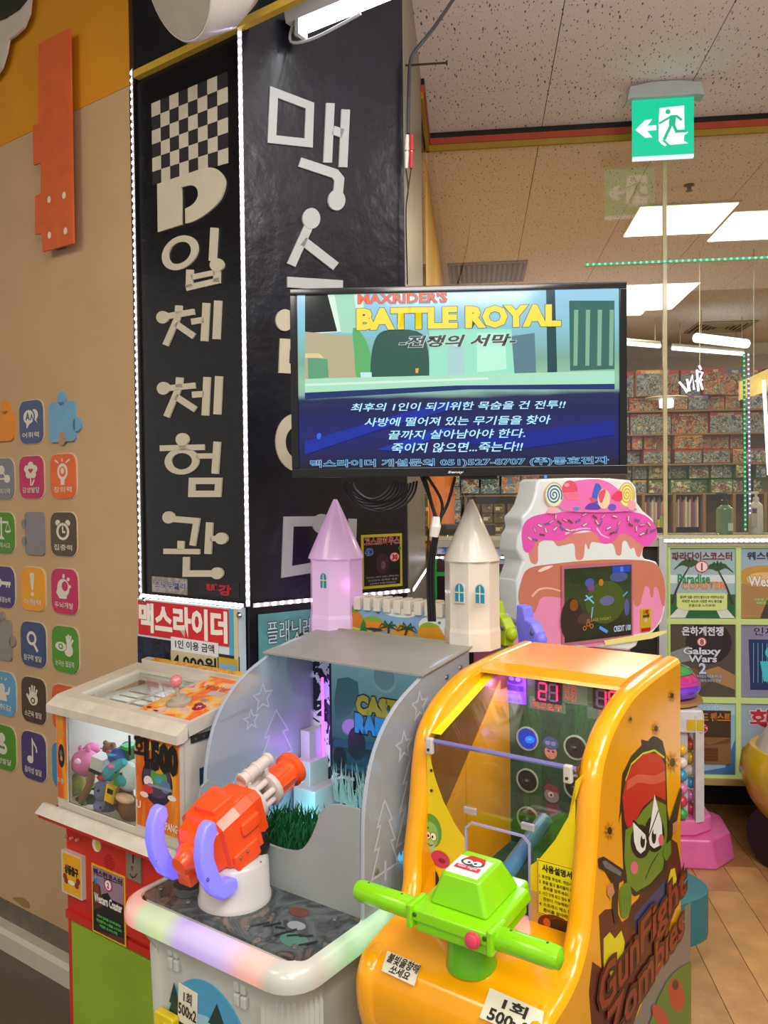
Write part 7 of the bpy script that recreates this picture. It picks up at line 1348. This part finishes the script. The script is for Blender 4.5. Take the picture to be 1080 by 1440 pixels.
for sx, p0, p1 in ((-1, (205, 895), (22, 855)), (1, (455, 955), (658, 985))):
    a_ = AB.w(sc_+sx*(hw-.004), Gt+.022, gz+.006); e_ = FG.px(*cy(*p1)); L = abs(e_[0]-(sc_+sx*hw)); 
    hf = Fr(a_, BX, UP, AX*sx if sx > 0 else AX*-1)
    hb_ = MB().lathe(hf, [(.017, 0), (.019, .004), (.019, L-.012), (.0165, L-.002), (.004, L+.003)], 20).build('handlebar', lime_, gg, smooth=True)
    MB().box(Fr(a_, BX, UP, AX*sx), -.0195, .0195, -.0016, .0, .01, L-.006).build('seam', P('#3a7a08', .5), gg) if False else None
    MB().box(AB, sc_+sx*(hw-.002)-.006, sc_+sx*(hw-.002)+.006, Gt-.004, Gt+.048, gz-.016, gz+.026).build('collar', lime_, gg, bevel=.004)
    for q_ in (.25, .8): MB().ball(a_+AX*sx*L*q_+UP*.018, .003, .003, .002, 8, 5).build('screw', P('#2c5a0c', .4), gg)
    MB().ball(AB.w(sc_+sx*(hw-.012), Gt-.001, gz+hz_*.6), .004, .002, .004, 8, 5, fr=AB).build('screw', P('#2c5a0c', .4), gg)
bt = FG.px(*cy(402, 953)); bb_ = MB().lathe(Fr(AB.w(bt[0], Gt-.001, bt[1]), AX, UP), [(.0135, 0), (.0135, .004), (.011, .005), (.011, .010), (.006, .0125), (.001, .013)], 20).build('red_button', P('#d8405a', .3, coat=.4), gg, smooth=True)
MB().lathe(Fr(AB.w(sc_, Gt+.075, .784), AX, BX), [(.044, 0), (.044, .010), (.042, .014), (.040, gz-hz_-.784+.005)], 24).build('pedestal', P('#5fae10', .3, coat=.3), gg, smooth=True)
MB().tube([GT.w(.012, D_+.02, .008), GT.w(.012, D_+.2, .035)], .016, 14).build('barrel', P('#3a6a8a', .3), gg, smooth=True)
# stickers on the console
def csurf(px_, py_):                       # where a sight line meets the console's curved skin
    best = None
    for p, q_ in zip(cons[:-1], cons[1:]):
        n = SY.x*(q_[1]-p[1])-SY.y*(q_[0]-p[0]); o = SY.w(p[0], p[1]); r = ray(px_, py_); d = r.dot(n)
        if abs(d) < 1e-9: continue
        X = CP+r*((o-CP).dot(n)/d); k = (X-o).dot(BX*(q_[0]-p[0])+UP*(q_[1]-p[1]))/((q_[0]-p[0])**2+(q_[1]-p[1])**2)
        if -.02 <= k <= 1.02: best = (X, n.normalized() if n.dot(CP-X) > 0 else -n.normalized()); break
    return best
def csticker(label, quad, texts, cat='sticker'):
    c_ = csurf(sum(q_[0] for q_ in quad)/4, sum(q_[1] for q_ in quad)/4); n = c_[1]; y_ = n.cross(AX).normalized(); f_ = Fr(c_[0]+n*.0022, AX, y_)
    pts = [f_.px(*q_) for q_ in quad]; t = T('sticker', label, cat, c_[0]); MB().prism(f_, pts, 0, .0008).build('paper', P('#d8d4c0', .5, noise=.06), t)
    d_ = Vector((pts[1][0]-pts[0][0], pts[1][1]-pts[0][1])); a_ = math.atan2(d_.y, d_.x); cx = sum(p[0] for p in pts)/4; cy_ = sum(p[1] for p in pts)/4; f2 = f_.at(cx, cy_).rot(a_); w_ = d_.length; h_ = (Vector(pts[0])-Vector(pts[3])).length
    for s_, q_, bo in texts: text(f2, s_, ((q_[0]-.5)*w_, (q_[1]-.5)*h_, (q_[2]-.5)*w_, (q_[3]-.5)*h_), P('#16140f', .5), t, h=.0022, bold=bo)
csticker('handwritten paper note taped left of the green gun', [cy(140, 988), cy(240, 1030), cy(222, 1095), cy(122, 1048)], [('불빛을향해', (.06, .5, .97, .95), .02), ('쏘세요', (.28, .06, .85, .46), .02)])
csticker('white price sticker at the foot of the orange console', [cy(452, 1100), cy(616, 1172), cy(600, 1270), cy(420, 1190)], [('1회', (.3, .52, .72, .88), .03), ('500x2', (.12, .05, .85, .42), .03)])
MB().prism(Fr(AB.w(0, 1.155, .46), AX, UP), rrect(-.87, -.14, -.62, .13, .02), 0, .012).build('coin_door', yel, ym, bevel=.003)
# printed cartoon on the right side
SA = Fr(AB.w(YR, 0, 0), BX, UP, AX)
A = Art(SA, px=True, h=.0003, rough=.3); A.step = .00004
def C(c, pts, sm=False): A.poly(c, [cy(*q_) for q_ in (spline(pts, 4, True) if sm else pts)])
def E(c, x, y, rx, ry, rot=0): p = cy(x, y); A.ell(c, p[0], p[1], rx/2.16, ry/2.16, rot=rot)
C('#7d766e', [(1060, 840), (1045, 850), (1010, 960), (950, 1060), (900, 1180), (870, 1230), (1060, 1230)])
C('#5a1f18', [(762, 1250), (752, 1110), (762, 1020), (790, 1040), (782, 880), (800, 862), (832, 858), (852, 900), (880, 880), (930, 760), (985, 690), (1000, 645), (1020, 660), (1030, 720), (1036, 800), (1000, 900), (980, 1000), (930, 1080), (880, 1230)])
C('#3c1a1c', [(870, 890), (880, 850), (930, 800), (985, 740), (1000, 760), (990, 860), (940, 910), (880, 930)])
C('#2c3a6a', [(890, 880), (940, 820), (985, 770), (985, 820), (940, 880), (895, 930)])
C('#e8d01c', [(796, 950), (815, 930), (830, 950), (850, 925), (860, 960), (856, 1010), (830, 1050), (820, 1080), (812, 1040), (796, 1040)])
C('#e8d01c', [(985, 800), (1000, 740), (1012, 735), (1018, 770), (1008, 815), (995, 830)])
C('#1c1c1e', [(850, 560), (842, 600), (853, 450), (880, 395), (912, 362), (910, 345), (930, 350), (945, 335), (960, 338), (975, 350), (985, 390), (990, 560), (1000, 620), (985, 760), (940, 800), (890, 822), (858, 790)])
C('#c82020', [(860, 592), (853, 520), (868, 450), (895, 405), (930, 385), (965, 390), (982, 420), (984, 530), (955, 515), (915, 550), (885, 608), (868, 612)])
C('#d85a4a', [(868, 470), (900, 450), (950, 455), (982, 440), (984, 470), (950, 482), (900, 476), (864, 500)])
A.line('#d8d01c', [cy(862, 470), cy(880, 420), cy(915, 388), cy(950, 378), cy(980, 400)], .004)
C('#6a8a2c', [(862, 620), (885, 605), (915, 560), (950, 525), (985, 545), (990, 640), (975, 740), (935, 785), (895, 808), (868, 780), (858, 700)])
E('#18181a', 908, 655, 31, 52); E('#18181a', 950, 632, 31, 56)
C('#f4f2ee', [(884, 585), (902, 610), (922, 632), (926, 655), (922, 680), (908, 692), (896, 680), (888, 655)]); C('#f4f2ee', [(932, 640), (938, 600), (950, 512), (962, 560), (972, 600), (974, 640), (965, 668), (948, 676), (936, 665)])
E('#18181a', 914, 655, 7, 20); E('#18181a', 948, 640, 7, 22); E('#f4f2ee', 916, 640, 4, 8); E('#f4f2ee', 950, 625, 4, 8)
A.line('#1a1a1c', [cy(884, 590), cy(932, 640), cy(962, 560)], .005); E('#e0707a', 888, 735, 12, 20); E('#e0707a', 970, 650, 8, 18); A.line('#2a2a1c', [cy(922, 768), cy(940, 725), cy(962, 690)], .003)
C('#5f8a2a', [(845, 800), (872, 780), (880, 830), (870, 880), (848, 880)], True); [A.line('#1c2a14', [cy(848+8*k, 820), cy(850+8*k, 870)], .0016) for k in range(4)]
C('#1c1c20', [(778, 706), (795, 700), (858, 742), (860, 770), (842, 780), (838, 850), (840, 900), (828, 905), (820, 850), (825, 790), (800, 745), (780, 735)]); C('#6a6a70', [(790, 716), (800, 712), (850, 748), (846, 760), (800, 735)]); C('#c88a5a', [(806, 790), (822, 780), (828, 810), (815, 830), (805, 815)])
C('#1c1c20', [(1028, 490), (1034, 500), (1018, 590), (1000, 650), (985, 668), (992, 600), (1012, 540)]); C('#c88a5a', [(1005, 600), (1020, 590), (1018, 620), (1004, 632)]); C('#5f8a2a', [(978, 668), (998, 650), (1000, 690), (985, 715), (975, 700)])
for x, y, r in ((1002, 212, 14), (876, 283, 9), (953, 312, 15), (1003, 415, 22), (812, 622, 19)):
    n = 9; C('#c88a2a', [(x+r*(1.25 if i % 2 else .5)*math.cos(i*math.pi/n)*.8, y+r*(1.7 if i % 2 else .7)*math.sin(i*math.pi/n)) for i in range(2*n)]); E('#3a200c', x, y, r*.38, r*.62)
C('#4a7a2a', [(925, 1230), (960, 1130), (985, 1080), (1010, 1050), (1030, 1035), (1060, 1020), (1060, 1230)]); E('#b8341c', 1015, 1120, 24, 52, -8); E('#3a1410', 1012, 1090, 10, 16); E('#b8341c', 965, 1185, 18, 40, -30)
A.build(ym, 'side_print')
def stext(s_, x0, y0, x1, y1, hgt, hh=.0036):
    p = SA.px(*cy(x0, y0)); q_ = SA.px(*cy(x1, y1)); z_ = (p[1]+q_[1])/2
    text(SA, s_, (p[0], z_, q_[0], z_+hgt), P('#8a2c18', .3), ym, h=hh, bold=.02, outline=(.07, P('#3a1410', .3)))
stext('Gun', 778, 1178, 898, 1030, .075); stext('Fight', 905, 1015, 1042, 845, .085); stext('Zombies', 800, 1262, 1035, 960, .07, .0040)
# ------------------------------------------------------------------ cake shaped screen cabinet
KA = math.radians(28); kp = CP+ray(828, 800)*(3.0/FPX); KX = Vector((math.cos(KA), math.sin(KA), 0)); CK = Fr(Vector((kp.x, kp.y, 0)), KX, UP); CKd = -1
ck = T('cake_game', 'white and pink cake-shaped screen cabinet with candy print on top', 'arcade machine', Vector((kp.x, kp.y, 0))-CK.z*.15, KA)
def ce(x, y): return (680+x/3.857, 660+y/3.857)
outl = [(305, 52), (520, 46), (700, 50), (800, 58), (832, 95), (838, 180), (870, 225), (925, 270), (942, 350), (920, 400), (872, 425), (868, 470), (880, 485), (940, 500), (975, 560), (988, 640), (988, 760), (970, 830), (920, 890), (845, 930), (835, 960), (790, 985), (600, 965)]
left = [(185, 720), (180, 600), (200, 540), (215, 500), (180, 440), (190, 360), (215, 320), (205, 260), (240, 225), (262, 190), (285, 120), (290, 70)]
ou = [CK.px(*ce(*q_)) for q_ in outl]; ou += [CK.px(*ce(330, 1000)), CK.px(*ce(190, 900))]+[CK.px(*ce(*q_)) for q_ in left]
MB().prism(CK, ou, -.11, 0).build('body_shell', P('#eaf4f4', .3, coat=.5, emit=.12, noise=0), ck, bevel=.012)  # faint glow put into the shell colour to brighten it
MB().box(CK, CK.px(*ce(230, 900))[0], CK.px(*ce(830, 900))[0], .16, 1.04, -.34, -.02).build('lower_cabinet', P('#e07fae', .35, coat=.4), ck, bevel=.02)
MB().prism(Fr(CK.o, KX, -CK.z), rrect(CK.px(*ce(200, 900))[0], -.30, CK.px(*ce(200, 900))[0]+.665, .26, .12), 0, .16).build('base_step', P('#2f7a86', .4), ck)
A = Art(CK, px=True, h=.0006, rough=.2, emit=.18)  # print glows slightly, added to lift the underlit cabinet
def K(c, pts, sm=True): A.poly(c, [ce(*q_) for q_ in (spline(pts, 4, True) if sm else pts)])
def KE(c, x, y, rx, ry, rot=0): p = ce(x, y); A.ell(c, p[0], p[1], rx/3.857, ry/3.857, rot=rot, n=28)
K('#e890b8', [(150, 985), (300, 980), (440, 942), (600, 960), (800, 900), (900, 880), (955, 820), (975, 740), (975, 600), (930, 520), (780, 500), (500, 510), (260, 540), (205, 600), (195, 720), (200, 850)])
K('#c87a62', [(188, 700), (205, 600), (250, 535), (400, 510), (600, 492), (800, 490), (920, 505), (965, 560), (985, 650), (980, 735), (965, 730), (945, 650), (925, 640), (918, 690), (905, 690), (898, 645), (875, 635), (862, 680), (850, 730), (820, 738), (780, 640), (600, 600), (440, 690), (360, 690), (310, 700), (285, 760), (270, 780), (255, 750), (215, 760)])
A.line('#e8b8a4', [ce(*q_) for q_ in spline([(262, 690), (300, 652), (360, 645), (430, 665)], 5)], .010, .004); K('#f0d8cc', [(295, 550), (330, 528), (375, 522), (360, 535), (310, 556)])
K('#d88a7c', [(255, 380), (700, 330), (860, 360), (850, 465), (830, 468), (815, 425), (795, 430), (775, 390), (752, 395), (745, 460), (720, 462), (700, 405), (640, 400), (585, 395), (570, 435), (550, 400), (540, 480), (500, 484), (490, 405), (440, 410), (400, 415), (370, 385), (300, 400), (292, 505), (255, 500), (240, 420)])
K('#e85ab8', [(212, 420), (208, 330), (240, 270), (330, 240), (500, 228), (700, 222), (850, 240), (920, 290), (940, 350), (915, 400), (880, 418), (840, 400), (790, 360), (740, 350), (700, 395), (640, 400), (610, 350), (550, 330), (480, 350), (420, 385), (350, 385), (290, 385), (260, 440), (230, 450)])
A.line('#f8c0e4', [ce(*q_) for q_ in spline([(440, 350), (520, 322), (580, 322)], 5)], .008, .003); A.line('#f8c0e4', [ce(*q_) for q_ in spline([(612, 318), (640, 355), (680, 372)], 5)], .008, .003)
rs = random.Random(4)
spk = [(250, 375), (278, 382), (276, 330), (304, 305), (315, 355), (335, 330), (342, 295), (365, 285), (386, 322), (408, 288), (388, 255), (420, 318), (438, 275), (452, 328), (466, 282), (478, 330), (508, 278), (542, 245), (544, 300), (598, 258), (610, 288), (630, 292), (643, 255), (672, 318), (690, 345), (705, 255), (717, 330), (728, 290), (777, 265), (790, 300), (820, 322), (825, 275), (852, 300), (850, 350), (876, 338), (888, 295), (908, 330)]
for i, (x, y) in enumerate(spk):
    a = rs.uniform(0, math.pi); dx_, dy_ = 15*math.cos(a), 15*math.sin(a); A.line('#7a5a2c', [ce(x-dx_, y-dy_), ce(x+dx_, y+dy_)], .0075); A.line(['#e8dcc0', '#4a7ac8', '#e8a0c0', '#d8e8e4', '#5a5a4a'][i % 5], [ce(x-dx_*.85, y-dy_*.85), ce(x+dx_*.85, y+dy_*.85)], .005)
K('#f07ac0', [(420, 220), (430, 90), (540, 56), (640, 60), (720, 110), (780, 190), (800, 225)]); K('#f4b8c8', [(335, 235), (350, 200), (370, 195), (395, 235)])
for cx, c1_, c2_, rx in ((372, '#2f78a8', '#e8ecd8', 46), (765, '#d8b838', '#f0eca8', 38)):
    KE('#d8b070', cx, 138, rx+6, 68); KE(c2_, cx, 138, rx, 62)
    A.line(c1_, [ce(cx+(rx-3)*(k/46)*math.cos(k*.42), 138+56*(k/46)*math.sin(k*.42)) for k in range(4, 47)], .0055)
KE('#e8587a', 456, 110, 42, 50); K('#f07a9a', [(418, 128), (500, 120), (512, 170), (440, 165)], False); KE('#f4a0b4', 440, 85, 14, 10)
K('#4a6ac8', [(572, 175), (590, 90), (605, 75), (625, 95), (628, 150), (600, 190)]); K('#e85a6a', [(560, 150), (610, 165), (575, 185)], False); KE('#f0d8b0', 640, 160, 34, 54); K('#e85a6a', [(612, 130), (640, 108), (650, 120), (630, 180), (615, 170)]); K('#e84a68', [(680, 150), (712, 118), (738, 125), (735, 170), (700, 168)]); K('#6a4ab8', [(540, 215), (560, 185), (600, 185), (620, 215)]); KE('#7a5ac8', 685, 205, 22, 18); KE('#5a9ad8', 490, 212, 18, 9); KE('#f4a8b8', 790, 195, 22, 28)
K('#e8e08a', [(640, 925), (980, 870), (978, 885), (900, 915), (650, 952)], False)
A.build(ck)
ks = [CK.px(*ce(*q_)) for q_ in ((430, 540), (792, 520), (800, 900), (440, 938))]
MB().prism(CK, [(ks[0][0]-.012, ks[0][1]+.012), (ks[1][0]+.01, ks[0][1]+.012), (ks[1][0]+.01, ks[3][1]-.012), (ks[0][0]-.012, ks[3][1]-.012)], .002, .008).build('screen_frame', P('#c8788c', .4), ck)
fb = (ks[0][0], ks[3][1], ks[1][0], ks[0][1]); MB().box(CK, fb[0], fb[2], fb[1], fb[3], .008, .0095).build('screen', screen_mat([(0, '#1c1c12'), (.25, '#2c3018'), (.5, '#3a4a20'), (.7, '#33441c'), (1, '#22301c')], (5, 5, 5), .5, .8), ck)
A = Art(CK, fb, h=.0097, emit=.8, rough=.15)
for c, x, y, rx, ry in (('#3a2a28', .1, .3, .16, .3), ('#4a5a24', .6, .5, .3, .3), ('#6a6a8a', .62, .52, .11, .07), ('#5a3a2a', .3, .3, .12, .08), ('#8a4a20', .13, .5, .06, .08), ('#c87a20', .53, .78, .035, .05), ('#4a5aa8', .36, .79, .07, .06), ('#7a4a8a', .38, .72, .05, .05), ('#4a5a8a', .8, .84, .14, .07), ('#2c3a20', .2, .86, .12, .08), ('#5a5a90', .92, .4, .04, .12)): A.ell(c, x, y, rx, ry)
A.rect('#2a4ab8', .70, .90, .98, .99); A.rect('#5a7ae0', .82, .91, .87, .98); A.line('#7ac8e8', [(.3, .62), (.42, .5)], .006); A.line('#7ac8e8', [(.28, .55), (.4, .6)], .005); A.line('#8ab8e0', [(.4, .45), (.38, .3)], .005); A.line('#5a9ae0', [(.5, .16), (.62, .08)], .012); A.line('#5a9ae0', [(.93, .62), (.86, .56)], .006)
for x, y in ((.28, .17), (.33, .22), (.38, .19)): A.ell('#a8643a', x, y, .03, .035); A.ell('#2c2014', x, y, .014, .018)
A.build(ck, 'game_picture'); text(CK, 'PLEASE INSERT', sub(fb, .32, .25, .68, .29), P('#b89a48', .3, emit=.7, noise=0), ck, h=.0112); text(CK, 'CREDIT 1/00', sub(fb, .72, .07, .98, .15), P('#c8d8e8', .3, emit=.8, noise=0), ck, h=.0112, bold=.02)
s_ = [CK.px(*ce(*q_)) for q_ in ((847, 758), (903, 752), (904, 880), (848, 882))]; s4 = (s_[0][0], s_[3][1], s_[1][0], s_[0][1]); MB().box(CK, s4[0], s4[2], s4[1], s4[3], .002, .004).build('price_sticker', P('#d8b81c', .4), ck); A = Art(CK, s4, h=.0042); A.rect('#b82a1c', .05, 0, .95, .16); A.ell('#d8c8d8', .5, .48, .14, .09); A.build(ck); lab(CK, '1회', sub(s4, .3, .78, .72, .95), '#b02a1c', ck, .0058, .04); lab(CK, '500원', sub(s4, .22, .62, .8, .76), '#2a1c14', ck, .0058, .04)
for k, (x, y, h_, w_) in enumerate(((175, 590, 46, .0),)): pass
# blaster guns in front of the cake cabinet
def smallgun(label, px0, py0, c1_, c2_, d):
    o = CP+ray(px0, py0)*(d/FPX); f_ = Fr(o, KX, Vector((0, 0, 1)).cross(KX), UP); t = T('toy_blaster', label, 'toy gun', o-UP*.08, KA)
    MB().prism(Fr(o, f_.y*-1, UP), [(-.045, -.055), (.035, -.06), (.045, .0), (.02, .03), (-.01, .035), (-.02, .075), (-.055, .08), (-.06, .02)], -.02, .02).build('casing', c1_, t, bevel=.006)
    MB().ball(f_.w(0, -.045, -.02), .02, .02, .022, 14, 10).build('dome', c1_, t, smooth=True); MB().tube([f_.w(0, .02, 0), f_.w(0, .14, .03)], .010, 10).build('barrel', c2_, t, smooth=True); MB().ball(f_.w(-.024, -.03, .0), .006, .009, .009, 8, 6).build('screw', P('#8a8aa8', .3, metal=.6), t)
    MB().tube([f_.w(0, 0, -.06), f_.w(0, .02, -.22)], .018, 12).build('mount', P('#7a8a90', .4), t)
smallgun('violet-blue toy blaster in front of the cake cabinet screen', 748, 887, P('#8a88f0', .3, emit=.25, ehex='#6a60ff', noise=0), P('#c8c8d8', .3), 2.62)
smallgun('lime toy blaster left of the violet one beside the white tower', 707, 880, P('#b8d820', .35, noise=0), P('#d0d4e8', .3), 2.62)
# ------------------------------------------------------------------ round capsule machine right of the orange game
cp_ = Vector((1.245, 3.62, 0)); cm = T('capsule_machine', 'pink-based round capsule machine with a glossy domed top behind the orange game', 'vending machine', cp_, UA); cf = Fr(cp_, UX, VX)
MB().prism(cf, [(-.22, -.22), (.16, -.22), (.27, -.10), (.28, .10), (.2, .2), (-.22, .2)], 0.0, .12, top=[(-.2, -.2), (.14, -.2), (.25, -.09), (.26, .09), (.18, .18), (-.2, .18)]).build('base', P('#e068a8', .3, coat=.5), cm, bevel=.012)
MB().prism(cf, [(-.17, -.17), (.08, -.17), (.17, -.10), (.17, .08), (-.17, .14)], .12, .19).build('plinth', P('#e878b4', .3, coat=.5), cm, bevel=.01)
MB().box(cf, -.15, .06, -.14, .11, .19, .56).build('toy_bin', P('#d8d4dc', .35, alpha=.9, noise=0), cm)
MB().prism(cf, [(.085, -.17), (.125, -.15), (.125, -.11), (.085, -.13)], .18, .64).build('post', P('#d8d8de', .3), cm); MB().box(cf, .10, .13, -.0, .12, .18, .62).build('post', P('#d8d8de', .3), cm)
MB().box(cf, -.15, .12, -.165, .12, .56, .66).build('collar', P('#dcdce0', .3), cm, bevel=.01); MB().box(Fr(cp_, UX, UP), .05, .118, .575, .62, .166, .168).build('warning_sticker', P('#d8b81c', .4), cm)
lathe_obj('shelf_ring', Fr(cp_+UP*.66+UX*-.02, UX, VX), [(.15, 0), (.175, .010), (.17, .022), (.13, .024)], P('#b88a50', .4), cm, 32)
lathe_obj('dome', Fr(cp_+UP*.684+UX*-.02, UX, VX), [(.11, 0), (.15, .014), (.168, .045), (.16, .08), (.135, .105), (.10, .125), (.05, .14), (.01, .145)], P('#7a48f0', .15, coat=.9, emit=.12, noise=0), cm, 32)
lathe_obj('dome_icing', Fr(cp_+UP*.752+UX*-.02, UX, VX), [(.168, 0), (.15, .025), (.12, .05), (.06, .074), (.01, .08)], P('#e83a90', .15, coat=.9, noise=0), cm, 32)
lathe_obj('dome_stripe', Fr(cp_+UP*.795+UX*-.02, UX, VX), [(.135, .0), (.125, .014), (.08, .03), (.01, .042)], P('#38b860', .2, coat=.9, noise=0), cm, 24)
for k in range(24):
    z = .215+(k//4)*.055; side_ = k % 4; x = (.085, .085, .085, .03)[side_]; y = (-.09, -.03, .04, -.165)[side_]
    c = ['#e03a5a', '#38a8d8', '#f0c83a', '#3ab85a', '#e88ac0', '#f4f0e4', '#d85a2a'][k % 7]; o = cf.w(x, y, z)
    nm_ = ['pink-red', 'sky blue', 'yellow', 'green', 'light pink', 'cream', 'orange'][k % 7]
    t = T('toy_capsule', '%s toy capsule, %s layer up, %s column of the round capsule machine' % (nm_, ordn[k//4], ('near right', 'middle right', 'far right', 'front')[side_]), 'capsule', o-UP*.025, group='capsules in the round machine')
    MB().ball(o, .024, .024, .024, 10, 8).build('ball', P(c, .25, coat=.5), t, smooth=True)
# ------------------------------------------------------------------ ride-on car at the right edge
rp = Vector((1.95, 3.22, 0)); rd = T('ride_car', 'yellow and white ride-on car with a red swirled top at the right edge', 'ride', rp, math.radians(-60)); rf = Fr(rp, Vector((math.cos(math.radians(-62)), math.sin(math.radians(-62)), 0)), Vector((math.sin(math.radians(62)), math.cos(math.radians(62)), 0)))
def shell(prof, m, nm, n=32, e=.7):
    rows = []
    for rx, ry, z, dx_ in prof:
        rows.append([rf.w(dx_+rx*math.copysign(abs(math.cos(2*math.pi*k/n))**e, math.cos(2*math.pi*k/n)), ry*math.copysign(abs(math.sin(2*math.pi*k/n))**e, math.sin(2*math.pi*k/n)), z) for k in range(n)])
    mb = MB().grid(rows, closed=True); mb.add(rows[0], [tuple(range(n))[::-1]]); mb.add(rows[-1], [tuple(range(n))]); return mb.build(nm, m, rd, smooth=True)
shell([(.38, .18, .16, 0), (.46, .26, .20, 0), (.50, .31, .28, 0), (.53, .345, .38, 0), (.52, .34, .46, 0), (.49, .31, .50, 0)], P('#d8b010', .25, coat=.6), 'lower_body')
shell([(.49, .32, .44, 0), (.45, .30, .52, .0), (.40, .27, .60, .0), (.36, .25, .66, .0), (.31, .23, .69, .0)], P('#d8d2cc', .3, coat=.5), 'upper_body')
shell([(.25, .2, .68, .0), (.29, .24, .71, .0), (.29, .24, .76, .0), (.24, .2, .78, .0)], P('#b01020', .2, coat=.8), 'swirl_layer', e=1); shell([(.22, .19, .78, .0), (.26, .21, .81, .0), (.25, .20, .86, .0), (.2, .16, .88, .0)], P('#c81828', .2, coat=.8), 'swirl_layer', e=1); shell([(.18, .15, .88, .0), (.19, .16, .92, .0), (.12, .1, .97, .0), (.02, .02, 1.0, .0)], P('#c01424', .2, coat=.8), 'swirl_layer', e=1)
for x, y in ((-.3, -.3), (.3, -.3), (-.3, .3), (.3, .3)): MB().tube([rf.w(x, y*.5, .13), rf.w(x, y*.75, .13)], .13, 20).build('wheel', P('#1c1a1a', .5), rd, smooth=True)
MB().box(rf, -.42, .42, -.18, .18, .0, .12).build('pedestal', P('#241c18', .5), rd)
